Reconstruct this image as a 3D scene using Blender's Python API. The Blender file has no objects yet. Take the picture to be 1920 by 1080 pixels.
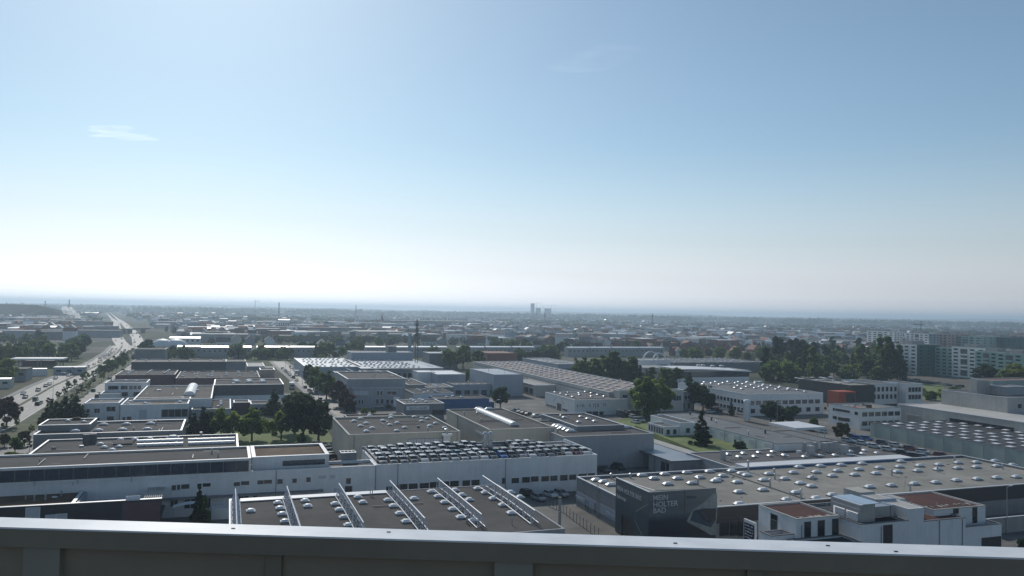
import bpy, math, random
import numpy as np
from mathutils import Vector, Matrix
R = random.Random(7)
D = bpy.data
SC = bpy.context.scene
COL = SC.collection

# ------------------------------------------------------------------ camera, world, sun, exposure
CAM_H = 42.0                       # the terrace is about 13 storeys up
FPX = 1500.0                       # focal length in pixels of a 1920 wide picture
ROLL, PITCH = math.radians(1.05), math.atan(43/1500)
_f = Vector((0, math.cos(PITCH), math.sin(PITCH)))
_r0 = Vector((1, 0, 0)); _u0 = _r0.cross(_f)
_r = _r0*math.cos(ROLL) + _u0*math.sin(ROLL); _u = _r.cross(_f)
cam_d = D.cameras.new('camera'); cam = D.objects.new('camera', cam_d); COL.objects.link(cam)
cam.matrix_world = Matrix(((_r.x, _u.x, -_f.x, 0), (_r.y, _u.y, -_f.y, 0), (_r.z, _u.z, -_f.z, CAM_H), (0, 0, 0, 1)))
cam_d.sensor_width = 36; cam_d.lens = FPX/1920*36
cam_d.clip_start = 0.1; cam_d.clip_end = 90000
SC.camera = cam

SUN_AZ, SUN_EL = math.radians(-22), math.radians(35)      # clockwise from +Y, above the horizon
SUNV = Vector((math.sin(SUN_AZ)*math.cos(SUN_EL), math.cos(SUN_AZ)*math.cos(SUN_EL), math.sin(SUN_EL)))
world = D.worlds.new('World'); SC.world = world; world.use_nodes = True
_nt = world.node_tree
_bg = _nt.nodes['Background']
_sky = _nt.nodes.new('ShaderNodeTexSky'); _sky.sky_type = 'NISHITA'; _sky.sun_disc = False
_sky.sun_elevation = SUN_EL; _sky.sun_rotation = SUN_AZ
_sky.altitude = 200; _sky.air_density = 1.0; _sky.dust_density = 0.62; _sky.ozone_density = 1.0
_tc = _nt.nodes.new('ShaderNodeTexCoord'); _sx = _nt.nodes.new('ShaderNodeSeparateXYZ'); _nt.links.new(_tc.outputs['Generated'], _sx.inputs[0])
_el = _nt.nodes.new('ShaderNodeMapRange'); _el.interpolation_type = 'SMOOTHSTEP'; _el.inputs[1].default_value = -.02; _el.inputs[2].default_value = .22
_el.inputs[3].default_value = 0.0; _el.inputs[4].default_value = 1.0; _nt.links.new(_sx.outputs['Z'], _el.inputs[0])
_sat = _nt.nodes.new('ShaderNodeMapRange'); _sat.inputs[3].default_value = .10; _sat.inputs[4].default_value = .86; _nt.links.new(_el.outputs[0], _sat.inputs[0])   # hazy air near the horizon is colourless
_hs = _nt.nodes.new('ShaderNodeHueSaturation'); _nt.links.new(_sat.outputs[0], _hs.inputs['Saturation']); _nt.links.new(_sky.outputs[0], _hs.inputs['Color'])
_tint = _nt.nodes.new('ShaderNodeMix'); _tint.data_type = 'RGBA'; _tint.inputs[6].default_value = (.97, .99, 1.08, 1); _tint.inputs[7].default_value = (.83, 1.0, 1.06, 1)   # the phone's cool white balance
_nt.links.new(_el.outputs[0], _tint.inputs[0])
_wb = _nt.nodes.new('ShaderNodeVectorMath'); _wb.operation = 'MULTIPLY'; _nt.links.new(_hs.outputs[0], _wb.inputs[0]); _nt.links.new(_tint.outputs[2], _wb.inputs[1])
_nt.links.new(_wb.outputs[0], _bg.inputs[0]); _bg.inputs[1].default_value = 0.086
sl = D.lights.new('sun', 'SUN'); sl.energy = 2.6; sl.angle = math.radians(0.5); sl.color = (1, 0.94, 0.86)
sun = D.objects.new('sun', sl); COL.objects.link(sun)
sun.rotation_euler = SUNV.to_track_quat('Z', 'Y').to_euler()
SC.view_settings.view_transform = 'Standard'; SC.view_settings.look = 'None'
SC.view_settings.exposure = 0.0; SC.view_settings.gamma = 1.0; SC.view_settings.use_curve_mapping = False
SC.cycles.use_denoising = True; SC.cycles.max_bounces = 6; SC.cycles.volume_bounces = 1
SC.cycles.transparent_max_bounces = 8; SC.cycles.caustics_reflective = False; SC.cycles.caustics_refractive = False
HAZE_DENSITY, HAZE_COLOR, HAZE_G = 1.65e-4, (0.68, 0.85, 1.0), 0.45

# ------------------------------------------------------------------ surveying: sight lines from the terrace to known heights
def sight(px, py):
    return _r*((px-960)/FPX) - _u*((py-540)/FPX) + _f
def at(px, py, z=0.0):
    d = sight(px, py); t = (z-CAM_H)/d.z
    return Vector((d.x*t, d.y*t, z))
GA = math.radians(19.5)            # the street grid
UX, VX = Vector((math.cos(GA), math.sin(GA), 0)), Vector((-math.sin(GA), math.cos(GA), 0))
def g(u, v, z=0.0): return UX*u + VX*v + Vector((0, 0, z))
def uv(p): return p.dot(UX), p.dot(VX)

# ------------------------------------------------------------------ materials
def mat(name, col, rough=.8, var=.12, scale=.6, metal=0., spec=.5, coat=0., fine=0., stain=0., strips=0., streak=0.):
    m = D.materials.new(name); m.use_nodes = True
    nt = m.node_tree; b = nt.nodes['Principled BSDF']
    b.inputs['Roughness'].default_value = rough; b.inputs['Metallic'].default_value = metal
    b.inputs['Specular IOR Level'].default_value = spec
    if coat: b.inputs['Coat Weight'].default_value = coat; b.inputs['Coat Roughness'].default_value = .05
    c = tuple(col)+(1,)
    if var <= 0:
        b.inputs['Base Color'].default_value = c; return m
    geo = nt.nodes.new('ShaderNodeNewGeometry')
    n = nt.nodes.new('ShaderNodeTexNoise'); n.inputs['Scale'].default_value = scale; n.inputs['Detail'].default_value = 5; n.inputs['Roughness'].default_value = .65
    nt.links.new(geo.outputs['Position'], n.inputs['Vector'])
    mr = nt.nodes.new('ShaderNodeMapRange'); mr.inputs[1].default_value = .3; mr.inputs[2].default_value = .7
    mr.inputs[3].default_value = 1-var; mr.inputs[4].default_value = 1+var
    nt.links.new(n.outputs['Fac'], mr.inputs[0]); fac = mr.outputs[0]
    def mul(a, sc, lo, hi, f0=.35, f1=.65):
        n2 = nt.nodes.new('ShaderNodeTexNoise'); n2.inputs['Scale'].default_value = sc; n2.inputs['Detail'].default_value = 3
        nt.links.new(geo.outputs['Position'], n2.inputs['Vector'])
        m2 = nt.nodes.new('ShaderNodeMapRange'); m2.inputs[1].default_value = f0; m2.inputs[2].default_value = f1
        m2.inputs[3].default_value = lo; m2.inputs[4].default_value = hi
        nt.links.new(n2.outputs['Fac'], m2.inputs[0])
        mm = nt.nodes.new('ShaderNodeMath'); mm.operation = 'MULTIPLY'
        nt.links.new(a, mm.inputs[0]); nt.links.new(m2.outputs[0], mm.inputs[1]); return mm.outputs[0]
    if fine: fac = mul(fac, 9., 1-fine, 1+fine)
    if stain: fac = mul(fac, .09, 1-stain, 1+stain*.6)
    if stain: fac = mul(fac, .33, 1-stain*.5, 1+stain*.12, .30, .46)                       # puddle marks
    if strips:                                                                              # laid sheets, each a shade of its own
        vr = nt.nodes.new('ShaderNodeVectorRotate'); vr.rotation_type = 'Z_AXIS'; vr.inputs['Angle'].default_value = -math.radians(19.5); nt.links.new(geo.outputs['Position'], vr.inputs['Vector'])
        br = nt.nodes.new('ShaderNodeTexBrick'); br.inputs['Scale'].default_value = 1.; br.inputs['Color1'].default_value = (1+strips,)*3+(1,); br.inputs['Color2'].default_value = (1-strips,)*3+(1,); br.inputs['Mortar'].default_value = (1-strips*3.2,)*3+(1,)
        br.inputs['Mortar Size'].default_value = .05; br.inputs['Brick Width'].default_value = 9.; br.inputs['Row Height'].default_value = 1.6; nt.links.new(vr.outputs[0], br.inputs['Vector'])
        m3 = nt.nodes.new('ShaderNodeMath'); m3.operation = 'MULTIPLY'; nt.links.new(fac, m3.inputs[0]); nt.links.new(br.outputs['Color'], m3.inputs[1]); fac = m3.outputs[0]
    if streak:
        mp = nt.nodes.new('ShaderNodeMapping'); mp.inputs['Scale'].default_value = (1.1, 1.1, .10); nt.links.new(geo.outputs['Position'], mp.inputs[0])
        n4 = nt.nodes.new('ShaderNodeTexNoise'); n4.inputs['Scale'].default_value = 1.; n4.inputs['Detail'].default_value = 6; n4.inputs['Roughness'].default_value = .7; nt.links.new(mp.outputs[0], n4.inputs['Vector'])
        m4 = nt.nodes.new('ShaderNodeMapRange'); m4.inputs[1].default_value = .3; m4.inputs[2].default_value = .62; m4.inputs[3].default_value = 1-streak; m4.inputs[4].default_value = 1+streak*.3; nt.links.new(n4.outputs['Fac'], m4.inputs[0])
        m5 = nt.nodes.new('ShaderNodeMath'); m5.operation = 'MULTIPLY'; nt.links.new(fac, m5.inputs[0]); nt.links.new(m4.outputs[0], m5.inputs[1]); fac = m5.outputs[0]
    vm = nt.nodes.new('ShaderNodeVectorMath'); vm.operation = 'SCALE'; vm.inputs[0].default_value = col
    nt.links.new(fac, vm.inputs['Scale']); nt.links.new(vm.outputs[0], b.inputs['Base Color'])
    return m
M = {}
def mm(k, *a, **kw): M[k] = mat(k, *a, **kw)
mm('white_plaster', (.74, .745, .745), .85, .05, .5, stain=.06, streak=.09)
mm('bright_plaster', (.76, .76, .74), .85, .04, .5, stain=.05, streak=0.066)
mm('grey_plaster', (.36, .37, .38), .85, .06, .5, stain=.08, streak=0.110)
mm('mid_grey', (.23, .24, .25), .8, .07, .5, stain=.08, streak=0.110)
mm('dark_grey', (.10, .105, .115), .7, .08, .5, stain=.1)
mm('black_panel', (.035, .036, .04), .5, .12, .4)
mm('beige_wall', (.46, .43, .36), .85, .05, .4, stain=.08, streak=0.077)
mm('pale_wall', (.54, .52, .47), .85, .05, .4, stain=.08, streak=0.099)
mm('concrete_wall', (.34, .33, .31), .9, .08, .5, stain=.1, streak=0.138)
mm('concrete_light', (.44, .43, .40), .9, .07, .5, stain=.1, streak=0.110)
mm('blue_wall', (.045, .12, .27), .6, .06, .5)
mm('bluegrey_panel', (.34, .38, .43), .6, .05, .4, stain=.05, streak=0.077)
mm('green_panel', (.38, .44, .40), .75, .05, .4, stain=.08, streak=0.088)
mm('maroon_wall', (.13, .075, .08), .7, .1, .5)
mm('orange_panel', (.38, .07, .03), .6, .05, .5)
mm('apartment_white', (.80, .81, .77), .85, .05, .3, streak=.055)
mm('apartment_green', (.055, .135, .115), .8, .08, .3, streak=.065)
mm('apartment_mint', (.30, .44, .38), .8, .06, .3, streak=.055)
mm('apartment_pink', (.50, .36, .30), .8, .06, .3)
mm('brick_red', (.25, .11, .08), .85, .12, .6)
mm('yellow_plaster', (.48, .40, .22), .85, .06, .4)
mm('roof_felt', (.088, .086, .087), .85, .16, .25, fine=.14, stain=.26, strips=.06)
mm('roof_gravel', (.063, .060, .058), .95, .16, .25, fine=.22, stain=.3, strips=.05)
mm('roof_dark', (.034, .036, .043), .8, .16, .3, fine=.12, stain=.24, strips=.06)
mm('roof_beige', (.265, .25, .22), .95, .10, .2, fine=.2, stain=.22, strips=.035)
mm('roof_pink', (.29, .235, .21), .9, .12, .12, fine=.1, stain=.2, strips=.05)
mm('roof_pale', (.31, .31, .30), .75, .10, .2, stain=.2, strips=.05)
mm('roof_metal', (.30, .335, .37), .45, .06, .3, metal=.2, stain=.1, strips=.06)
mm('roof_white', (.70, .71, .72), .5, .05, .2, stain=.06)
mm('roof_sedum', (.115, .072, .042), .95, .3, .35, fine=.3, stain=.32)
mm('roof_redgravel', (.072, .022, .016), .95, .2, .5, fine=.3, stain=.28)
mm('roof_tile', (.22, .085, .055), .8, .15, .5, fine=.1)
mm('roof_browntile', (.10, .065, .055), .8, .15, .5)
mm('roof_glint', (.78, .78, .78), .42, .05, .3, metal=.7)
mm('coping', (.66, .67, .68), .45, .04, .5, metal=.25)
mm('coping_dark', (.14, .14, .145), .55, .05, .5)
mm('white_metal', (.74, .75, .76), .4, .03, .5)
mm('frame_dark', (.07, .072, .075), .5, .0)
mm('galvanised', (.42, .44, .46), .42, .08, 1.2, metal=.7)
mm('stainless', (.62, .64, .66), .28, .06, 1., metal=.9)
mm('truss_paint', (.60, .62, .66), .45, .05, 1.)
mm('acrylic', (.80, .80, .79), .34, .10, .35, stain=.1)
mm('curb', (.30, .30, .30), .7, .08, 1.)
mm('glass', (.022, .03, .038), .08, .0, spec=.8)
mm('glass_blue', (.022, .045, .075), .12, .25, .25, spec=.7)
mm('blind', (.52, .53, .55), .7, .05, 1.)
mm('asphalt', (.075, .075, .078), .7, .18, .15, fine=.14, stain=.25)
mm('road_asphalt', (.105, .104, .102), .66, .14, .12, fine=.08, stain=.2)
mm('yard', (.14, .133, .122), .85, .16, .12, fine=.14, stain=.35, strips=.03)
mm('pavement', (.24, .235, .225), .85, .1, .3, fine=.1, stain=.15)
mm('line_paint', (.62, .62, .60), .7, .1, .5)
mm('lawn_grass', (.145, .185, .055), .95, .22, .3, fine=.3, stain=.25)
mm('verge_grass', (.085, .095, .04), .95, .3, .25, fine=.3, stain=.3)
mm('bark', (.07, .055, .045), .9, .2, 2.)
mm('tyre', (.02, .02, .02), .8, 0)
mm('rim', (.4, .4, .42), .35, 0, metal=.8)
mm('parapet_white', (.76, .765, .77), .30, .08, 4., spec=.38, fine=.07)
mm('parapet_grey', (.235, .195, .145), .6, .14, 2.5)
mm('parapet_post', (.30, .27, .22), .55, .12, 2.)
mm('parapet_panel', (.26, .212, .150), .55, .16, 1.8)
mm('terrace', (.11, .11, .11), .9, .1, 2.)
mm('tank_white', (.72, .73, .72), .4, .05, .4)
mm('lamp_glass', (.6, .6, .6), .2, 0)
mm('hazard_red', (.4, .03, .03), .5, 0)
mm('sign_navy', (.018, .026, .06), .45, .1, 1.)
mm('letter_grey', (.50, .51, .52), .6, 0)
mm('letter_white', (.62, .63, .63), .6, 0)
mm('letter_dark', (.06, .062, .07), .6, 0)
PAINT = {'white': (.62, .63, .63), 'silver': (.36, .37, .38), 'grey': (.12, .125, .13), 'black': (.014, .014, .016), 'dark blue': (.02, .035, .085),
         'teal': (.02, .17, .22), 'maroon': (.11, .018, .022), 'red': (.28, .02, .018), 'light blue': (.05, .16, .42)}
for k, c in PAINT.items(): M['paint '+k] = mat('paint_'+k.replace(' ', '_'), c, .3, 0, metal=.35 if k in ('silver', 'grey') else 0., coat=.5)

def foliage(name, a, b, trans=.25):
    m = D.materials.new(name); m.use_nodes = True; nt = m.node_tree
    pb = nt.nodes['Principled BSDF']; pb.inputs['Roughness'].default_value = .75; pb.inputs['Specular IOR Level'].default_value = .2
    geo = nt.nodes.new('ShaderNodeNewGeometry'); oi = nt.nodes.new('ShaderNodeObjectInfo')
    n = nt.nodes.new('ShaderNodeTexNoise'); n.inputs['Scale'].default_value = .55; n.inputs['Detail'].default_value = 3
    nt.links.new(geo.outputs['Position'], n.inputs['Vector'])
    ad = nt.nodes.new('ShaderNodeMath'); ad.operation = 'MULTIPLY_ADD'; ad.inputs[1].default_value = .55
    nt.links.new(oi.outputs['Random'], ad.inputs[0]); nt.links.new(n.outputs['Fac'], ad.inputs[2])
    ad2 = nt.nodes.new('ShaderNodeMath'); ad2.operation = 'MULTIPLY_ADD'; ad2.inputs[1].default_value = .35
    nt.links.new(geo.outputs['Random Per Island'], ad2.inputs[0]); nt.links.new(ad.outputs[0], ad2.inputs[2])
    mr = nt.nodes.new('ShaderNodeMapRange'); mr.inputs[1].default_value = .45; mr.inputs[2].default_value = 1.3
    nt.links.new(ad2.outputs[0], mr.inputs[0])
    mx = nt.nodes.new('ShaderNodeMix'); mx.data_type = 'RGBA'; mx.inputs[6].default_value = (*a, 1); mx.inputs[7].default_value = (*b, 1)
    nt.links.new(mr.outputs[0], mx.inputs[0]); nt.links.new(mx.outputs[2], pb.inputs['Base Color'])
    tr = nt.nodes.new('ShaderNodeBsdfTranslucent'); tv = nt.nodes.new('ShaderNodeVectorMath'); tv.operation = 'MULTIPLY'; tv.inputs[1].default_value = (1.7, 1.75, 1.2); nt.links.new(mx.outputs[2], tv.inputs[0]); nt.links.new(tv.outputs[0], tr.inputs['Color'])
    ms = nt.nodes.new('ShaderNodeMixShader'); ms.inputs[0].default_value = trans
    nt.links.new(pb.outputs[0], ms.inputs[1]); nt.links.new(tr.outputs[0], ms.inputs[2])
    nt.links.new(ms.outputs[0], nt.nodes['Material Output'].inputs['Surface'])
    M[name] = m
foliage('leaf_green', (.055, .088, .030), (.150, .205, .068), .5)
foliage('leaf_bright', (.105, .135, .040), (.23, .26, .09), .5)
foliage('leaf_dark', (.022, .036, .026), (.070, .100, .058), .36)
foliage('leaf_purple', (.045, .028, .032), (.09, .056, .060), .3)
foliage('leaf_brown', (.060, .055, .025), (.12, .10, .05))
foliage('leaf_wood', (.026, .038, .030), (.060, .080, .058), .3)
M['hill_wood'] = mat('hill_wood', (.020, .028, .024), .95, .4, .02, spec=.1, fine=.3)
foliage('leaf_poplar', (.052, .082, .034), (.145, .195, .085), .5)

# ------------------------------------------------------------------ mesh helpers
class MB:
    def __init__(s): s.V, s.F, s.I, s.S = [], [], [], []
    def quad(s, a, b, c, d, m=0):
        n = len(s.V); s.V += [tuple(a), tuple(b), tuple(c), tuple(d)]; s.F.append((n, n+1, n+2, n+3)); s.I.append(m)
    def face(s, pts, m=0):
        n = len(s.V); s.V += [tuple(p) for p in pts]; s.F.append(tuple(range(n, n+len(pts)))); s.I.append(m)
    def box(s, x0, x1, y0, y1, z0, z1, m=0, top=None, bottom=True):
        n = len(s.V)
        s.V += [(x0, y0, z0), (x1, y0, z0), (x1, y1, z0), (x0, y1, z0), (x0, y0, z1), (x1, y0, z1), (x1, y1, z1), (x0, y1, z1)]
        fs = [(0, 1, 5, 4), (1, 2, 6, 5), (2, 3, 7, 6), (3, 0, 4, 7), (4, 5, 6, 7)] + ([(3, 2, 1, 0)] if bottom else [])
        for i, f in enumerate(fs):
            s.F.append(tuple(n+k for k in f)); s.I.append(top if (i == 4 and top is not None) else m)
    def prism(s, poly, z0, z1, m=0, top=None):
        n = len(s.V); k = len(poly)
        s.V += [(p[0], p[1], z0) for p in poly] + [(p[0], p[1], z1) for p in poly]
        for i in range(k):
            j = (i+1) % k; s.F.append((n+i, n+j, n+k+j, n+k+i)); s.I.append(m)
        s.F.append(tuple(n+k+i for i in range(k))); s.I.append(m if top is None else top)
        s.F.append(tuple(n+i for i in reversed(range(k)))); s.I.append(m)
    def tube(s, p, q, r, r2=None, n=6, m=0):
        p, q = Vector(p), Vector(q); r2 = r if r2 is None else r2
        ax = (q-p).normalized(); a = ax.orthogonal().normalized(); b = ax.cross(a)
        k = len(s.V)
        for c, rr in ((p, r), (q, r2)):
            for i in range(n):
                t = 2*math.pi*i/n; s.V.append(tuple(c + a*(rr*math.cos(t)) + b*(rr*math.sin(t))))
        for i in range(n):
            j = (i+1) % n; s.F.append((k+i, k+j, k+n+j, k+n+i)); s.I.append(m)
        s.F.append(tuple(k+n+i for i in range(n))); s.I.append(m)
        s.F.append(tuple(k+i for i in reversed(range(n)))); s.I.append(m)
    def mesh(s, name, mats):
        me = D.meshes.new(name); me.from_pydata(s.V, [], s.F)
        for x in mats: me.materials.append(M[x] if isinstance(x, str) else x)
        if len(mats) > 1: me.polygons.foreach_set('material_index', s.I)
        for k in s.S: me.polygons[k].use_smooth = True
        me.update(); return me
    def obj(s, name, mats, parent=None, loc=None, rz=0.):
        return link(name, s.mesh(name, mats), parent, loc, rz)
def link(name, me, parent=None, loc=None, rz=0., sc=None):
    o = D.objects.new(name, me); COL.objects.link(o)
    if parent is not None: o.parent = parent
    if loc is not None: o.location = loc
    if rz: o.rotation_euler = (0, 0, rz)
    if sc is not None: o.scale = sc
    return o
LABELS = {}
def tag(o, label=None, cat=None, group=None, kind=None):
    if label: o['label'] = label
    if cat: o['category'] = cat
    if group: o['group'] = group
    if kind: o['kind'] = kind
    return o
def thing(name, label, cat, loc, rz=0., group=None):
    o = link(name, None, None, loc, rz); return tag(o, label, cat, group)
ORD = ['zeroth', 'first', 'second', 'third', 'fourth', 'fifth', 'sixth', 'seventh', 'eighth', 'ninth', 'tenth', 'eleventh', 'twelfth', 'thirteenth', 'fourteenth',
       'fifteenth', 'sixteenth', 'seventeenth', 'eighteenth', 'nineteenth', 'twentieth'] + ['twenty-'+x for x in ('first', 'second', 'third', 'fourth', 'fifth', 'sixth', 'seventh', 'eighth', 'ninth')] \
      + ['thirtieth'] + ['thirty-'+x for x in ('first', 'second', 'third', 'fourth', 'fifth', 'sixth', 'seventh', 'eighth', 'ninth')] + ['fortieth'] + ['forty-'+x for x in ('first', 'second', 'third', 'fourth', 'fifth', 'sixth', 'seventh', 'eighth', 'ninth')]
OCC = []                           # footprints that trees and far houses keep clear of: centre, half sizes, angle
def occupy(c, hx, hy, a): OCC.append((c[0], c[1], hx, hy, math.cos(a), math.sin(a)))
def is_free(x, y, pad=2.):
    for cx, cy, hx, hy, ca, sa in OCC:
        dx, dy = x-cx, y-cy
        if abs(dx*ca+dy*sa) < hx+pad and abs(-dx*sa+dy*ca) < hy+pad: return False
    return True

# ------------------------------------------------------------------ rooflights, windows
_cache = {}
def cached(key, fn):
    if key not in _cache: _cache[key] = fn()
    return _cache[key]
def dome_mesh(w, d, curb, rise, n=4, mats=('curb', 'acrylic')):
    def f():
        b = MB(); b.box(-w/2, w/2, -d/2, d/2, 0, curb, 0)
        w2, d2 = w/2*1.06, d/2*1.06
        P = [[(x, y, curb+.04+rise*(max(0, (1-abs(x/w2)**2.6)*(1-abs(y/d2)**2.6)))**.5) for x in np.linspace(-w2, w2, n+1)] for y in np.linspace(-d2, d2, n+1)]
        b.box(-w2, w2, -d2, d2, curb, curb+.04, 1)
        for i in range(n):
            for j in range(n): b.quad(P[i][j], P[i][j+1], P[i+1][j+1], P[i+1][j], 1)
        return b.mesh('skylight', mats)
    return cached(('dome', w, d, curb, rise, mats), f)
def barrel_mesh(w, L, rise, ribs, mats=('curb', 'acrylic', 'coping')):
    def f():
        b = MB(); b.box(-w/2, w/2, 0, L, 0, .3, 0); n = 8
        prof = [(-w/2*math.cos(math.pi*i/n), .3+rise*math.sin(math.pi*i/n)) for i in range(n+1)]
        for i in range(n):
            (xa, za), (xb, zb) = prof[i], prof[i+1]; b.quad((xa, 0, za), (xa, L, za), (xb, L, zb), (xb, 0, zb), 1)
        b.face([(x, 0, z) for x, z in prof], 1); b.face([(x, L, z) for x, z in reversed(prof)], 1)
        for k in range(ribs+1):
            y = L*k/ribs if ribs else 0
            for i in range(n):
                (xa, za), (xb, zb) = prof[i], prof[i+1]
                b.quad((xa*1.03, y-.06, za+.05), (xa*1.03, y+.06, za+.05), (xb*1.03, y+.06, zb+.05), (xb*1.03, y-.06, zb+.05), 2)
        return b.mesh('skylight', mats)
    return cached(('barrel', w, L, rise, ribs, mats), f)
SKY = {'dome': lambda: dome_mesh(1.4, 1.4, .26, .33), 'small': lambda: dome_mesh(1.2, 1.2, .25, .35), 'long': lambda: dome_mesh(3.0, 1.5, .32, .55),
       'longy': lambda: dome_mesh(1.5, 3.0, .32, .55), 'flat': lambda: dome_mesh(2.4, 1.6, .3, .15), 'wide': lambda: dome_mesh(2.2, 1.25, .30, .38)}
def win_mesh(w, h, mull, frame, glass):
    w, h = round(w, 1), round(h, 1)
    def f():
        fr = MB(); t = .09
        fr.box(-w/2-t, w/2+t, -.07, 0, -t, 0); fr.box(-w/2-t, w/2+t, -.07, 0, h, h+t)
        fr.box(-w/2-t, -w/2, -.07, 0, 0, h); fr.box(w/2, w/2+t, -.07, 0, 0, h)
        for k in range(1, mull):
            x = -w/2+w*k/mull; fr.box(x-.04, x+.04, -.065, 0, 0, h)
        pa = MB(); pa.box(-w/2, w/2, -.025, 0, 0, h)
        return fr.mesh('window', (frame,)), pa.mesh('pane', (glass,))
    return cached(('win', w, h, mull, frame, glass), f)
def far_win_mesh(w, h, frame, glass):
    w, h = round(w, 1), round(h, 1)
    def f():
        b = MB(); b.box(-w/2-.1, w/2+.1, -.05, 0, -.1, h+.1, 0); b.box(-w/2, w/2, -.08, -.02, 0, h, 1)
        return b.mesh('window', (frame, glass))
    return cached(('fwin', w, h, frame, glass), f)

# ------------------------------------------------------------------ buildings
class Bld:
    """A building on the street grid: local x along the street, y away from the terrace, z up."""
    def __init__(s, label, z, L, Rr, F, K, wall='white_plaster', roof='roof_felt', cop='coping', ph=.35, pt=.35, name='commercial_building', cat='building', group=None, block=True, z0=0., copw=.45):
        if isinstance(L, tuple): u0, u1, v0, v1 = uv(at(*L, z))[0], uv(at(*Rr, z))[0], uv(at(*F, z))[1], uv(at(*K, z))[1]
        else: u0, u1, v0, v1 = L, Rr, F, K
        s.u0, s.v0, s.w, s.d, s.z = u0, v0, u1-u0, v1-v0, z
        s.o = thing(name, label, cat, g(u0, v0, 0), GA, group)
        occupy(g(u0+s.w/2, v0+s.d/2), s.w/2, s.d/2, GA)
        s.zr = z-ph
        if block: s.block(0, s.w, 0, s.d, z0, z, wall, roof, cop, ph, pt, copw)
    def loc(s, p): u, v = uv(p); return u-s.u0, v-s.v0
    def px(s, x, y, z=None): return s.loc(at(x, y, s.zr if z is None else z))
    def fp(s, face, x, y):
        d = sight(x, y); du, dv = uv(d)
        if face == 'front': t = s.v0/dv
        elif face == 'left': t = s.u0/du
        elif face == 'right': t = (s.u0+s.w)/du
        else: t = (s.v0+face)/dv
        return (du*t-s.u0, dv*t-s.v0, CAM_H+d.z*t)
    def block(s, x0, x1, y0, y1, z0, z1, wall='white_plaster', roof='roof_felt', cop='coping', ph=.35, t=.3, copw=.45):
        b = MB()
        b.box(x0, x1, y0, y0+t, z0, z1); b.box(x0, x1, y1-t, y1, z0, z1)
        b.box(x0, x0+t, y0+t, y1-t, z0, z1); b.box(x1-t, x1, y0+t, y1-t, z0, z1)
        b.obj('wall', (wall,), s.o)
        b = MB(); b.box(x0+t-.01, x1-t+.01, y0+t-.01, y1-t+.01, z1-ph-.3, z1-ph); b.obj('roof', (roof,), s.o)
        if cop:
            b = MB(); e = .05; h = .12
            b.box(x0-e, x1+e, y0-e, y0-e+copw, z1, z1+h); b.box(x0-e, x1+e, y1+e-copw, y1+e, z1, z1+h)
            b.box(x0-e, x0-e+copw, y0-e+copw, y1+e-copw, z1, z1+h); b.box(x1+e-copw, x1+e, y0-e+copw, y1+e-copw, z1, z1+h)
            b.obj('coping', (cop,), s.o)
    def box(s, name, x0, x1, y0, y1, z0, z1, m='grey_plaster', top=None):
        b = MB(); b.box(x0, x1, y0, y1, z0, z1, 0, 1 if top else None); return b.obj(name, (m, top) if top else (m,), s.o)
    def sky(s, kind, pts, z=None):
        me = SKY[kind]()
        for p in pts:
            x, y = s.px(*p, s.zr if z is None else z); link('skylight', me, s.o, (x, y, s.zr if z is None else z))
    def skygrid(s, kind, xs, ys, z=None, skip=0., jit=0.):
        me = SKY[kind]()
        for y in ys:
            for x in xs:
                if R.random() < skip: continue
                link('skylight', me, s.o, (x+R.uniform(-jit, jit), y+R.uniform(-jit, jit), s.zr if z is None else z))
    def barrel(s, x, y, w, L, rise, ribs, z=None, along='y'):
        link('skylight', barrel_mesh(w, L, rise, ribs), s.o, (x, y, s.zr if z is None else z), 0 if along == 'y' else -math.pi/2)
    def place(s, face, t, y=None):
        if face == 'front': return (t, -.001, 0), 0.
        if face == 'left': return (-.001, t, 0), -math.pi/2
        if face == 'right': return (s.w+.001, t, 0), math.pi/2
        return (t, face-.001, 0), 0.
    def win(s, face, ts, z0, w, h, mull=1, frame='white_metal', glass='glass', far=False, name='window'):
        for t in ts:
            (x, y, _), rz = s.place(face, t)
            if far: link(name, far_win_mesh(w, h, frame, glass), s.o, (x, y, z0), rz)
            else:
                fr, pa = win_mesh(w, h, mull, frame, glass)
                o = link(name, fr, s.o, (x, y, z0), rz); link('pane', pa, o)
    def winpx(s, face, rects, mull=1, frame='white_metal', glass='glass', name='window', far=False):
        for (x0, y0, x1, y1) in rects:
            a, b = s.fp(face, x0, y0), s.fp(face, x1, y1); k = 1 if face in ('left', 'right') else 0
            w, h = abs(b[k]-a[k]), abs(a[2]-b[2])
            s.win(face, [(a[k]+b[k])/2], min(a[2], b[2]), max(w, .3), max(h, .3), mull, frame, glass, far, name)
    def pipe(s, face, t, z0=0, z1=None, m='galvanised'):
        (x, y, _), rz = s.place(face, t); b = MB(); b.tube((0, -.08, z0), (0, -.08, s.z if z1 is None else z1), .07)
        b.obj('downpipe', (m,), s.o, (x, y, 0), rz)
    def vent(s, x, y, h=.8, r=.16, m='galvanised', z=None):
        b = MB(); b.tube((0, 0, 0), (0, 0, h), r); b.tube((0, 0, h+.06), (0, 0, h+.2), r*1.7, r*.5)
        b.obj('vent', (m,), s.o, (x, y, s.zr if z is None else z))
    def junk(s, n, z=None, x0=1.5, x1=None, y0=1.5, y1=None):
        for _ in range(n):
            x, y = R.uniform(x0, (x1 or s.w)-1.5), R.uniform(y0, (y1 or s.d)-1.5)
            if R.random() < .6: s.vent(x, y, R.uniform(.4, 1.), R.uniform(.1, .2), z=z)
            else:
                w = R.uniform(.5, 1.1); zz = s.zr if z is None else z
                s.box('vent_box', x, x+w, y, y+w, zz, zz+R.uniform(.4, 1.), R.choice(('galvanised', 'mid_grey')))
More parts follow.
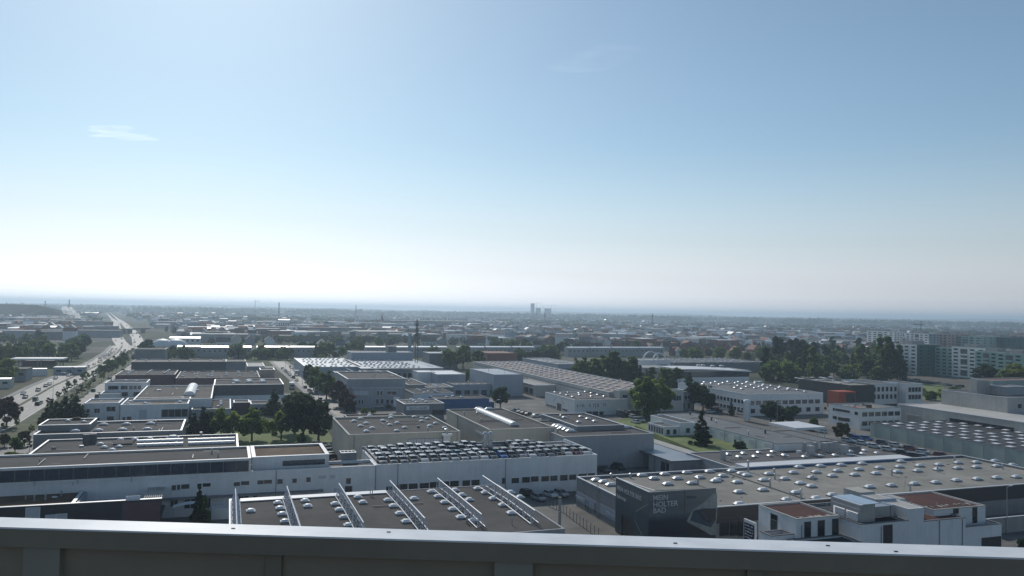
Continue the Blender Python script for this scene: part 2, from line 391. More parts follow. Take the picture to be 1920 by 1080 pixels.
    def marks(s, face, x0, y0, x1, y1, n, m='letter_dark', seed=1):
        """illegible lettering: small raised strokes"""
        rr = random.Random(seed); a, b = s.fp(face, x0, y0), s.fp(face, x1, y1); k = 1 if face in ('left', 'right') else 0
        t0, t1, z0, z1 = a[k], b[k], min(a[2], b[2]), max(a[2], b[2])
        mb = MB(); st = (t1-t0)/n; h = z1-z0
        for i in range(n):
            if rr.random() < .14: continue
            x = t0+st*i; ww = st*.16
            mb.box(x, x+ww, -.06, 0, z0, z1*1.0)
            if rr.random() < .7: mb.box(x+st*.5, x+st*.5+ww, -.06, 0, z0, z0+h*rr.choice((.55, 1)))
            if rr.random() < .8: zz = z0+h*rr.choice((0, .42, .84)); mb.box(x+ww+.002, x+st*.5-.002, -.055, 0, zz, zz+h*.16)
        (x, y, _), rz = s.place(face, 0); mb.obj('lettering', (m,), s.o, (x, y, 0), rz)

# ------------------------------------------------------------------ setting: ground, roads, yards
def ground_material():
    m = D.materials.new('ground_cover'); m.use_nodes = True; nt = m.node_tree; b = nt.nodes['Principled BSDF']
    b.inputs['Roughness'].default_value = .95; b.inputs['Specular IOR Level'].default_value = .15
    geo = nt.nodes.new('ShaderNodeNewGeometry')
    vo = nt.nodes.new('ShaderNodeTexVoronoi'); vo.inputs['Scale'].default_value = .011
    nt.links.new(geo.outputs['Position'], vo.inputs['Vector'])
    ra = nt.nodes.new('ShaderNodeValToRGB'); ra.color_ramp.interpolation = 'CONSTANT'
    cols = [(0, (.060, .072, .040)), (.25, (.10, .10, .065)), (.42, (.050, .062, .036)), (.62, (.15, .14, .12)), (.78, (.10, .10, .10)), (.88, (.08, .095, .04))]
    while len(ra.color_ramp.elements) < len(cols): ra.color_ramp.elements.new(.5)
    for e, (p, c) in zip(ra.color_ramp.elements, cols): e.position = p; e.color = (*c, 1)
    sep = nt.nodes.new('ShaderNodeSeparateColor'); nt.links.new(vo.outputs['Color'], sep.inputs[0]); nt.links.new(sep.outputs[0], ra.inputs[0])
    n = nt.nodes.new('ShaderNodeTexNoise'); n.inputs['Scale'].default_value = .05; n.inputs['Detail'].default_value = 8; n.inputs['Roughness'].default_value = .7
    nt.links.new(geo.outputs['Position'], n.inputs['Vector'])
    mr = nt.nodes.new('ShaderNodeMapRange'); mr.inputs[1].default_value = .3; mr.inputs[2].default_value = .7; mr.inputs[3].default_value = .6; mr.inputs[4].default_value = 1.35
    nt.links.new(n.outputs['Fac'], mr.inputs[0])
    vm = nt.nodes.new('ShaderNodeVectorMath'); vm.operation = 'SCALE'
    nt.links.new(ra.outputs[0], vm.inputs[0]); nt.links.new(mr.outputs[0], vm.inputs['Scale']); nt.links.new(vm.outputs[0], b.inputs['Base Color'])
    M['ground_cover'] = m
ground_material()
b = MB(); b.face([(20000*math.cos(t), 20000*math.sin(t), 0) for t in np.linspace(0, 2*math.pi, 49)[:-1]])
tag(b.obj('ground', ('ground_cover',)), kind='structure')
def sheet(name, pts, z, m):
    b = MB(); b.face([(p[0], p[1], z) for p in pts]); o = b.obj(name, (m,)); return tag(o, kind='structure')
def strip(name, pts, w, z, m, off=0.):
    pts = [Vector((p[0], p[1], 0)) for p in pts]; b = MB(); L = []
    for i, p in enumerate(pts):
        d = (pts[min(i+1, len(pts)-1)]-pts[max(i-1, 0)]).normalized(); nrm = Vector((d.y, -d.x, 0))
        L.append((p+nrm*(off-w/2), p+nrm*(off+w/2)))
    for (a, c), (e, f) in zip(L, L[1:]): b.quad((a.x, a.y, z), (c.x, c.y, z), (f.x, f.y, z), (e.x, e.y, z))
    return tag(b.obj(name, (m,)), kind='structure')
def poly_at(pts, dists):
    """points and headings along a polyline"""
    out = []; pts = [Vector((p[0], p[1], 0)) for p in pts]; acc = 0.; i = 0
    for s_ in dists:
        while i < len(pts)-2 and s_ > acc+(pts[i+1]-pts[i]).length: acc += (pts[i+1]-pts[i]).length; i += 1
        d = (pts[i+1]-pts[i]).normalized(); out.append((pts[i]+d*(s_-acc), math.atan2(d.y, d.x)))
    return out
def dashes(pts, off, z, L=4., gap=8., w=.18, n=80, m='line_paint'):
    b = MB()
    for p, h in poly_at(pts, [k*(L+gap) for k in range(n)]):
        d = Vector((math.cos(h), math.sin(h), 0)); nr = Vector((d.y, -d.x, 0)); a = p+nr*(off-w/2); c = p+nr*(off+w/2); e = d*L
        b.quad((a.x, a.y, z), (c.x, c.y, z), (c.x+e.x, c.y+e.y, z), (a.x+e.x, a.y+e.y, z))
    return tag(b.obj('lane_marking', (m,)), kind='structure')
sheet('yard', [g(-180, 60), g(300, 60), g(300, 470), g(150, 470), g(48, 470), g(48, 260), g(-20, 260), g(-20, 400), g(-95, 400), g(-95, 60)], .004, 'yard')

HWY = [at(*p) for p in ((-330, 940), (-130, 840), (-25, 795), (45, 757), (100, 725), (155, 699), (197, 679), (222, 661), (231, 648))]
HWA = [at(*p) for p in ((231, 648), (224, 640), (219, 631), (220, 618), (218, 605), (211, 596), (203, 587))]
HWB = [at(*p) for p in ((262, 652), (257, 634), (247, 620), (232, 606), (216, 596), (204, 586.6))]
strip('road', HWY, 19, .008, 'road_asphalt'); strip('road', HWA, 13, .012, 'road_asphalt'); strip('road', HWB, 12, .012, 'road_asphalt')
strip('verge', HWY, 9, .006, 'verge_grass', 14.2)
strip('verge', HWY, 1.6, .020, 'verge_grass', -.6)
FRONT = [p for p in HWY[:7]]
strip('road', FRONT, 7, .010, 'asphalt', 23)
strip('pavement', FRONT, 2.4, .014, 'pavement', 28)
strip('pavement', HWY, 2.6, .014, 'pavement', -11.2)
for o_ in (-9.2, 9.2): strip('lane_marking', HWY, .2, .016, 'line_paint', o_)
for o_ in (-5., 4.2): dashes(HWY, o_, .016, n=62)
for pts in (HWY, HWA, HWB):
    for a, c in zip(pts, pts[1:]):
        m_ = (a+c)/2; occupy(m_, (c-a).length/2, 14 if pts is HWY else 42, math.atan2((c-a).y, (c-a).x))
ST = [g(47.5, 215), g(45.2, 305), g(38.3, 581), g(37, 640)]
strip('road', ST, 8.6, .008, 'road_asphalt')
dashes(ST, -.4, .012, 3, 5, .14, 50)
for sgn in (-1, 1):
    b = MB(); pts = ST
    for a, c in zip(pts, pts[1:]):
        d = (c-a).normalized(); n_ = Vector((d.y, -d.x, 0)); o1, o2 = sorted((sgn*4.3, sgn*6.8))
        P = [a+n_*o1, a+n_*o2, c+n_*o2, c+n_*o1]; b.prism([(q.x, q.y) for q in P], 0, .13)
    tag(b.obj('pavement', ('pavement',)), kind='structure')
occupy(g(42, 430), 8, 215, GA)
# cross street far end and the road along the row of houses
XS = [g(-60, 585), g(38, 582), g(140, 580)]
strip('road', XS, 7, .010, 'road_asphalt'); occupy(g(40, 582), 100, 5, GA)

def lawn(pts, z=.02):
    b = MB(); b.face([(p[0], p[1], z) for p in pts]); return tag(b.obj('lawn', ('lawn_grass',)), kind='structure')
lawn([g(-14, 252), g(33, 252), g(33, 292), g(-14, 292)])
ZL = 3.6
b = MB(); b.prism([(p.x, p.y) for p in (at(1345, 862, ZL), at(1470, 846, ZL), at(1300, 780, ZL), at(1190, 797, ZL))], -.3, ZL); tag(b.obj('lawn_bank', ('lawn_grass',)), kind='structure')
lawn([at(1660, 745), at(1770, 752), at(1770, 722), at(1690, 718)])
lawn([at(1190, 778), at(1120, 800), at(1215, 800), at(1262, 782)])

# ------------------------------------------------------------------ terrace with its balustrade
ZR = CAM_H-.6
nA, nB = at(0, 988, ZR), at(1920, 1046, ZR); fA, fB = at(0, 971, ZR), at(1920, 1030, ZR)
RA = math.atan2((nB-nA).y, (nB-nA).x); rw = ((fA-nA).length+(fB-nB).length)/2*.96; RC = (nA+nB)/2
tower = thing('residential_tower', 'high-rise with the viewing terrace on top', 'building', (RC.x, RC.y, 0), RA)
b = MB(); b.box(-16, 16, -15, .01, 0, ZR-1.25); b.obj('wall', ('grey_plaster',), tower)
b = MB(); b.box(-16, 16, -15, .05, ZR-1.249, ZR-1.02); b.obj('terrace_floor', ('terrace',), tower)
occupy((RC.x, RC.y-7), 20, 12, RA)
rail = thing('balustrade', 'white capped grey terrace balustrade across the bottom of the view', 'balustrade', (RC.x, RC.y, ZR), RA)
b = MB(); b.box(-7, 7, 0, rw, -.0045, 0); b.obj('handrail', ('parapet_white',), rail)
b = MB(); b.box(-7, 7, .0015, rw-.004, -.052, -.0046); b.obj('fascia', ('parapet_grey',), rail)
for (x, y) in ((.46, .035), (-.72, .05), (1.02, .02), (-.3, .06), (.86, .055)):
    b = MB(); b.box(-.004, .006, -.0015, .0015, 0, .002); b.obj('dirt_speck', ('frame_dark',), rail, (x, y, .0002))
for k in range(-6, 6):
    x = .04+1.262*k
    b = MB(); b.box(-.05, .05, .012, .06, -1.0, -.0525); b.obj('post', ('parapet_post',), rail, (x, 0, 0))
    b = MB(); b.box(-.021, .021, .022, .05, -1.0, -.0525); b.obj('panel_joint', ('parapet_grey',), rail, (x+.625, 0, 0))
    for q in (0, 1):
        b = MB(); b.box(-.296, .296, .032, .044, -.97, -.0535); b.obj('panel', ('parapet_panel',), rail, (x+.03+.296+.62*q-.005, 0, 0))

# ------------------------------------------------------------------ near buildings
# rooftop car deck
deck = Bld('white two-storey hall with a crowded car park on its roof', 8.2, (706, 872.5), (1120, 853), (1000, 858.5), (690, 843), 'white_plaster', 'asphalt', 'white_metal', ph=.25, pt=.25)
occupy(g(deck.u0+25, deck.v0-8), 26, 8, GA)
b = deck; W_, D_ = deck.w, deck.d
deck.box('back_parapet', 0, W_*.84, D_-.3, D_+.02, 8.33, 8.95, 'mid_grey', 'white_metal')
deck.box('side_parapet', W_-.3, W_+.02, 3, D_+.02, 8.33, 8.95, 'white_plaster', 'white_metal')
deck.winpx('front', [(724, 912, 736, 922), (738, 910, 749, 921), (747, 908, 764, 919), (766, 907, 783, 918), (787, 906, 804, 917), (806, 904, 822, 915), (826, 903, 842, 914), (844, 902, 860, 912),
                     (867, 901, 881, 911), (884, 900, 899, 910)], frame='white_metal')
deck.winpx('front', [(959, 896, 973, 905.5), (979, 894.5, 993, 904.5), (995.5, 893.5, 1009.5, 902.5), (1015, 893, 1029, 902), (1032, 892, 1045, 901), (1050, 891, 1064, 900.5), (1067, 890, 1080, 899), (1085, 888.5, 1100, 898), (1102, 887.5, 1115, 897)])
deck.winpx('front', [(942, 897, 946.5, 906)], name='door', frame='frame_dark')
for x in (746, 948): deck.pipe('front', deck.fp('front', x, 880)[0], m='mid_grey')
for i in range(9):
    deck.box('railing_post', .1, .16, 1+i*2, 1.06+i*2, 8.3, 9.3, 'galvanised')
deck.box('railing_bar', .1, .16, 1, 17.1, 9.301, 9.36, 'galvanised')
x, y = deck.px(702, 862, 8.2)
# long white workshop
lw = Bld('long low white workshop with a row of small windows and a dark glazed upper floor', 8.3, (-260, 925), (705, 872.5), (480, 884), (600, 866.5), 'white_plaster', 'roof_dark', 'white_metal', ph=.5)
up0 = 0; up1 = lw.px(471, 862, 11)[0]; yf = lw.px(240, 869.5, 11)[1]; yb = lw.px(240, 845.5, 11)[1]
lw.o['label'] = 'long low white workshop with small windows under a dark glazed upper floor'
lw.block(up0, up1, yf, yb, 8, 11, 'white_plaster', 'roof_gravel', 'white_metal', ph=.3, copw=.6)
n = 26; pw = (up1-up0-1)/n
for i in range(n):
    fr, pa = win_mesh(pw-.25, 2.0, 1, 'frame_dark', 'glass_blue')
    o = link('window', fr, lw.o, (.6+pw*(i+.5), yf-.002, 8.55)); link('pane', pa, o)
p0 = lw.px(473, 859, 10.6)[0]; p1 = lw.px(617, 852, 10.6)[0]; q0 = lw.px(540, 855.5, 10.6)[1]; q1 = lw.px(540, 834, 10.6)[1]
lw.block(p0, p1, q0, q1, 8, 10.6, 'white_plaster', 'roof_sedum', 'white_metal', ph=.35, copw=.8)
fr, pa = win_mesh(8.5, .9, 5, 'frame_dark', 'glass_blue')
o = link('window', fr, lw.o, (p1-5.2, q0-.002, 8.7)); link('pane', pa, o)
lw.winpx('front', [(322, 910, 331, 919), (331, 909, 339, 918), (339, 908, 355, 916), (370, 907, 378, 914), (380, 906, 395, 912), (438, 904, 450, 911), (452, 902.5, 467, 909), (483, 901, 494, 907.5), (495, 900, 510, 906.5),
                   (520, 898.5, 530, 907), (548, 897, 556.5, 905), (574, 895, 582.5, 903.5), (649, 897, 657.5, 907)])
lw.winpx('front', [(483, 925, 506, 933), (520, 924, 541, 932), (565, 920, 596, 928), (626, 916, 636, 924)], mull=4, glass='blind')
lw.winpx('front', [(648, 912, 659, 926)], name='door', frame='frame_dark')
lw.winpx('front', [(598, 893, 610, 896), (620, 892.5, 627, 895.5)], frame='galvanised', glass='blind')
lw.winpx('front', [(448, 928, 466, 934), (474, 928, 500, 938), (320, 935, 333, 950), (346, 934, 368, 952), (386, 932, 394, 950)], mull=2)
c0 = lw.fp('front', 300, 930)[0]; c1 = lw.fp('front', 605, 915)[0]
lw.box('canopy', c0, c1, -1.4, -.01, 3.7, 3.95, 'mid_grey', 'coping_dark')
for x in (518, 704): lw.pipe('front', lw.fp('front', x, 890)[0], m='mid_grey')
# roof plant beside the deck
ax, ay = lw.px(637, 861, 8.3)
hv = lw.box('cooling_unit', ax, ax+3.4, ay-2.0, ay+1.2, 7.8, 10., 'mid_grey', 'white_metal')
for k in range(4):
    b = MB(); b.tube((0, 0, 0), (0, 0, .18), .36, n=10); b.obj('fan', ('frame_dark',), hv, (ax+.5+.8*k, ay-.4, 10.0))
for (x, y) in ((672, 866), (678, 862), (683, 859)):
    lx, ly = lw.px(x, y, 7.8); lw.vent(lx, ly, 3.4, .09, z=7.8)
lx, ly = lw.px(230, 872, 8.3)
for k in range(7): lw.vent(R.uniform(5, lw.w-20), yf-R.uniform(1, 2.5), R.uniform(.4, .9), .12, z=7.8)

# dark building with sedum roof and an open court
bk = Bld('black clad building with a brown planted roof and a sunken court', 6.2, (-330, 978), (304, 934), (150, 944), (293, 904), block=False, name='office_building')
cw = bk.px(160, 930, 6.2)[0]; W_, D_ = bk.w, bk.d
cpx = bk.px(140, 943, 6.2)[0]
bk.block(0, cpx, 0, D_, 0, 6.2, 'black_panel', 'roof_sedum', 'coping', ph=.3, copw=.6)
bk.box('wall', cpx+.01, W_, 0, .35, 0, 6.2, 'black_panel'); bk.box('wall', cpx+.01, W_, D_-.35, D_, 0, 6.2, 'bluegrey_panel')
bk.box('court_wall', cpx+.01, cpx+.5, .36, D_-.36, 0, 6.0, 'bluegrey_panel')
bk.box('coping', cpx+.06, W_, -.05, .55, 6.201, 6.33, 'coping'); bk.box('coping', cpx+.06, W_, D_-.55, D_+.05, 6.201, 6.33, 'coping')
bk.box('court_floor', cpx+.51, W_-.1, .36, D_-.36, 2.4, 2.6, 'roof_dark')
ns = 9; x0 = W_-3.2
for k in range(ns): bk.box('slat', x0+k*.36, x0+k*.36+.2, .56, D_-.56, 6.05, 6.2, 'concrete_light')
bk.box('red_panel', W_-6.5, W_-.2, -.06, -.002, .5, 5.9, 'maroon_wall')
bk.winpx('front', [(49, 953.5, 74, 972)], glass='blind', frame='white_metal', name='door'); bk.winpx('front', [(86, 967, 104, 975), (106, 965, 125, 974)], glass='blind')
for (x, y) in ((48, 938), (64, 940), (85, 938), (115, 931), (138, 919)):
    lx, ly = bk.px(x, y); bk.vent(lx, ly, .9, .16)
for (x, y) in ((12, 925), (40, 924), (66, 922.5), (97, 934), (125, 920)):
    lx, ly = bk.px(x, y); bk.box('vent_box', lx, lx+.9, ly, ly+.5, 5.9, 6.1, 'white_metal')
hx, hy = bk.px(257, 935, 6.2)
bk.box('roof_ladder', hx-1.8, hx+.6, .6, .68, 6.33, 6.9, 'white_metal')

# flat hall with lattice girders on the roof
tb = Bld('flat dark roofed hall carrying six white lattice girders', 7, (430, 950), (1000, 952), (800, 1012), (830, 914), 'grey_plaster', 'roof_gravel', None, ph=.12, name='hall_building')
for k in range(3):
    xa = [450, 541, 645][k]; xb = [531, 633, 727][k]
    l0 = tb.px(xa, 930, 7)[0]; l1 = tb.px(xb, 925, 7)[0]
    tb.box('edge_flashing', l0, l1, tb.d-2.2, tb.d+.05, 7.003, 7.14, 'white_metal')
tb.box('edge_flashing', -.05, .5, 0, tb.d, 7.003, 7.2, 'white_metal')
trs = [((441, 940), (452, 990)), ((537, 932), (575, 1000)), ((636, 929), (691, 1004)), ((729, 920), (797, 991)), ((819, 916), (909, 991)), ((902, 910), (1010, 982))]
ytb = np.mean([tb.px(*t[0], 7.2)[1] for t in trs[2:]]); ytf = np.mean([tb.px(*t[1], 7.2)[1] for t in trs[3:]])
L_ = ytb-ytf; HT = 2.2
def truss_meshes():
    def bend(y): return .28*(1-abs(2*y/L_-1))
    top = MB(); top.tube((0, 0, HT), (0, L_, HT), .11, n=8)
    bots = []
    for sx in (-.75, .75):
        c = MB(); c.tube((sx, 0, .12), (sx, L_/2, .12+.28), .085, n=8); c.tube((sx, L_/2, .12+.28), (sx, L_, .12), .085, n=8); bots.append(c)
    return top.mesh('top_chord', ('truss_paint',)), [c.mesh('bottom_chord', ('truss_paint',)) for c in bots]
tm_top, tm_bot = truss_meshes()
NB = 15
brc = {}
for k in range(NB):
    y0, y1 = L_*k/NB, L_*(k+1)/NB; z0 = .12+.28*(1-abs(2*y0/L_-1)); z1 = .12+.28*(1-abs(2*y1/L_-1))
    b = MB()
    for sx in (-.75, .75):
        a, c = ((sx, y0, z0), (0, y1, HT)) if k % 2 == 0 else ((0, y0, HT), (sx, y1, z1)); b.tube(a, c, .05, n=5)
        b.tube((sx, y0, z0), (0, y0, HT), .035, n=5)
    a, c = ((-.75, y0, z0), (.75, y1, z1)) if k % 2 == 0 else ((.75, y0, z0), (-.75, y1, z1)); b.tube(a, c, .035, n=5)
    brc[k] = b.mesh('brace', ('truss_paint',))
for i, (pb, pf) in enumerate(trs):
    xa = tb.px(*pb, 7.1)[0]; xb = tb.px(*pf, 7.1)[0]
    tr = link('roof_girder', tm_top, tb.o, (xa, ytf, 7.0), math.atan2(-(xb-xa), L_)*-0.0)
    for me in tm_bot: link('bottom_chord', me, tr)
    for k in range(NB): link('brace', brc[k], tr)
tb.sky('dome', [(521, 945), (525, 955), (529, 966), (534, 980), (572, 941), (577, 951), (628, 947), (636, 958), (644, 972), (653, 987), (671, 934), (680, 944), (727, 940), (737, 951), (749, 965), (761, 980), (776, 937),
                (808, 924), (821, 933), (833, 944), (848, 957), (863, 972), (853, 921), (866, 930), (880, 939), (895, 918), (909, 926), (924, 937), (942, 949), (958, 964), (470, 960), (887, 978), (957, 925), (975, 934)], 6.88)
for (x, y) in ((694, 931), (698, 931), (960, 985), (1048, 975)):
    lx, ly = tb.px(x, y, 6.88); tb.vent(lx, ly, 1.3, .08, z=6.88)

# bath showroom with beige roof and banner corner
hb = Bld('bathroom showroom hall with a beige gravel roof full of long rooflights', 6.2, (1078, 893), (1829, 859), (1640, 929), (1338, 880), 'mid_grey', 'roof_beige', 'coping', ph=.45)
b = MB(); b.box(.002, hb.w-.002, -.03, -.004, 3.2, 6.1); b.obj('fascia', ('black_panel',), hb.o)
b = MB(); b.box(-.04, -.003, .2, hb.d-.1, 1.3, 3.3); b.obj('panel_band', ('bluegrey_panel',), hb.o)
for (x0, y0, x1, y1) in ((1080, 929, 1096, 946), (1137, 960, 1153, 976)): hb.winpx('left', [(x0, y0+1, x1, y1-6)], mull=3)
hb.winpx('left', [(1098, 938, 1102.5, 955), (1115, 944, 1117, 962)], name='door', frame='frame_dark')
# open shop front beside the banner
hb.winpx('front', [(1350, 972, 1366, 1003), (1368, 972, 1384, 1003), (1385, 970, 1408, 1003)], frame='frame_dark', mull=2, name='shop_window')
rows_px = [[(1118, 902), (1132, 905.5), (1145, 911)], [(1203, 893), (1226, 899), (1252, 909.5)], [(1246, 891), (1270, 899), (1297, 908)], [(1287, 888), (1312, 897)], [(1330, 886), (1355, 894), (1382, 906), (1341, 904)], [(1372, 885), (1385, 924.5)],
           [(1400, 893), (1441, 890.5), (1431, 902), (1471, 899.5), (1430, 920.5)], [(1498, 877.5), (1538, 875.5), (1577, 873.5), (1616, 871), (1689, 867)], [(1487, 888), (1530, 887), (1570, 884.5), (1610, 882), (1648, 879), (1686, 877), (1724, 875), (1760, 873), (1796, 869.5), (1830, 868.5), (1865, 866)],
           [(1522, 897.5), (1560, 894), (1602, 892), (1642, 889.5), (1682, 886.5), (1720, 884.5), (1758, 882), (1795, 879.5), (1830, 877.5), (1868, 875.5), (1898, 873.5)],
           [(1500, 908), (1521, 913.5), (1492, 925.5), (1630, 915), (1671, 912), (1714, 909), (1754, 906.5), (1793, 902.5), (1832, 900), (1868, 897.5), (1905, 896)], [(1475, 939), (1530, 936), (1560, 930), (1386, 947), (1390, 889.5), (1346, 871+30)]]
for rpx in rows_px: hb.sky('wide', rpx)
jx = hb.px(1400, 900, 5.75)[0]
hb.box('roof_seam', jx-.2, jx+.2, 1, hb.d-1, 5.751, 5.95, 'coping_dark')
for (x, y, h) in ((1146, 898, 1.1), (1182, 897, 1.0), (1309, 910, 1.5), (1403, 885, 2.6), (1444, 914, 1.7), (1502, 936, 1.9), (1452, 889, 1.2), (1453, 899, 1.2), (1672, 892, 1.3), (1758, 885, 1.2), (1790, 865, 1.1), (1880, 880, 1.2), (1707, 922, 1.5), (1524, 900, 1.0)):
    lx, ly = hb.px(x, y); hb.vent(lx, ly, h, .22, 'galvanised')
for k in range(40):
    lx, ly = R.uniform(3, hb.w-3), R.uniform(3, hb.d-2); hb.box('roof_patch', lx, lx+R.uniform(.2, .8), ly, ly+R.uniform(.2, .5), 5.751, 5.8+R.random()*.05, 'roof_dark') if k < 26 else None
# roof access ladder on the left wall
lad = hb.fp('left', 1123, 925)[1]
for dy in (-.3, .3): hb.box('ladder_rail', -.35, -.28, lad+dy-.03, lad+dy+.03, .3, 7.3, 'galvanised')
for k in range(16): hb.box('ladder_rung', -.34, -.29, lad-.269, lad+.269, .6+k*.4, .64+k*.4, 'galvanised')

# banner corner: two tall printed walls on a steel frame
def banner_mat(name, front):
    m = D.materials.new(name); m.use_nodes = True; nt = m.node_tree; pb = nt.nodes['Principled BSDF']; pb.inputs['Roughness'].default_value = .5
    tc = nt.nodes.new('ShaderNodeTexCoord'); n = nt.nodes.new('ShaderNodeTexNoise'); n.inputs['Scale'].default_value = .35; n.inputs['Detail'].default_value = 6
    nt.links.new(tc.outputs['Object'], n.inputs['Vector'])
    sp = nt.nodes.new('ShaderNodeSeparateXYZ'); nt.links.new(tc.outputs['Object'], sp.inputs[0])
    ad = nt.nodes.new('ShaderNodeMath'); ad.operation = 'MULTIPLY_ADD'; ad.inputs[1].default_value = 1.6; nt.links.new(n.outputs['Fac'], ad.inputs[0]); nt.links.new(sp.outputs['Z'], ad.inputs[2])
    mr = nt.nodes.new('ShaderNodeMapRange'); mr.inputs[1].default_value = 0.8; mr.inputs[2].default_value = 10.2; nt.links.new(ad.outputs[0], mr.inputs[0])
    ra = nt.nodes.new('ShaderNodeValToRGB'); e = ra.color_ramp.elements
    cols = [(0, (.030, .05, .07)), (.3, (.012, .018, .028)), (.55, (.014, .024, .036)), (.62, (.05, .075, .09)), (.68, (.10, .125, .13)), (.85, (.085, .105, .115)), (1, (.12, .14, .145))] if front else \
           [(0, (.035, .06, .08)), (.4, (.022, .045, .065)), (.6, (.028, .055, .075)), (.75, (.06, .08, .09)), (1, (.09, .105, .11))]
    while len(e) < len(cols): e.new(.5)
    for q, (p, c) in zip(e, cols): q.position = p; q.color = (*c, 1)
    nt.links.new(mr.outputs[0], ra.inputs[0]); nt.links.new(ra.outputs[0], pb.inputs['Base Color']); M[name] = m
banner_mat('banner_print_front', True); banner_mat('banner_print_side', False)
ZB = 10.3
mm('print_pale', (.20, .235, .24), .5, .3, 1.2); mm('print_blue', (.016, .05, .085), .5, .3, .8); mm('print_deep', (.010, .016, .025), .5, .2, .8)
c0 = at(1218, 924, ZB); uL, vB = uv(at(1155, 896, ZB)); uC, vC = uv(c0); uR, vR = uv(at(1346, 917, ZB)); uL = (uL+uC)/2
BW, BD = uR-uL, vB-vC
bn = thing('banner_wall', 'tall dark printed banner corner reading MEIN HOLTER BAD', 'banner', g(uL, vC, 0), GA)
occupy(g(uL+BW/2, vC+BD/2), BW/2, BD/2, GA)
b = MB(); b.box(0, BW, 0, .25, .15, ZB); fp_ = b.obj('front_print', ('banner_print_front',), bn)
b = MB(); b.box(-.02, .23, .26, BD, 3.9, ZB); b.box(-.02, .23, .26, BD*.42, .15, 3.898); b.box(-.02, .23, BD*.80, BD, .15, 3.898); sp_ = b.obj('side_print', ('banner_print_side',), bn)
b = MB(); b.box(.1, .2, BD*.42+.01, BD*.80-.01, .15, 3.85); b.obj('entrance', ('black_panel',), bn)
b = MB(); b.box(-.05, .28, .3, BD+.05, ZB+.003, ZB+.12); b.obj('top_rail', ('white_metal',), bn)
b = MB(); b.box(-.05, BW+.05, -.05, .28, ZB+.003, ZB+.1); b.obj('top_rail', ('mid_grey',), bn)
for (p, q) in (((.2, .3, ZB-.1), (2.2, 2.0, ZB-.2)), ((.15, BD, ZB), (2.2, 2.0, ZB-.2)), ((BW, .3, ZB), (2.2, 2.0, ZB-.2)), ((2.2, 2., 5.8), (2.2, 2., ZB-.2)), ((BW, .3, 5.8), (BW, .3, ZB)), ((.15, BD, 4), (.15, BD, ZB)), ((BW*.5, .3, ZB), (BW*.45, 1.3, ZB-.2)), ((BW*.45, 1.3, ZB-.2), (BW*.5, .3, ZB-2))):
    b = MB(); b.tube(p, q, .07, n=6); b.obj('frame_tube', ('galvanised',), bn)
b = MB(); b.box(BW*.52-.06, BW*.52+.06, -.02, -.003, 5.6, ZB-.02); b.obj('print_seam', ('black_panel',), bn)
def text(body, size, parent, loc, rot, m, sx=1., bold=.012):
    cu = D.curves.new('lettering', 'FONT'); cu.body = body; cu.size = size; cu.extrude = .015; cu.offset = bold*size; cu.space_line = .82
    cu.materials.append(M[m]); o = D.objects.new('lettering', cu); COL.objects.link(o); o.parent = parent; o.location = loc; o.rotation_euler = rot; o.scale = (sx, 1, 1); return o
def fpx(x, y):                                    # a point on the banner's front face
    d = sight(x, y); t = vC/uv(d)[1]; return uv(d)[0]*t-uL, CAM_H+d.z*t
def lpx(x, y):
    d = sight(x, y); t = uL/uv(d)[0]; return uv(d)[1]*t-vC, CAM_H+d.z*t
for line, (x, y), wd in (('MEIN', (1224, 938.5), 29), ('HOLTER', (1224, 951), 46), ('BAD', (1224, 962.5), 24)):
    X, Z = fpx(x, y); text(line, 1.30, fp_, (X, -.03, Z), (math.pi/2, 0, 0), 'letter_grey', 1.04)
Y0, Z0 = lpx(1157, 913)
text('MEIN HOLTER BAD', 1.15, sp_, (-.05, Y0, Z0-.45), (math.pi/2, 0, -math.pi/2), 'letter_grey', .98)
text('Badkonzept', 1.0, sp_, (-.05, Y0, Z0-1.9), (math.pi/2, 0, -math.pi/2), 'letter_grey', .8)
# the printed bath picture: pale rim and dark water
def print_poly(name, pts, y, m):
    P = [fpx(*p) for p in pts]; mb = MB(); mb.face([(a, y, c) for a, c in P]); mb.obj(name, (m,), fp_)
print_poly('printed_picture', [(1287, 978), (1292, 968), (1300, 955), (1318, 943), (1337, 926), (1344, 924), (1345, 944), (1344, 972), (1342, 985), (1344, 1003), (1332, 1003), (1312, 991), (1296, 983)], -.006, 'print_pale')
print_poly('printed_picture', [(1294, 976), (1300, 958), (1318, 953), (1343.5, 953), (1342, 975), (1333, 989), (1318, 984)], -.010, 'print_blue')
print_poly('printed_picture', [(1303, 957), (1320, 954.5), (1342, 954.5), (1341, 972), (1330, 981), (1318, 975)], -.013, 'print_deep')
print_poly('printed_picture', [(1313, 962), (1316, 958), (1324, 966), (1330, 975), (1327, 976), (1320, 967)], -.016, 'print_blue')
print_poly('printed_picture', [(1287, 930), (1306, 931), (1305, 934), (1287, 935)], -.006, 'print_blue')
SPT = [((1191, 943), (1180, 960)), ((1190, 942.5), (1216, 952)), ((1190, 955), (1203, 965)), ((1203, 965), (1217, 948)), ((1190, 975), (1203, 1003))]
mb = MB()
for a, c in (((1216, 946), (1192, 960)), ((1192, 960), (1190, 975)), ((1190, 975), (1203, 1003))):
    (ya, za), (yb_, zb) = lpx(*a), lpx(*c); mb.quad((-.026, ya, za), (-.026, yb_, zb), (-.026, yb_, zb+.22), (-.026, ya, za+.22))
mb.obj('printed_picture', ('print_pale',), sp_)

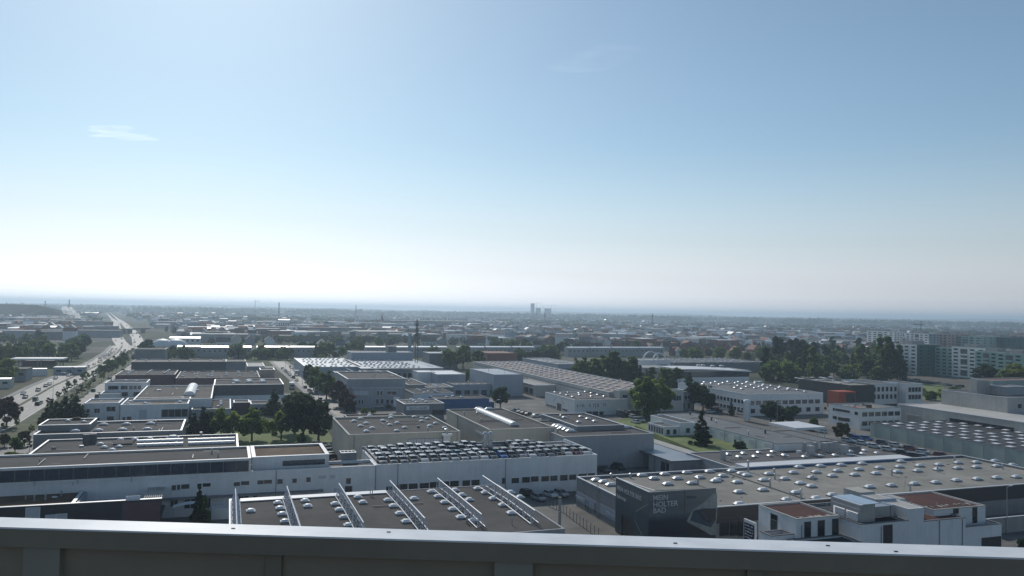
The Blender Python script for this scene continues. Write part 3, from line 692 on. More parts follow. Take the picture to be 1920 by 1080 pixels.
# white terrace house in front of the showroom
wh = Bld('white rendered office house with rust red gravel roofs and a big roof unit', 9.5, (1392, 986), (1888, 985), (1660, 998), (1565, 935), block=False, name='office_building', z0=0)
def wx(x, y, z): return wh.px(x, y, z)
a0, ay0 = wx(1493, 974, 9.5); a1, _ = wx(1571, 967, 9.5); ab = wx(1415, 948, 9.5)[1]
wh.block(a0, a1+.2, ay0, ab, 0, 9.5, 'white_plaster', 'roof_redgravel', 'concrete_light', ph=.12, copw=.35)
yF = wx(1650, 981, 9.0)[1]
xs1 = wx(1610, 983, 9.0)[0]; xt0, yt0 = wx(1676, 946, 10.9); xt1 = wx(1709, 945, 10.9)[0]; xr1 = wx(1800, 968, 8.6)[0]; xe = wx(1884, 983, 7.0)[0]
yF = min(yF, ay0-1.5)
wh.block(xs1, xt0-.01, yF, ab, 0, 9.0, 'white_plaster', 'roof_dark', 'coping_dark', ph=.25)
wh.block(xt0, xt1, yF-.01, ab-3, 0, 10.9, 'white_plaster', 'concrete_light', None, ph=.05)
wh.block(xt1+.01, xr1, yF, ab-.5, 0, 8.6, 'white_plaster', 'roof_redgravel', 'coping_dark', ph=.15)
x2, y2 = wx(1842, 947, 9.5)
wh.block(xr1-4.2, x2, y2-.6, wx(1752, 921, 9.5)[1], 0, 9.5, 'bright_plaster', 'roof_redgravel', 'concrete_light', ph=.12, copw=.3)
wh.block(xr1+.01, xe, yF+.3, ab-3.5, 0, 6.9, 'white_plaster', 'roof_dark', 'coping_dark', ph=.55)
wh.box('roof_step', xt1+.02, xt1+2.2, yF+2.2, yF+5, 8.46, 9.9, 'grey_plaster', 'concrete_light'); wh.box('roof_step', xt1+.02, xt1+1.2, yF+5.01, yF+8, 8.46, 11.2, 'white_plaster', 'concrete_light')
wh.box('roof_step', xt0+.02, xt1-.02, ab-2.99, ab+1, 9, 11.2, 'concrete_light')
# lower left terrace
tl0 = wx(1392, 990, 6.0)[0]
wh.block(tl0+2, xs1-.01, yF-.4, ay0-.01, 0, 6.4, 'white_plaster', 'roof_dark', 'coping_dark', ph=.3)
wh.block(a0-4.4, a0-.02, ay0+.5, ay0+3.3, 0, 7.0, 'white_plaster', 'roof_dark', 'coping_dark', ph=.5)
def whwin(plane_y, rects, name='window', frame='frame_dark', glass='glass'):
    for r in rects:
        p, q = wh.fp(plane_y, r[0], r[1]), wh.fp(plane_y, r[2], r[3]); w, h = abs(q[0]-p[0]), abs(p[2]-q[2])
        fr, pa = win_mesh(w, h, 1, frame, glass); o = link(name, fr, wh.o, ((p[0]+q[0])/2, plane_y-.002, min(p[2], q[2]))); link('pane', pa, o)
whwin(ay0, [(1509, 979, 1519, 1008), (1534, 977, 1545, 1005), (1561, 974, 1571, 1003)], 'door')
whwin(yF, [(1657, 986, 1672, 1017)]); whwin(yF+.3, [(1841, 1009, 1876, 1029)])
whwin(y2-.6, [(1824, 952, 1831, 979), (1788, 955, 1796, 962)])
def whleft(xpl, rects):
    for r in rects:
        d0, d1 = sight(r[0], r[1]), sight(r[2], r[3]); P = []
        for d in (d0, d1):
            du, dv = uv(d); t = (wh.u0+xpl)/du; P.append((dv*t-wh.v0, CAM_H+d.z*t))
        w, h = abs(P[0][0]-P[1][0]), abs(P[0][1]-P[1][1])
        fr, pa = win_mesh(w, h, 1, 'frame_dark', 'glass'); o = link('window', fr, wh.o, (xpl-.002, (P[0][0]+P[1][0])/2, min(P[0][1], P[1][1])), -math.pi/2); link('pane', pa, o)
whleft(a0, [(1446, 963, 1457, 997)])
for x in (1503, 1652, 1761, 1804):
    wh.pipe(yF if x > 1600 else ay0, wh.fp(yF if x > 1600 else ay0, x, 990)[0], 0, 8.5, 'mid_grey')
# roof unit with louvres and ducts
ux, uy = wx(1566, 966, 9.0); ux += .3; uy0 = yF+1.0
hv = wh.box('roof_unit', ux, ux+3.1, uy0, uy0+6.5, 9.0, 11.8, 'galvanised')
b = MB(); n = 8
for i in range(n):
    t0, t1 = math.pi/2*i/n, math.pi/2*(i+1)/n
    b.quad((ux-.02+.9*(1-math.cos(t0)), uy0-.02, 11.0+.9*math.sin(t0)), (ux-.02+.9*(1-math.cos(t0)), uy0+6.52, 11.0+.9*math.sin(t0)), (ux-.02+.9*(1-math.cos(t1)), uy0+6.52, 11.0+.9*math.sin(t1)), (ux-.02+.9*(1-math.cos(t1)), uy0-.02, 11.0+.9*math.sin(t1)))
b.box(ux+.88, ux+4.2, uy0-.02, uy0+6.52, 11.82, 11.92)
b.obj('unit_hood', ('stainless',), hv)
for side in (0, 1):
    for k in range(7):
        b = MB(); z = 9.25+.2*k
        b.quad((ux-.18, uy0+.3+2.9*side, z-.05), (ux-.18, uy0+2.9+2.9*side, z-.05), (ux-.005, uy0+2.9+2.9*side, z+.05), (ux-.005, uy0+.3+2.9*side, z+.05)); b.obj('louvre', ('white_metal',), hv)
b = MB(); b.box(ux+3.11, ux+7.5, uy0+1.2, uy0+3.4, 9.3, 11.0); b.box(ux+7.51, ux+8.2, uy0+1.1, uy0+3.5, 9.2, 11.1); b.obj('air_duct', ('galvanised',), hv)
b = MB(); b.tube((ux+7.9, uy0+4.4, 10.7), (ux+11.5, uy0+4.4, 10.7), .6, n=14); b.obj('air_duct', ('galvanised',), hv)
for (x, y, z, h) in ((1697, 918, 9.4, 1.6), (1481, 936, 9.4, 1.2), (1550, 960, 9.4, 1.3), (1608, 975, 8.8, 2.6), (1757, 962, 8.5, 1.6), (1708, 953, 9.4, 1.1)):
    lx, ly = wx(x, y, z); wh.vent(lx, ly, h, .07, z=z)
for _ in range(26):
    lx = R.choice((R.uniform(a0+.5, a1-.3), R.uniform(xr1-4, x2-.5))); wh.box('roof_stone', lx, lx+R.uniform(.1, .5), ay0+R.uniform(.4, 1.5), ay0+R.uniform(1.6, 1.8), 9.381, 9.41, 'concrete_light')
# navy sign wall with illegible white writing
sg0 = at(1394, 972, 7.2); su, sv = uv(sg0)
sgn = thing('sign_board', 'white framed navy sign board with white script left of the white house', 'sign', g(su, sv, 0), GA-math.pi/2)
b = MB(); b.box(0, 3.2, .05, .35, 0, 7.2); b.obj('board', ('white_plaster',), sgn)
b = MB(); b.box(.25, 2.9, -.02, .048, 1.6, 6.7); b.obj('panel', ('sign_navy',), sgn)
mb = MB(); rr = random.Random(5)
for k in range(9):
    z = 6.2-.5*k; x = .5
    while x < 2.6:
        w = rr.uniform(.15, .5); mb.box(x, min(x+w, 2.7), -.035, -.021, z, z+rr.uniform(.1, .24)); x += w+rr.uniform(.1, .25)
mb.obj('lettering', ('letter_white',), sgn)

# carport with pale sheet roof
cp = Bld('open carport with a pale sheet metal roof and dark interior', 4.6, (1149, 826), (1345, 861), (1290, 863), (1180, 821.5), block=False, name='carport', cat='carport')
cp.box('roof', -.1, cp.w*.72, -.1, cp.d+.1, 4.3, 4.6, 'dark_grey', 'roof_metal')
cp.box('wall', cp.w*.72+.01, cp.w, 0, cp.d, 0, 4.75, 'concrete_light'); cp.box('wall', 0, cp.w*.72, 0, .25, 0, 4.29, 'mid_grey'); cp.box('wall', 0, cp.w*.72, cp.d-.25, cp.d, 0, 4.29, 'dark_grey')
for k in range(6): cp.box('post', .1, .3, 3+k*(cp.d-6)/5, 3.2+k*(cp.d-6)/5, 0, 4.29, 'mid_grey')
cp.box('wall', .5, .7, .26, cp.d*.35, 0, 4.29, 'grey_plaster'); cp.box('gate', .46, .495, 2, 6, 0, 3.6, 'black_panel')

# beige boxes behind the deck
ba = Bld('beige flat roofed box hall with pale skylight domes', 10, (654, 816), (858, 806), (654, 816), (619, 783.5), 'beige_wall', 'roof_gravel', 'pale_wall', ph=.4, name='hall_building')
ba.sky('dome', [(664, 791), (676, 786), (687, 795), (676, 800), (698, 804), (687, 810), (718, 790), (733, 785), (745, 794), (731, 798), (759, 803), (744, 809), (777, 783), (791, 791), (802, 786), (806, 800), (817, 795), (834, 803.5), (693, 781), (734, 780)])
ba.winpx('front', [(765.5, 824, 796, 832), (797, 823, 829, 831)], mull=6, frame='frame_dark', glass='blind')
ex = ba.fp('front', 836, 815)[0]
hv = ba.box('flue_casing', ex-.9, ex+1.0, -1.0, -.02, 0, 9.2, 'galvanised'); ba.vent(ex, -.5, 1.6, .35, z=9.2); ba.box('flue_cap', ex-1.3, ex+1.4, -1.3, .3, 9.21, 9.7, 'white_metal')
for x in (664, 858): ba.pipe('front', ba.fp('front', x, 825)[0]*.995, m='mid_grey')
bb = Bld('taller beige hall with one long white barrel rooflight', 10, (917, 806), (1040, 802), (917, 806), (836, 768), 'beige_wall', 'roof_gravel', 'pale_wall', ph=.35, name='hall_building')
lx, ly = bb.px(961, 799, 9.65); lx2, ly2 = bb.px(902, 771, 9.65); bb.barrel((lx+lx2)/2, ly, 2.6, ly2-ly, .9, 14)
bb.sky('long', [(898, 768), (917, 768.5)]); bb.winpx('left', [(892, 809, 907, 816)], glass='blind')
bb.pipe('left', bb.fp('left', 858, 800)[1], m='frame_dark')
be = Bld('low dark annex with a row of white barrel rooflights beside the beige hall', 8.9, (1041, 814), (1219, 811), (1140, 816.5), (1100, 786), 'grey_plaster', 'roof_dark', 'pale_wall', ph=.3, name='hall_building')
be.sky('long', [(1044, 800), (1050, 802), (1056, 804.5), (1063, 807), (1070, 810), (1104, 804.5), (1113, 804.5), (1122, 804.5), (1130, 804), (1175, 803)])
bd = Bld('flat dark roof block with five skylight domes and white edges', 9.9, (1082, 800), (1168, 796), (1110, 799), (1097, 774.5), 'mid_grey', 'roof_gravel', 'coping', ph=.3, name='hall_building')
bd.sky('dome', [(1058, 784), (1089, 782.5), (1102, 786.5), (1115, 791), (1085, 792.5)])

# left foreground pair
l1 = Bld('grey flat roofed office with two rows of long skylights by the motorway', 8, (62, 816), (341, 807), (200, 811.5), (250, 789), 'mid_grey', 'roof_gravel', 'coping', ph=.45, name='office_building')
l1.sky('wide', [(194, 797.5), (237, 797), (282, 795.5), (141, 810), (184, 808.5), (229, 807), (276, 806)])
k0 = l1.px(72, 798, 9.2)[0]; k1 = l1.px(169, 796, 9.2)[0]; m0 = l1.px(120, 797, 9.2)[1]; m1 = l1.px(135, 785.5, 9.2)[1]
l1.block(k0, k1, m0, m1, 7.4, 9.2, 'mid_grey', 'roof_gravel', 'coping', ph=.3)
l1.sky('small', [(127, 790.5), (157, 792.5)], 8.9)
lx, ly = l1.px(143, 788, 8.9); l1.box('vent_box', lx-1, lx+1, ly, ly+1.2, 8.9, 9.6, 'roof_sedum')
l2 = Bld('low workshop roof with two rows of white barrel skylights', 7, (49, 856), (447, 837), (300, 845), (330, 817.5), 'mid_grey', 'roof_gravel', 'coping', ph=.35, name='workshop_building')
for px0, px1, ys in ((256, 343, (829, 836.5)), (352, 440, (826.5, 833))):
    for yy in ys:
        xa, ya = l2.px(px0, yy+2, 6.65); xb, _ = l2.px(px1, yy-1, 6.65); nseg = 6
        for i in range(nseg):
            w_ = (xb-xa)/nseg; l2.barrel(xa+w_*i+.1, ya+.6, 1.5, w_-.15, .5, 1, along='x')
l2.sky('dome', [(188, 834), (195, 840), (223, 839), (226, 825.5), (253, 825), (281, 824), (210, 845)]); l2.sky('long', [(324, 822)])
for (x, y) in ((162, 832), (174, 831)):
    lx, ly = l2.px(x, y); l2.box('vent_box', lx-.8, lx+.8, ly-.5, ly+.9, 6.65, 9.0, 'dark_grey')
lx, ly = l2.px(377, 822); l2.vent(lx, ly, 1.6, .3)
l2.box('upstand', l2.px(212, 835)[0], l2.px(248, 834)[0], l2.px(230, 835)[1], l2.px(230, 835)[1]+6, 6.66, 7.1, 'dark_grey', 'roof_gravel')

# ------------------------------------------------------------------ middle distance, left of the side street
m3 = Bld('white two-storey works with low front wing and dark windows behind dark conifers', 7, (157, 757), (224, 755), (190, 756), (185, 748), 'white_plaster', 'roof_felt', 'white_metal', ph=.4)
m3.winpx('front', [(177, 766, 187, 774), (200, 763, 216, 771)], mull=2); m3.winpx('front', [(162, 767, 168, 774), (201, 781, 213, 788), (178, 784, 187, 788)])
m4 = Bld('white works wing with brown roof patch and a deep shaded loading bay', 6.6, (226, 759.5), (353, 757), (300, 758), (320, 745), 'white_plaster', 'roof_felt', 'white_metal', ph=.35)
m4.box('roof_patch', m4.w*.42, m4.w*.78, 1, m4.d-.6, 6.26, 6.3, 'roof_sedum'); m4.sky('dome', [(343, 747.5), (337, 754.5), (240, 758), (244, 754), (272, 757), (276, 752)])
m4.winpx('front', [(303, 768, 352, 781)], name='loading_bay', frame='white_metal', glass='glass', mull=4); m4.winpx('front', [(262, 770, 274, 786)], name='door', frame='galvanised', glass='blind'); m4.winpx('front', [(238, 781, 246, 789), (230, 782, 235, 789)])
m1 = Bld('pale two-storey office with white roof edge beside the motorway', 8, (197, 718), (276, 717), (230, 717.8), (240, 712), 'white_plaster', 'roof_gravel', 'white_metal', ph=.4, name='office_building')
m1.win('front', [m1.w*t for t in (.12, .2, .28, .42, .5, .62, .72, .82)], 5.2, 1.3, 1.5, far=True); m1.win('front', [m1.w*.45, m1.w*.78], 2.2, 3.2, 1.8, far=True)
m1.sky('small', [(212, 715.5), (236, 714.5), (255, 715)])
m1b = Bld('low white porch block in front of the pale office', 4, (187, 739), (226, 737.5), (200, 738.5), (210, 731), 'bright_plaster', 'roof_gravel', 'white_metal', ph=.3, name='office_building')
M['roof_brown'] = mat('roof_brown', (.095, .083, .070), .95, .2, .3, fine=.15, stain=.25)
m2 = Bld('wide brown roofed hall with a ribbed glass barrel rooflight', 7, (250, 749.5), (397, 747), (330, 748.3), (340, 723), 'white_plaster', 'roof_brown', 'white_metal', ph=.4, name='hall_building')
lx, ly = m2.px(356, 742.5); lx2, ly2 = m2.px(361, 726); m2.barrel((lx+lx2)/2, ly, 4.2, ly2-ly, 1.6, 9)
m5 = Bld('long dark grey hall above a pale lower wing beside the side street', 9, (401, 721.5), (533, 721.5), (460, 721.5), (460, 711), 'dark_grey', 'roof_gravel', 'coping', ph=.3, name='hall_building')
m5.sky('long', [(442, 714.5), (467, 714.5), (492, 714.5)]); m5.sky('long', [(444, 717), (468, 717), (493, 717)])
fy = m5.px(440, 741, 4.5)[1]
m5.block(.3, m5.w+4, fy, -.01, 0, 4.5, 'white_plaster', 'roof_gravel', 'white_metal', ph=.3); m5.sky('long', [(436, 738.5), (502, 738)], 4.2)
m6 = Bld('low grey flat roof with two rows of skylight domes behind the garden trees', 4, (359, 768), (433, 767), (400, 767), (400, 749), 'grey_plaster', 'roof_gravel', 'white_metal', ph=.3, name='workshop_building')
m6.sky('dome', [(414, 753.5), (414, 756.5), (414, 759.5), (380, 756), (379, 761), (409, 763)])
m6b = Bld('low brown shed with a dark gate beside the flat grey roof', 4.2, (438, 755), (468, 754), (450, 755), (450, 750), 'maroon_wall', 'roof_felt', 'white_metal', ph=.2, name='shed_building')
m6c = Bld('row of low sheds with white edges behind the dark garden conifer', 4, (470, 758), (548, 756), (500, 757.5), (500, 751), 'grey_plaster', 'roof_gravel', 'white_metal', ph=.2, name='shed_building')
m6c.win('front', [m6c.w*t for t in (.1, .3, .5, .7, .9)], .4, 2.4, 2.4, far=True, glass='glass')
m7 = Bld('maroon hall with three slanting bands of skylights', 8, (216, 703.5), (328, 702.5), (270, 703), (280, 694.5), 'maroon_wall', 'roof_gravel', 'coping_dark', ph=.25, name='hall_building')
for a in ((240, 701, 249, 695.5), (276, 700.5, 284, 695), (308, 700.5, 317, 694.5)):
    for k in range(4): m7.sky('small', [(a[0]+(a[2]-a[0])*k/3, a[1]+(a[3]-a[1])*k/3)])
m7b = Bld('maroon hall with clustered skylight domes in five rows', 8, (330, 708.5), (488, 708), (400, 708.5), (400, 696), 'maroon_wall', 'roof_gravel', 'coping_dark', ph=.25, name='hall_building')
m7b.sky('dome', [(342, 705.5), (344, 701.5), (346, 698), (369, 707), (370, 703), (372, 699.5), (397, 705.5), (398, 701.5), (399, 697.5), (390, 705), (424, 703.5), (425, 700), (448, 701), (449, 705.5), (447, 697.5), (480, 703), (472, 699)])
m10 = Bld('small pink stair house at the end of the maroon hall', 10, (488, 694), (515, 693), (500, 693.5), (500, 690), 'apartment_pink', 'roof_felt', 'coping', ph=.3, name='stair_house')
m8 = Bld('long dark slate coloured hall with white dots along its roof edge', 9, (246, 679), (424, 678), (330, 678.5), (330, 674), 'dark_grey', 'roof_dark', 'coping_dark', ph=.2, name='hall_building')
m8.sky('dome', [(274, 676.5), (318, 676.5), (357, 676), (395, 676), (420, 675.5)])
m8b = Bld('grey hall section continuing the slate coloured hall', 9, (424, 678.5), (461, 678), (440, 678), (440, 674), 'mid_grey', 'roof_dark', 'coping_dark', ph=.2, name='hall_building')
m9 = Bld('tall blank grey block behind the slate coloured hall', 13, (252, 655), (311, 654.5), (280, 655), (280, 652), 'mid_grey', 'roof_dark', 'coping_dark', ph=.3, name='hall_building')
m9.win('front', [m9.w*t for t in (.3, .62, .8)], 4, 3.4, 3, far=True, glass='blind')
m11 = Bld('pale low roof with white trim at the head of the side street', 6, (464, 688), (496, 686), (480, 687), (480, 680), 'grey_plaster', 'roof_pale', 'white_metal', ph=.2, name='workshop_building')

# ------------------------------------------------------------------ middle distance, right of the side street
c1 = Bld('grey office block with a blank upper storey beside the side street', 8.4, (661, 727.5), (760, 727), (700, 727.3), (700, 710), 'grey_plaster', 'roof_felt', 'coping', ph=.3, name='office_building')
c1.block(-1.6, c1.w+1.2, 4.5, c1.d, 0, 11.8, 'grey_plaster', 'roof_gravel', 'coping', ph=.4)
c1.winpx('front', [(665, 734, 673, 740), (675, 734, 682.5, 740), (684, 734, 690, 740)], far=True, glass='blind'); c1.winpx('front', [(707, 733, 711, 741), (713, 733, 717, 741), (726, 734, 734, 740), (735, 734, 743, 740)], far=True)
c1.winpx('front', [(666, 750, 669, 757), (672, 750, 675, 757), (678, 750, 681, 757), (705, 748, 710, 757), (714, 748, 719, 757), (724, 749, 729, 757), (733, 749, 738, 757)], far=True)
c1.junk(9, z=11.4, y0=6)
c2 = Bld('low hall with two slanting rows of rooflights behind the grey office', 7, (690, 704), (745, 703), (720, 703.5), (720, 695), 'grey_plaster', 'roof_pink', 'coping', ph=.3, name='hall_building')
for k in range(9): c2.sky('small', [(683+17*k/8, 696+7*k/8), (707+17*k/8, 695+7*k/8)])
c2b = Bld('small flat roofed block with a slanted white edge beside the street trees', 7, (642, 707), (668, 706), (650, 706.5), (650, 696), 'mid_grey', 'roof_gravel', 'coping', ph=.3, name='workshop_building')
for k in range(5): c2b.sky('small', [(651+10*k/4, 692.5+4.5*k/4)])
def low_gable(B, z0, z1, roof, m=None):
    """shallow pitched roof over the whole building, ridge along the depth"""
    b = MB(); w, d = B.w, B.d; e = .3
    b.quad((-e, -e, z0), (w/2, -e, z1), (w/2, d+e, z1), (-e, d+e, z0)); b.quad((w/2, -e, z1), (w+e, -e, z0), (w+e, d+e, z0), (w/2, d+e, z1))
    b.face([(-e, -e, z0), (w+e, -e, z0), (w/2, -e, z1)]); b.face([(w+e, d+e, z0), (-e, d+e, z0), (w/2, d+e, z1)]); return b.obj('roof', (roof,), B.o)
c3 = Bld('pale metal roofed hall strewn with small skylights, its left half', 8, (574, 689.5), (676, 686.5), (625, 688), (640, 671), 'bluegrey_panel', 'roof_metal', 'coping', ph=.1, name='hall_building')
c3.skygrid('dome', np.linspace(4, c3.w-4, 10), np.linspace(6, c3.d-6, 6), skip=.12, jit=.6)
c3b = Bld('pale metal roofed hall strewn with small skylights, its right half', 8, (677, 691), (833, 690.5), (700, 691), (740, 674), 'mid_grey', 'roof_metal', 'coping', ph=.1, name='hall_building')
c3b.skygrid('dome', np.linspace(5, c3b.w*.72, 12), np.linspace(8, c3b.d-6, 7), skip=.1, jit=.6)
c3b.win('front', [c3b.w*.45, c3b.w*.52, c3b.w*.58], 1.5, 2.2, 4, far=True)
c4 = Bld('long grey four-storey factory with a bright roof edge', 13, (659, 661), (772, 660.5), (700, 661), (700, 658), 'bluegrey_panel', 'roof_pale', 'white_metal', ph=.2, name='factory_building')
c4.win('front', np.linspace(5, c4.w-5, 14), 5, 4, 1.5, far=True, glass='glass_blue')
c4.box('stair_tower', c4.w*.6, c4.w*.74, 2, 12, 13, 17, 'mid_grey')
def chimney(label, px, py, h, r, m='concrete_wall', name='chimney'):
    p = at(px, py, 0); t = thing(name, label, 'chimney', p); b = MB(); b.tube((0, 0, 0), (0, 0, h), r, r*.8, n=14); b.obj('shaft', (m,), t)
    b = MB(); b.tube((0, 0, h-.6), (0, 0, h+.1), r*.95, r*.95, n=14); b.obj('rim', ('coping_dark',), t); return t
chimney('pale cylindrical chimney rising from the long grey factory', 767.5, 683, 23.5, 1.5, 'bluegrey_panel')
def lattice_mast(label, px, py, h, w0, w1, arms=()):
    p = at(px, py, 0); t = thing('lattice_mast', label, 'mast', p, GA); n = 14; cs = ((-1, -1), (1, -1), (1, 1), (-1, 1))
    b = MB()
    for cx, cy in cs: b.tube((cx*w0, cy*w0, 0), (cx*w1, cy*w1, h), .13, n=4)
    b.obj('leg', ('dark_grey',), t); b = MB()
    for k in range(n):
        z0, z1 = h*k/n, h*(k+1)/n; a0_, a1_ = w0+(w1-w0)*k/n, w0+(w1-w0)*(k+1)/n
        for (ax, ay), (bx, by) in zip(cs, cs[1:]+cs[:1]): b.tube((ax*a0_, ay*a0_, z0), (bx*a1_, by*a1_, z1), .08, n=4)
    b.obj('bracing', ('dark_grey',), t)
    for z, r in arms:
        b = MB(); b.box(-r, r, -r*.5, r*.5, z, z+1.6); b.obj('antenna', ('dark_grey',), t)
lattice_mast('dark lattice radio mast standing among the halls', 780, 703, 34, .9, .45, ((31, 1.0), (28, .9), (25, .9), (34, .3)))
c6 = Bld('grey gabled storage block left of the big trees', 11, (807, 663), (856, 662), (830, 662.5), (830, 659.5), 'mid_grey', 'roof_metal', 'coping', ph=.1, name='hall_building'); c6.sky('long', [(830, 660.5), (850, 660.5)])
c7 = Bld('white roofed workshop half hidden behind round bushes', 7, (819, 702), (874, 702), (845, 702), (845, 694), 'bluegrey_panel', 'roof_white', 'white_metal', ph=.15, name='workshop_building')
c7b = Bld('white gable end of the bush screened workshop', 7.2, (787, 699), (813, 697), (800, 698), (800, 694), 'bright_plaster', 'roof_white', 'white_metal', ph=.15, name='workshop_building')
c8 = Bld('tall blue-grey metal hall with a sunlit left wall', 10.6, (931, 704), (976, 701), (952, 702.5), (877, 691), 'bluegrey_panel', 'roof_metal', 'coping', ph=.1, name='hall_building')
M['lit'] = M['bright_plaster']
c8.o.children[0].data.materials[0] = M['bluegrey_panel']
c8.vent(c8.w*.3, c8.d*.55, 3.5, .12)
c9 = Bld('pale row of garages with dark doors under a dark roof edge', 5.6, (851, 721.5), (931, 720), (890, 721), (890, 716), 'bluegrey_panel', 'roof_dark', 'coping_dark', ph=.2, name='garage_building')
c9.win('front', np.linspace(2.4, c9.w-2.4, 5), .2, 3.0, 2.8, far=True, name='garage_door', glass='glass_blue'); c9.skygrid('small', np.linspace(2, c9.w-2, 6), [.9])
c10 = Bld('saturated blue workshop with a flat grey roof', 5.4, (818, 748.5), (918, 747), (870, 747.8), (850, 741.5), 'blue_wall', 'roof_gravel', 'coping_dark', ph=.2, name='workshop_building')
c10.sky('dome', [(838, 745.5), (849, 744), (865.5, 745)])
c10b = Bld('small blue container annex with white edge beside the blue workshop', 3.4, (898, 754.5), (925, 753), (910, 754), (905, 750.5), 'blue_wall', 'blue_wall', 'white_metal', ph=.2, name='site_container', cat='container')
c11 = Bld('grey workshop with a pale illegible sign board and six skylight domes', 6.2, (757, 757.5), (834.5, 757), (790, 757.3), (800, 748.5), 'mid_grey', 'roof_felt', 'coping', ph=.2, name='workshop_building')
c11.sky('dome', [(771, 749.5), (776, 752.2), (781, 755), (788, 749.3), (793, 751.8), (799, 754.3)])
c11.winpx('front', [(762, 761.5, 804.5, 768)], name='sign_panel', glass='white_plaster', frame='bluegrey_panel'); c11.marks('front', 768, 763.2, 803, 766.8, 13, 'letter_dark', 3)
c11.winpx('front', [(811, 769, 832, 777)], name='gate', frame='frame_dark')
c12 = Bld('wedge shaped grey roof with five skylight domes', 5.6, (773, 737), (852, 737.5), (800, 738), (780, 729), 'white_plaster', 'roof_gravel', 'coping_dark', ph=.2, name='workshop_building')
c12.sky('dome', [(783, 731), (788, 733), (796, 737), (803, 735), (819, 736)])
c13 = Bld('flat grey roof with a short row of skylights beside the garages', 5.6, (800, 726.5), (850, 726), (825, 726.3), (825, 719), 'mid_grey', 'roof_felt', 'coping', ph=.2, name='workshop_building'); c13.sky('dome', [(813, 722), (816, 723.5), (819, 725)])
c14 = Bld('dark brown flat roof right of the grey office', 6.4, (766, 722), (800, 721), (780, 721.5), (780, 709), 'mid_grey', 'roof_brown', 'white_metal', ph=.2, name='workshop_building'); c14.sky('dome', [(768, 714.5)])
c15 = Bld('low flat roof strip with two skylights just behind the beige box', 6, (649, 782), (762, 780), (700, 781), (700, 776.5), 'dark_grey', 'roof_gravel', 'coping_dark', ph=.2, name='workshop_building')
fn_ = thing('street_sign', 'white sign board on posts at the grey office yard', 'sign', at(743, 768), GA)
b = MB(); b.box(-1.2, 1.2, 0, .2, 1.2, 5.2); b.obj('board', ('white_metal',), fn_)
for x in (-1., 1.): b = MB(); b.tube((x, .1, 0), (x, .1, 1.19), .08); b.obj('post', ('galvanised',), fn_)
b = MB(); b.box(-.5, .6, -.03, -.003, 3.4, 3.8); b.box(-.1, .2, -.03, -.003, 2.9, 3.39); b.obj('lettering', ('letter_dark',), fn_)

# long pinkish hall with rows of skylights
LHZ = 8.
uA = uv(at(1150, 727, LHZ))[0]; uB = uv(at(1192, 725, LHZ))[0]
uL_ = np.mean([uv(at(*p, LHZ))[0] for p in ((980, 701), (1075, 719), (1150, 736))]); uR_ = np.mean([uv(at(*p, LHZ))[0] for p in ((1000, 682), (1067, 695), (1133, 708), (1188, 717.5))])
vN = uv(at(1170, 735, LHZ))[1]; vF = uv(at(930, 677.5, LHZ))[1]
lh = Bld('very long pinkish flat hall with four rows of pale skylights', LHZ, uL_, uR_, vN, vF, 'pale_wall', 'roof_pink', 'coping', ph=.15, name='hall_building')
nsk = int(lh.d/7.2)
SKY['hall'] = lambda: dome_mesh(2.2, 1.3, .28, .22)
lh.skygrid('hall', np.linspace(lh.w*.14, lh.w*.88, 5), np.linspace(3, lh.d-6, nsk), skip=.04, jit=.25)
lh.box('plinth_band', -.03, -.003, 2, lh.d-2, 6.2, 6.7, 'mid_grey'); 
le = Bld('pale lean-to roof along the long pinkish hall', 5.5, lh.u0-11, lh.u0-.1, uv(at(1060, 722, 5.5))[1], uv(at(1000, 710, 5.5))[1], 'pale_wall', 'roof_pale', 'coping', ph=.15, name='hall_building')
le.win('left', np.linspace(5, le.d-5, 5), .2, 5, 3.6, far=True, name='gate')
sh = Bld('dark glazed stair block at the near end of the long hall', 9, lh.u0+2, lh.u0+lh.w, lh.v0-6, lh.v0-.1, 'pale_wall', 'roof_felt', 'coping', ph=.2, name='stair_house')
sh.win('front', [2.5], 1.5, 2.2, 6, mull=2, glass='glass_blue'); sh.win('front', [sh.w-3], 4.5, 3.6, 2.2, mull=3, glass='glass_blue')

# white workshop with mural wall
wb = Bld('white workshop with window bands and dark lettering at the loading yard', 6.2, (1079, 751), (1171, 747), (1125, 749.5), (1024, 735.5), 'bright_plaster', 'roof_felt', 'coping', ph=.25, name='workshop_building')
wb.sky('dome', [(1041, 736), (1052, 739), (1063, 742), (1074, 745), (1086, 738), (1087, 741), (1098, 735.5), (1109, 738), (1109, 744), (1121, 741), (1133, 744)])
wb.winpx('left', [(1025, 757, 1042, 766), (1055, 765, 1064, 772)], mull=3); wb.winpx('left', [(1045, 756, 1052, 770)], name='door', mull=1, frame='frame_dark')
wb.marks('front', 1082, 758, 1097, 763, 5, 'letter_dark', 4); wb.marks('front', 1105, 757, 1139, 762.5, 9, 'letter_dark', 9)
wb.winpx('front', [(1100, 772, 1109, 776), (1111, 772, 1121, 779), (1124, 772, 1131, 780)], name='gate', frame='frame_dark')
b = MB(); dl = wb.d
for (y0, y1) in ((dl*.72, dl*.6), (dl*.35, dl*.45)):
    b.quad((-.02, y0, 3.2), (-.02, y0-.5, 3.2), (-.02, y1-.5, 5.4), (-.02, y1, 5.4))
b.obj('mural', ('mid_grey',), wb.o)

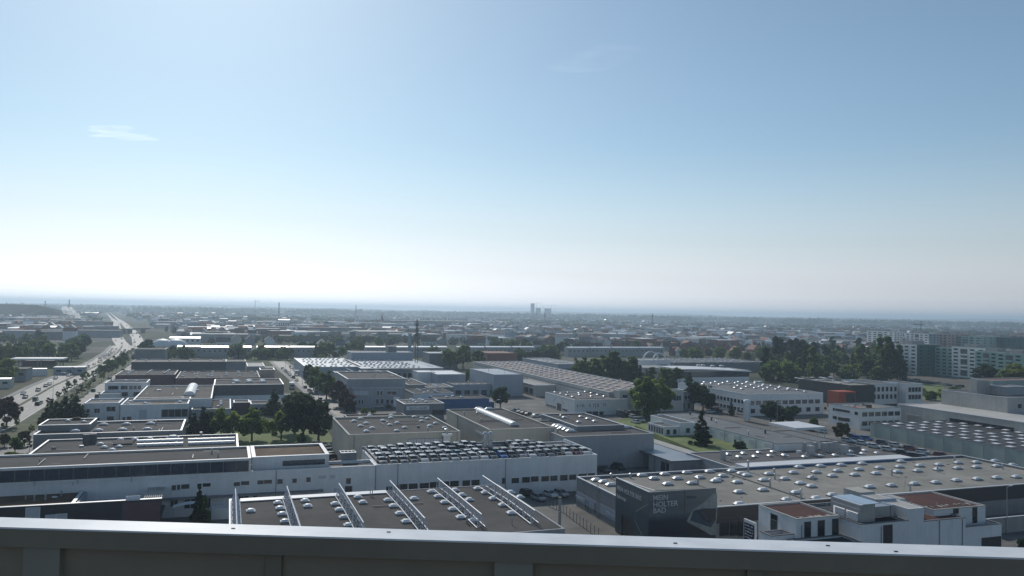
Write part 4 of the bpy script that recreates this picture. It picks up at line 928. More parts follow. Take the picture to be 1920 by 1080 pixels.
# ------------------------------------------------------------------ right side
r1 = Bld('small white office with square dark windows by the sloping lawn', 6.3, (1245, 801), (1276, 800), (1260, 800.5), (1214, 792.5), 'bright_plaster', 'roof_felt', 'coping', ph=.25, name='office_building')
r1.win('left', [r1.d*t for t in (.1, .25, .4, .56, .72, .88)], 4.0, 1.0, 1.9, far=True); r1.win('front', [r1.w*.25, r1.w*.65], 4.0, 1.2, 1.5, far=True)
r1b = Bld('white two-storey house end next to the small white office', 7.5, (1274, 793), (1306, 793), (1290, 793), (1249, 778), 'bright_plaster', 'roof_gravel', 'white_metal', ph=.25, name='office_building'); r1b.win('front', [r1b.w*.5], 4.4, 1.4, 1.5, far=True)
r2 = Bld('long grey roofed low hall slanting past the silo', 6.8, uv(at(1400, 818, 6.8))[0], uv(at(1400, 797, 6.8))[0], uv(at(1453, 833, 6.8))[1], uv(at(1300, 774, 6.8))[1], 'bright_plaster', 'roof_pale', 'coping_dark', ph=.06, name='hall_building')
M['roof_slate'] = mat('roof_slate', (.13, .135, .14), .75, .1, .2, stain=.15)
r2.win('left', np.linspace(4, r2.d-4, 9), 5.1, 3.6, 1.1, far=True, glass='blind'); r2.win('left', [r2.d*.3, r2.d*.62], 3.9, 1.1, 1.1, far=True)
for k in range(9): r2.pipe('left', 2+k*(r2.d-4)/8, m='grey_plaster')
for (x, y) in ((1294, 778), (1334, 788.5), (1435, 813)):
    lx, ly = r2.px(x, y); r2.vent(lx, ly, 1.1, .3, 'frame_dark')
for o_ in r2.o.children:
    if o_.name.startswith('roof'): o_.data.materials[0] = M['roof_slate']
# silo
sp = at(1400, 790, 0); si = thing('silo', 'tall white cylindrical tank with rounded top', 'tank', sp)
hs = CAM_H-(744-587)*sp.y/1500; b = MB(); b.tube((0, 0, .8), (0, 0, hs-.7), 1.45, n=20); b.tube((0, 0, hs-.7), (0, 0, hs-.2), 1.45, 1.1, n=20); b.tube((0, 0, hs-.2), (0, 0, hs), 1.1, .4, n=20); b.obj('shell', ('tank_white',), si)
for k in range(4):
    b = MB(); a = math.pi/4+k*math.pi/2; b.tube((1.1*math.cos(a), 1.1*math.sin(a), 0), (1.1*math.cos(a), 1.1*math.sin(a), .85), .14); b.obj('leg', ('galvanised',), si)
b = MB(); b.tube((-1.5, -.3, 1), (-1.5, -.3, hs-.6), .07); b.obj('pipe', ('galvanised',), si)
r5 = Bld('long white three-storey factory with window bands and a skylit flat roof', 9, (1402, 740), (1538, 736), (1460, 738.5), (1313, 717), 'white_plaster', 'roof_slate', 'coping', ph=.2, name='factory_building')
for z0_ in (1.6, 4.9): r5.win('left', np.linspace(3, r5.d-3, 20), z0_, 1.5, 1.5, far=True); 
r5.win('front', np.linspace(2.4, r5.w-3, 11), 4.6, 2.6, 1.7, far=True, glass='glass_blue'); r5.win('front', np.linspace(3, r5.w-3, 8), 1.2, 2.2, 1.8, far=True)
r5.sky('dome', [(1318, 721), (1321, 717.5), (1334, 719.5), (1342, 716.5), (1349, 721.5), (1356, 719), (1365, 716.5), (1378, 728), (1379, 719), (1384, 724), (1385, 717), (1391, 730), (1393, 721), (1400, 718), (1402, 717), (1409, 723), (1415, 728.5), (1416, 719.5),
               (1424, 726), (1430, 724), (1432, 722), (1432, 731), (1440, 728), (1446, 724), (1455, 731), (1461, 728), (1463, 726), (1477, 731), (1479, 729), (1495, 732), (1509, 735), (1400, 726)]); r5.sky('long', [(1418, 717.5), (1426, 717.5)])
r6 = Bld('showroom with a dark glass band under a flowing pale roof', 9.5, (1288, 697), (1397, 693), (1340, 694.5), (1264, 690), 'bright_plaster', 'roof_pale', None, ph=.2, name='showroom_building')
r6.box('glass_band', -.06, r6.w+.06, -.06, r6.d+.06, 5.6, 9.0, 'glass_blue'); r6.win('front', np.linspace(6, r6.w-5, 5), 1.2, 4, 1.8, far=True)
b = MB(); nn = 14
for i in range(nn):
    xa, xb = -1+(r6.w+2)*i/nn, -1+(r6.w+2)*(i+1)/nn; f_ = lambda x: 9.6+.9*math.cos(2.6*(x/r6.w)-.3); za, zb_ = f_(xa), f_(xb)
    b.quad((xa, -1, za), (xb, -1, zb_), (xb, r6.d+1, zb_+.3), (xa, r6.d+1, za+.3)); b.quad((xa, -1, za-.5), (xb, -1, zb_-.5), (xb, -1, zb_), (xa, -1, za))
b.quad((-1, r6.d+1, 9.1), (-1, -1, 9.1), (-1, -1, 10.4), (-1, r6.d+1, 10.7))
b.obj('roof', ('roof_white',), r6.o); r6.sky('long', [(1310, 686), (1318, 686), (1336, 687), (1353, 687)], 10.4)
r7 = Bld('wide low grey hall sprinkled with many bright skylight dots', 7, (1270, 681), (1480, 684), (1350, 680), (1380, 671.5), 'mid_grey', 'roof_slate', 'coping_dark', ph=.1, name='hall_building')
r7.skygrid('flat', np.linspace(3, r7.w-3, 16), np.linspace(5, r7.d-4, 6), skip=.2, jit=1.)
rdm = Bld('pale palace-like factory with arched gables and small windows', 11, (1196, 675), (1262, 676), (1230, 675.5), (1230, 672), 'white_plaster', 'roof_pale', 'white_metal', ph=.2, name='factory_building')
rdm.win('front', np.linspace(3, rdm.w-3, 11), 6, 1.4, 2.2, far=True)
for k, (fx, rr_) in enumerate(((.38, 6), (.66, 5))):
    b = MB(); pts = [(rdm.w*fx+rr_*math.cos(t), rr_*math.sin(t)) for t in np.linspace(0, math.pi, 15)]; pin = [(rdm.w*fx+(rr_-.7)*math.cos(t), (rr_-.7)*math.sin(t)) for t in np.linspace(0, math.pi, 15)]
    for (xa, za), (xb, zb_), (xc, zc), (xd, zd) in zip(pts, pts[1:], pin, pin[1:]):
        b.quad((xa, 1, 11+za), (xb, 1, 11+zb_), (xd, 1, 11+zd), (xc, 1, 11+zc)); b.quad((xa, 1, 11+za), (xa, 1.8, 11+za), (xb, 1.8, 11+zb_), (xb, 1, 11+zb_)); b.quad((xc, 1, 11+zc), (xd, 1, 11+zd), (xd, 1.8, 11+zd), (xc, 1.8, 11+zc))
    b.obj('arched_gable', ('white_plaster',), rdm.o)
r8 = Bld('charcoal hall with a pale roof full of flat skylights', 10, (1596, 723), (1632, 721), (1610, 722.5), (1483, 710.5), 'black_panel', 'roof_beige', 'coping_dark', ph=.2, name='hall_building')
r8.sky('flat', [(1494, 709.5), (1502, 711), (1523, 708.5), (1531, 714), (1540, 708.5), (1546, 710), (1553, 712.5), (1557, 707.8), (1562, 714), (1573, 719.5), (1585, 716), (1590, 717.5), (1599, 714)])
r8b = Bld('white three-storey office with rows of square dark windows', 10, (1632, 719), (1683, 718.5), (1655, 719), (1597, 712), 'bright_plaster', 'roof_felt', 'coping', ph=.3, name='office_building')
for z0_ in (2.6, 6.2):
    r8b.win('front', np.linspace(1.6, r8b.w-1.5, 6), z0_, 1.3, 2.0, far=True, frame='frame_dark'); r8b.win('left', [3, 8, 13, 18], z0_, 1.6, 2.0, far=True, frame='frame_dark')
r8c = Bld('white office wing behind the dark glazed gap', 10, (1694, 719.5), (1735, 720), (1715, 719.7), (1715, 714), 'bright_plaster', 'roof_felt', 'coping', ph=.3, name='office_building')
for z0_ in (2.6, 6.2): r8c.win('front', np.linspace(2.6, r8c.w-2, 4), z0_, 1.5, 2.0, far=True, frame='frame_dark')
r8d = Bld('dark glazed link between the two white office wings', 9.2, r8b.u0+r8b.w+.05, r8c.u0-.05, r8b.v0+2, r8b.v0+8, 'black_panel', 'roof_dark', None, ph=.1, name='link_building')
og = Bld('bright orange portal box at the entrance of the charcoal hall', 7.7, (1568, 734), (1604, 734), (1585, 734.5), (1585, 731), 'orange_panel', 'orange_panel', None, ph=.02, name='entrance_portal', cat='portal')
og.box('opening', og.w*.42, og.w-.5, -.05, -.003, .1, 7.0, 'black_panel')
r9 = Bld('cream three-storey office with window bands and pinkish roof patch', 7.8, (1610, 766), (1689, 764), (1650, 765.2), (1545, 757), 'bright_plaster', 'roof_beige', 'coping_dark', ph=.4, name='office_building')
r9.winpx('left', [(1567, 766, 1593, 774), (1572, 782, 1586, 790)], mull=4, frame='frame_dark'); r9.winpx('left', [(1546, 763, 1549.5, 768), (1562, 765, 1565, 770), (1603, 772, 1608, 778), (1562, 780, 1569, 786), (1586, 784, 1593, 791)], frame='frame_dark')
for z0_ in (4.9, 1.5): r9.win('front', np.linspace(2.4, r9.w-1.8, 6), z0_, 2.3, 1.4, mull=2, frame='frame_dark')
r9.box('roof_patch', 1.5, 5, 3, 8, 7.41, 7.5, 'hazard_red'); r9.box('vent_box', 8, 9.6, 4, 5.4, 7.41, 8.6, 'roof_sedum'); r9.junk(4)
# concrete warehouse, far right
r11 = Bld('big concrete warehouse with a bright roof and dark open bays', 8, uv(at(1800, 775, 8))[0], uv(at(1990, 775, 8))[0], uv(at(1905, 794, 8))[1], uv(at(1708, 757, 8))[1], 'concrete_light', 'roof_white', 'coping', ph=.12, name='warehouse_building')
r11.win('left', [r11.d*.16, r11.d*.32, r11.d*.47], 2.2, 8.5, 3.6, far=True, frame='concrete_wall', name='loading_bay'); r11.win('left', [r11.d*.86], .3, 6, 4.4, far=True, glass='concrete_wall', name='gate')
M['roof_ivory'] = mat('roof_ivory', (.47, .46, .43), .8, .08, .2, stain=.1)
for o_ in r11.o.children:
    if o_.name.startswith('roof'): o_.data.materials[0] = M['roof_ivory']
r12 = Bld('tall blank concrete hall behind the bright warehouse roof', 13.5, uv(at(1840, 740, 13.5))[0], uv(at(2010, 740, 13.5))[0], uv(at(1900, 745.5, 13.5))[1], uv(at(1770, 731, 13.5))[1], 'concrete_light', 'roof_felt', 'coping', ph=.2, name='hall_building')
r12.block(2, 9, r12.d*.5, r12.d*.62, 13, 18.5, 'concrete_light', 'roof_felt', None, ph=.05); r12.block(9.5, 20, r12.d*.3, r12.d*.6, 13, 16.5, 'grey_plaster', 'roof_pale', 'white_metal', ph=.2); r12.block(14, 40, r12.d*.62, r12.d*.95, 13, 18, 'green_panel', 'roof_tile', 'coping', ph=.2)
r12.win('front', [6], 9.5, 2, 1.6, far=True)
# dark roof with square white skylights
z_ = 4.7
r10 = Bld('pale green panelled hall with a black roof of square white skylights', z_, uv(at(1811, 826, z_))[0], uv(at(1735, 781.5, z_))[0], uv(at(1990, 872, z_))[1], uv(at(1638, 793, z_))[1], 'green_panel', 'roof_dark', 'coping_dark', ph=.15, name='hall_building')
for k in range(11): r10.pipe('left', 3+k*(r10.d-5)/10, m='grey_plaster')
me_q = dome_mesh(2.0, 2.0, .28, .18, mats=('curb', 'roof_white'))
for iy in range(14):
    for ix in range(6):
        x, y = 2.8+ix*(r10.w-5)/5, 3.5+iy*(r10.d-7)/13
        if R.random() < .05: continue
        link('skylight', me_q, r10.o, (x+(iy % 2)*.8, y, r10.zr))
# roofs between lawn and showroom
r13 = Bld('low grey flat roof with two rows of domes behind the beige showroom', 5, uv(at(1345, 868, 5))[0], uv(at(1590, 850, 5))[0], uv(at(1450, 871, 5))[1], uv(at(1440, 842, 5))[1], 'grey_plaster', 'roof_felt', 'coping', ph=.15, name='workshop_building')
r13.sky('dome', [(1365, 853), (1385, 858), (1394, 851.5), (1415, 857.5), (1423, 850), (1443, 856), (1449, 848.5), (1470, 855), (1457, 843.5), (1483, 842), (1507, 841), (1508, 858), (1538, 856), (1565, 855), (1594, 847.5), (1592, 854), (1621, 846), (1617, 852), (1644, 851)])
for (x, y, w) in ((1519, 855, 1.6), (1527, 848, 1.2), (1546, 849, 1.6), (1556, 848, 1.3), (1565, 846, 1.2), (1582, 853, 1.7), (1355, 864, 1.0), (1508, 848, .8)):
    lx, ly = r13.px(x, y); r13.box('vent_box', lx, lx+w, ly, ly+w, r13.zr, r13.zr+2.6, 'grey_plaster')
sb = Bld('long bright white roof strip with a blue edge beside the showroom', 6.4, (1392, 873), (1713, 858), (1550, 867), (1550, 859.5), 'white_plaster', 'roof_white', None, ph=.02, name='canopy_building', cat='canopy')
sb.box('fascia', .2, sb.w-.2, -.05, -.003, 5.75, 6.35, 'blue_wall')
r14 = Bld('blue-grey hipped roof wing behind the grey domes', 4.8, uv(at(1455, 838, 4.8))[0], uv(at(1570, 826, 4.8))[0], uv(at(1520, 833, 4.8))[1], uv(at(1500, 806, 4.8))[1], 'grey_plaster', 'roof_slate', 'coping_dark', ph=.08, name='hall_building')
r15 = Bld('flat grey strip roof beside the row of parked cars', 5.2, (1533, 834), (1617, 838), (1580, 839), (1570, 826), 'mid_grey', 'roof_gravel', 'coping_dark', ph=.1, name='workshop_building')
r16 = Bld('pale canopy on slim white posts at the car yard', 5.4, (1494, 803), (1547, 800), (1520, 801.5), (1475, 790.5), block=False, name='canopy_building', cat='canopy')
r16.box('roof', 0, r16.w, 0, r16.d, 4.6, 5.4, 'white_plaster', 'roof_white')
for x in (.3, r16.w*.75, r16.w-.3):
    for y in (.3, r16.d-.4): r16.box('post', x-.1, x+.1, y-.1, y+.1, 0, 4.59, 'white_metal')
r17 = Bld('grey brick-like office behind the two big trees', 8, (1253, 735), (1300, 734.5), (1275, 734.8), (1275, 729), 'mid_grey', 'roof_pale', 'coping', ph=.2, name='office_building'); r17.win('front', np.linspace(2, r17.w-2, 6), 4.6, 1.4, 1.8, far=True); r17.win('front', np.linspace(2, r17.w-2, 4), .6, 1.4, 2.6, far=True)
r18 = Bld('flat pale block with a concrete column between the poplars', 9, (1208, 690), (1262, 689), (1235, 689.5), (1235, 684), 'grey_plaster', 'roof_pale', 'white_metal', ph=.2, name='hall_building')
r19 = Bld('pale workshop with blue gate bays behind the long hall', 8, (1040, 682), (1105, 684), (1070, 683), (1070, 671), 'bluegrey_panel', 'roof_pale', 'coping', ph=.2, name='workshop_building'); r19.skygrid('flat', np.linspace(3, r19.w-3, 6), np.linspace(5, r19.d-5, 5), skip=.15); r19.win('front', [r19.w*.3, r19.w*.6, r19.w*.85], .3, 6, 5, far=True, glass='glass_blue', name='gate')
r20 = Bld('red brick shed with a sloping roof left of the long hall', 10, (917, 663), (967, 662), (940, 662.5), (940, 658), 'brick_red', 'roof_tile', 'coping_dark', ph=.1, name='shed_building')
r21 = Bld('yellow house with a small orange roof by the skylight hall', 8, (1390, 660), (1422, 661), (1405, 660.5), (1405, 657), 'yellow_plaster', 'roof_tile', None, ph=.1, name='dwelling_house', cat='house')

# pipes, cable trays and odd boxes on the bigger roofs
def roof_runs(B, n, z=None, x0=2., x1=None, y0=2., y1=None, seed=0):
    rr = random.Random(seed+11); z = B.zr if z is None else z; x1 = B.w-2 if x1 is None else x1; y1 = B.d-2 if y1 is None else y1
    for _ in range(n):
        x, y = rr.uniform(x0, x1-3), rr.uniform(y0, y1-2)
        if rr.random() < .55: B.box('roof_pipe', x, min(x+rr.uniform(4, 14), x1), y, y+.16, z+.12, z+.26, 'coping_dark')
        else: B.box('roof_pipe', x, x+.16, y, min(y+rr.uniform(3, 9), y1), z+.12, z+.26, 'coping_dark')
    for _ in range(n):
        x, y = rr.uniform(x0, x1-2), rr.uniform(y0, y1-2); k = rr.random()
        if k < .5: B.vent(x, y, rr.uniform(.5, 1.2), rr.uniform(.12, .22), z=z)
        elif k < .8: w = rr.uniform(.6, 1.6); B.box('vent_box', x, x+w, y, y+w*.8, z, z+rr.uniform(.4, 1.1), rr.choice(('galvanised', 'mid_grey', 'white_metal')))
        else: w = rr.uniform(1.5, 4); B.box('roof_patch', x, x+w, y, y+w*.6, z+.002, z+.02, 'roof_dark')
for k_, (B_, n_) in enumerate(((ba, 4), (bb, 4), (be, 3), (bd, 2), (l1, 3), (l2, 4), (m2, 4), (m5, 3), (m6, 2), (m7, 3), (m7b, 4), (c2, 2), (c11, 2), (c12, 3), (c14, 2), (r5, 8), (r8, 4), (r2, 3), (r13, 4), (r10, 3), (wb, 3), (tb, 3), (r9, 2), (m3, 1))): roof_runs(B_, n_, seed=k_)
roof_runs(lw, 6, z=10.7, x0=4, x1=up1-3, y0=yf+1, y1=yb-1, seed=77)
# ------------------------------------------------------------------ apartment blocks
def apartment(label, px, py, w, d, z, wall, side, cols=4, storeys=8, tower=True, far=False, win_front=3, shift=0.):
    p = at(px, py, 0); u, v = uv(p)
    B = Bld(label, z, u, u+w, v, v+d, side, 'roof_felt', 'coping', ph=.3, name='apartment_block', cat='apartment block')
    b = MB(); b.box(-.12, -.002, -.1, d+.1, .3, z-.02); b.obj('facade_panel', (wall,), B.o)
    sh = (z-1.2)/storeys; gap = d/cols
    for k in range(storeys):
        z0_ = .9+sh*k
        for c in range(cols):
            t = gap*(c+.5)
            if cols >= 4 and c == cols//2:                       # loggia bay: flat dark sheet stands in for recess shade, white balcony fronts
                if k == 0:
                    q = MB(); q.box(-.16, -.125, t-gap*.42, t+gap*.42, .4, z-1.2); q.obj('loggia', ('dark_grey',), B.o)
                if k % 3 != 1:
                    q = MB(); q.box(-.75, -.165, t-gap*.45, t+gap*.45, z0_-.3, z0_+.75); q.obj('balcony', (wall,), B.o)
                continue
            me = far_win_mesh(gap*.55, sh*.42, wall, 'glass'); link('window', me, B.o, (-.121, t, z0_+.7), -math.pi/2)
        for c in range(win_front):
            me = far_win_mesh(1.8, sh*.42, side, 'glass'); link('window', me, B.o, (w*(c+.6)/(win_front+.2), -.001, z0_+.7))
    if tower: B.block(w*.2, w*.75, d*.35, d*.72, z-.2, z+2.6, 'concrete_light', 'roof_felt', None, ph=.05)
    return B
apartment('leftmost near apartment block with white loggia front', 1719, 704, 22, 25, 22.5, 'apartment_white', 'apartment_green', 4)
apartment('narrow green apartment block set back beside the leftmost white front', 1788, 707, 10, 16, 21, 'apartment_mint', 'apartment_green', 3, tower=False)
apartment('middle apartment block with white balconies and mint side', 1847, 713, 14, 27, 22, 'apartment_white', 'apartment_mint', 4)
apartment('mint green apartment block behind the dark round tree', 1884, 720, 14, 22, 20.5, 'apartment_mint', 'apartment_mint', 4)
apartment('apartment block at the right edge with green bands of windows', 1934, 727, 16, 24, 20.5, 'apartment_mint', 'apartment_green', 4)
apartment('white terraced apartment tower rising beyond the poplars', 1676, 660, 14, 44, 25, 'apartment_white', 'apartment_white', 5, 9)
apartment('white apartment slab with dark loggias beyond the near blocks', 1741, 664, 18, 34, 24, 'apartment_white', 'grey_plaster', 5, 8)
apartment('pink apartment block left of the orange one', 1776, 664, 18, 26, 24, 'apartment_pink', 'apartment_pink', 4, 7)
apartment('orange-pink apartment block between the pink and the mint one', 1803, 664, 12, 30, 24, 'apartment_pink', 'apartment_pink', 4, 7)
apartment('mint apartment block beyond the right hand near blocks', 1840, 667, 30, 34, 22, 'apartment_mint', 'apartment_mint', 4, 7, tower=False)
apartment('dark green apartment slab in shade near the right edge', 1885, 668, 30, 36, 22, 'apartment_green', 'apartment_green', 4, 7)
apartment('pale roofed apartment block furthest right in the back row', 1935, 668, 30, 36, 24, 'apartment_pink', 'grey_plaster', 4, 7)

# ------------------------------------------------------------------ row houses, houses, sheds and far halls
def gable_mesh(w, d, h, rise, wall, roof, name='dwelling_house'):
    def f():
        b = MB(); b.box(0, w, 0, d, 0, h, 0); b.face([(0, 0, h), (0, d, h), (0, d/2, h+rise)], 0); b.face([(w, d, h), (w, 0, h), (w, d/2, h+rise)], 0)
        r = MB(); e = .4; t = .25; sl = rise/(d/2)
        for (ya, yb, za, zb_) in ((-e, d/2, h-e*sl, h+rise), (d+e, d/2, h-e*sl, h+rise)):
            r.quad((-e, ya, za+t), (w+e, ya, za+t), (w+e, yb, zb_+t), (-e, yb, zb_+t)); r.quad((-e, ya, za), (w+e, ya, za), (w+e, ya, za+t), (-e, ya, za+t))
        r.box(w*.3, w*.3+.8, d*.5-.4, d*.5+.4, h+rise*.5, h+rise+1.0, 0)
        return b.mesh(name, (wall,)), r.mesh('roof', (roof,))
    return cached(('gable', w, d, h, rise, wall, roof), f)
def house(px, py, w, d, h, rise, wall, roof, label, rz=None, group=None, base=True, wins=True):
    a, r = gable_mesh(w, d, h, rise, wall, roof); p = at(px, py, 0); rz = GA if rz is None else rz
    o = link('dwelling_house', a, None, p, rz); tag(o, label, 'house', group); link('roof', r, o)
    c, s_ = math.cos(rz), math.sin(rz); occupy((p.x+w/2*c-d/2*s_, p.y+w/2*s_+d/2*c), w/2, d/2, rz)
    if wins:
        me = far_win_mesh(1.3, 1.4, 'white_metal', 'glass')
        for k in range(max(2, int(w/4))):
            for z0_ in ([1.2, 4.0] if h > 5 else [1.2]): link('window', me, o, (w*(k+.5)/max(2, int(w/4)), -.001, z0_))
    return o
# terrace of row houses with added metal edge strips tilted to mirror bright sky
rows = [(333, 652, 47), (378, 653, 52), (437, 653, 36), (482, 653, 62), (545, 653, 60), (686, 653, 46), (735, 653, 42), (780, 653, 60), (858, 653, 52), (912, 653, 48), (962, 653, 42), (1065, 654, 42), (1108, 654, 40), (1150, 654, 50), (1201, 654, 44)]
for i, (px_, py_, w_) in enumerate(rows):
    z_ = 8.5; a_ = at(px_, py_-2, z_); c_ = at(px_+w_-2, py_-2, z_); u0_, u1_ = uv(a_)[0], uv(c_)[0]; ln = min(max(u1_-u0_, 10), 34)
    # terraced row: follows the street grid
    B = Bld('flat roofed terrace house row with a shining white roof edge, %s from its left end' % ORD[i+1], z_, u0_, u0_+ln, uv(a_)[1], uv(a_)[1]+9, 'grey_plaster' if i != 3 else 'maroon_wall', 'roof_white', 'white_metal', ph=.15, name='terrace_house', cat='house', group='terrace houses with shining white roof edges')
    B.win('front', np.linspace(2.2, ln-2.2, max(3, int(ln/4))), 4.8, 1.3, 1.4, far=True)
    q = MB(); q.quad((-.2, -.25, z_-.1), (ln+.2, -.25, z_-.1), (ln+.2, 4.6, z_+.85), (-.2, 4.6, z_+.85)); q.quad((-.2, -.25, z_-.4), (ln+.2, -.25, z_-.4), (ln+.2, -.25, z_-.1), (-.2, -.25, z_-.1)); q.quad((ln+.2, 4.6, z_+.85), (ln+.2, 4.6, z_+.1), (-.2, 4.6, z_+.1), (-.2, 4.6, z_+.85)); q.obj('roof_edge', ('roof_glint',), B.o)
red = [(1085, 664, 10, 9, 5, 5), (1100, 661, 9, 8, 5, 5), (1118, 663, 8, 9, 5, 5.5), (1150, 662, 12, 9, 5, 5), (1000, 655, 12, 9, 5, 4), (1060, 652, 12, 9, 5, 5)]
TR = ['steep brown roofed house behind the row of white roof edges', 'brown gabled house beside the pale chimney row', 'small steep gabled house with a pale verge', 'wide red tiled house above the tree row', 'low red tiled house left of the gap in the terrace', 'tall brown gabled house above the long pinkish hall']
for (q, lb) in zip(red, TR): house(q[0], q[1], *q[2:], R.choice(('pale_wall', 'white_plaster')), R.choice(('roof_tile', 'roof_browntile')), lb)
k = 0
for (px_, py_) in ((1203, 660), (1217, 658), (1231, 660), (1244, 657), (1262, 661), (1276, 658), (1290, 662), (1305, 659), (1281, 668), (1297, 669), (1313, 667), (1329, 662), (1346, 660), (1362, 664), (1380, 662), (1395, 667), (1264, 668), (1340, 668), (1410, 660), (1426, 664), (1372, 655), (1330, 654), (1300, 653), (1525, 660), (1545, 658), (1568, 661), (1590, 660), (1610, 662), (1630, 659), (1655, 664)):
    k += 1
    house(px_, py_, R.uniform(9, 13), R.uniform(8, 10), R.uniform(4, 6), R.uniform(3.5, 5.5), R.choice(('white_plaster', 'pale_wall', 'maroon_wall', 'brick_red', 'yellow_plaster')), R.choice(('roof_tile', 'roof_tile', 'roof_browntile')),
          'red roofed house among trees of the housing quarter, %s from its left end' % ORD[k], GA+R.choice((0, math.pi/2, .3)), 'red roofed houses of the housing quarter')
for k, (px_, py_, w_, h_) in enumerate(((405, 650, 14, 5), (452, 648, 26, 7), (478, 647, 18, 6), (515, 648, 20, 6), (615, 660, 8, 8), (630, 664, 8, 8), (570, 648, 14, 5), (655, 648, 12, 5), (870, 652, 14, 4), (885, 650, 16, 5), (838, 646, 14, 5), (790, 648, 18, 5), (915, 645, 14, 5), (985, 648, 12, 5), (1145, 648, 14, 5), (1172, 647, 14, 5))):
    house(px_, py_, w_, 10, h_, 4, R.choice(('white_plaster', 'pale_wall', 'grey_plaster')), R.choice(('roof_browntile', 'roof_slate', 'roof_felt')), 'grey gabled house behind the shining terrace row, %s from its left end' % ORD[k+1], GA+R.choice((0, 1.57)), 'grey gabled houses behind the terrace row')

def hall(px, py, w, d, h, wall, roof, label, group=None, rz=None, name='distant_hall', wins=0):
    p = at(px, py, 0); rz = GA if rz is None else rz
    def f():
        b = MB(); b.box(0, w, 0, d, 0, h, 0); r = MB()
        if roof == 'roof_white': e_ = min(d*.3, 5); r.quad((-.3, -.3, h+.1), (w+.3, -.3, h+.1), (w+.3, e_, h+.1+e_*.18), (-.3, e_, h+.1+e_*.18)); r.quad((-.3, e_, h+.1+e_*.18), (w+.3, e_, h+.1+e_*.18), (w+.3, d+.3, h+.1), (-.3, d+.3, h+.1)); r.quad((-.3, -.3, h-.3), (w+.3, -.3, h-.3), (w+.3, -.3, h+.1), (-.3, -.3, h+.1))  # white roofs get a metal front slope shaped to reflect bright sky
        else: r.box(-.3, w+.3, -.3, d+.3, h+.002, h+.5, 0)
        return b.mesh(name, (wall,)), r.mesh('roof', ('roof_glint' if roof == 'roof_white' else roof,))
    a, r = f(); o = link(name, a, None, p, rz); tag(o, label, 'building', group); link('roof', r, o)
    c, s_ = math.cos(rz), math.sin(rz); occupy((p.x+w/2*c-d/2*s_, p.y+w/2*s_+d/2*c), w/2, d/2, rz)
    for k in range(wins):
        link('window', far_win_mesh(w/wins*.5, h*.3, 'white_metal', 'glass'), o, (w*(k+.5)/wins, -.001, h*.45))
    return o
H_ = [(806, 616, 90, 60, 6, 'grey_plaster', 'roof_white', 'long far hall with a gleaming white roof near the lattice mast'),
      (673, 638, 60, 70, 11, 'pale_wall', 'roof_pale', 'cream walled far hall with a speckled roof'), (700, 640, 90, 60, 9, 'mid_grey', 'roof_pale', 'dark fronted far hall next to the cream walled one'),
      (733, 612, 220, 60, 14, 'mid_grey', 'roof_pale', 'very long dark far warehouse along the plain'), (905, 608, 120, 60, 8, 'bluegrey_panel', 'roof_pale', 'pale blue far hall right of the very long warehouse'),
      (1043, 638, 52, 40, 9, 'bluegrey_panel', 'roof_pale', 'far hall with a white rimmed roof above the red houses'), (1105, 612, 20, 20, 18, 'bright_plaster', 'roof_white', 'white far cube building with a flared white structure'),
      (1105, 640, 100, 30, 6, 'pale_wall', 'roof_white', 'long low far hall with a white roof line'), (1228, 631, 16, 16, 12, 'concrete_light', 'roof_pale', 'square concrete block at the foot of the tall dark chimney'),
      (1292, 620, 22, 16, 12, 'bright_plaster', 'roof_white', 'bright white far block right of the tall dark chimney'), (1330, 628, 60, 30, 9, 'maroon_wall', 'roof_white', 'far hall with a curved gleaming white roof'),
      (1285, 635, 40, 26, 7, 'green_panel', 'roof_pale', 'far hall with a green wall'), (1300, 637, 26, 14, 6, 'bright_plaster', 'roof_white', 'small white far shed by the green walled hall'),
      (1345, 644, 36, 18, 6, 'bright_plaster', 'roof_pale', 'pale shed row under the curved white roof'), (1250, 640, 60, 24, 7, 'pale_wall', 'roof_pale', 'pale hall behind the gabled houses'),
      (1465, 606, 140, 60, 14, 'bluegrey_panel', 'roof_pale', 'long grey far warehouse near the right horizon'), (1595, 606, 250, 60, 14, 'mid_grey', 'roof_pale', 'very long far warehouse left of the apartment towers'),
      (500, 632, 26, 16, 14, 'pale_wall', 'roof_pale', 'cream far tower block right of the green field'), (522, 622, 18, 16, 20, 'white_plaster', 'roof_white', 'slim pale far block on the plain under the chimney'),
      (480, 634, 30, 30, 12, 'mid_grey', 'roof_pale', 'grey far office left of the cream tower block'), (560, 632, 120, 26, 13, 'mid_grey', 'roof_felt', 'dark far housing slab with white stair heads'),
      (318, 646, 30, 16, 7, 'white_plaster', 'roof_white', 'white roofed pavilion behind the dome shaped tents'), (360, 642, 60, 30, 9, 'grey_plaster', 'roof_pale', 'grey flat hall right of the dark round trees'),
      (285, 612, 80, 40, 9, 'bluegrey_panel', 'roof_pale', 'long far hall with bright roof spots right of the motorway'), (110, 616, 60, 40, 12, 'grey_plaster', 'roof_dark', 'dark far hall with two tilted white roofs at the smoke'),
      (0, 605, 150, 60, 10, 'bluegrey_panel', 'roof_pale', 'long far works at the left edge below the hill'), (60, 600, 110, 60, 9, 'mid_grey', 'roof_pale', 'long far hall in front of the hill'),
      (0, 597, 140, 60, 13, 'mid_grey', 'roof_dark', 'tall dark far works under the hill'), (150, 590, 60, 30, 8, 'grey_plaster', 'roof_white', 'white roofed far shed beside the smoke'), (70, 632, 90, 30, 8, 'grey_plaster', 'roof_dark', 'dark low hall behind the car park left of the motorway')]
for q in H_: hall(*q, wins=6 if q[2] < 40 else 0)
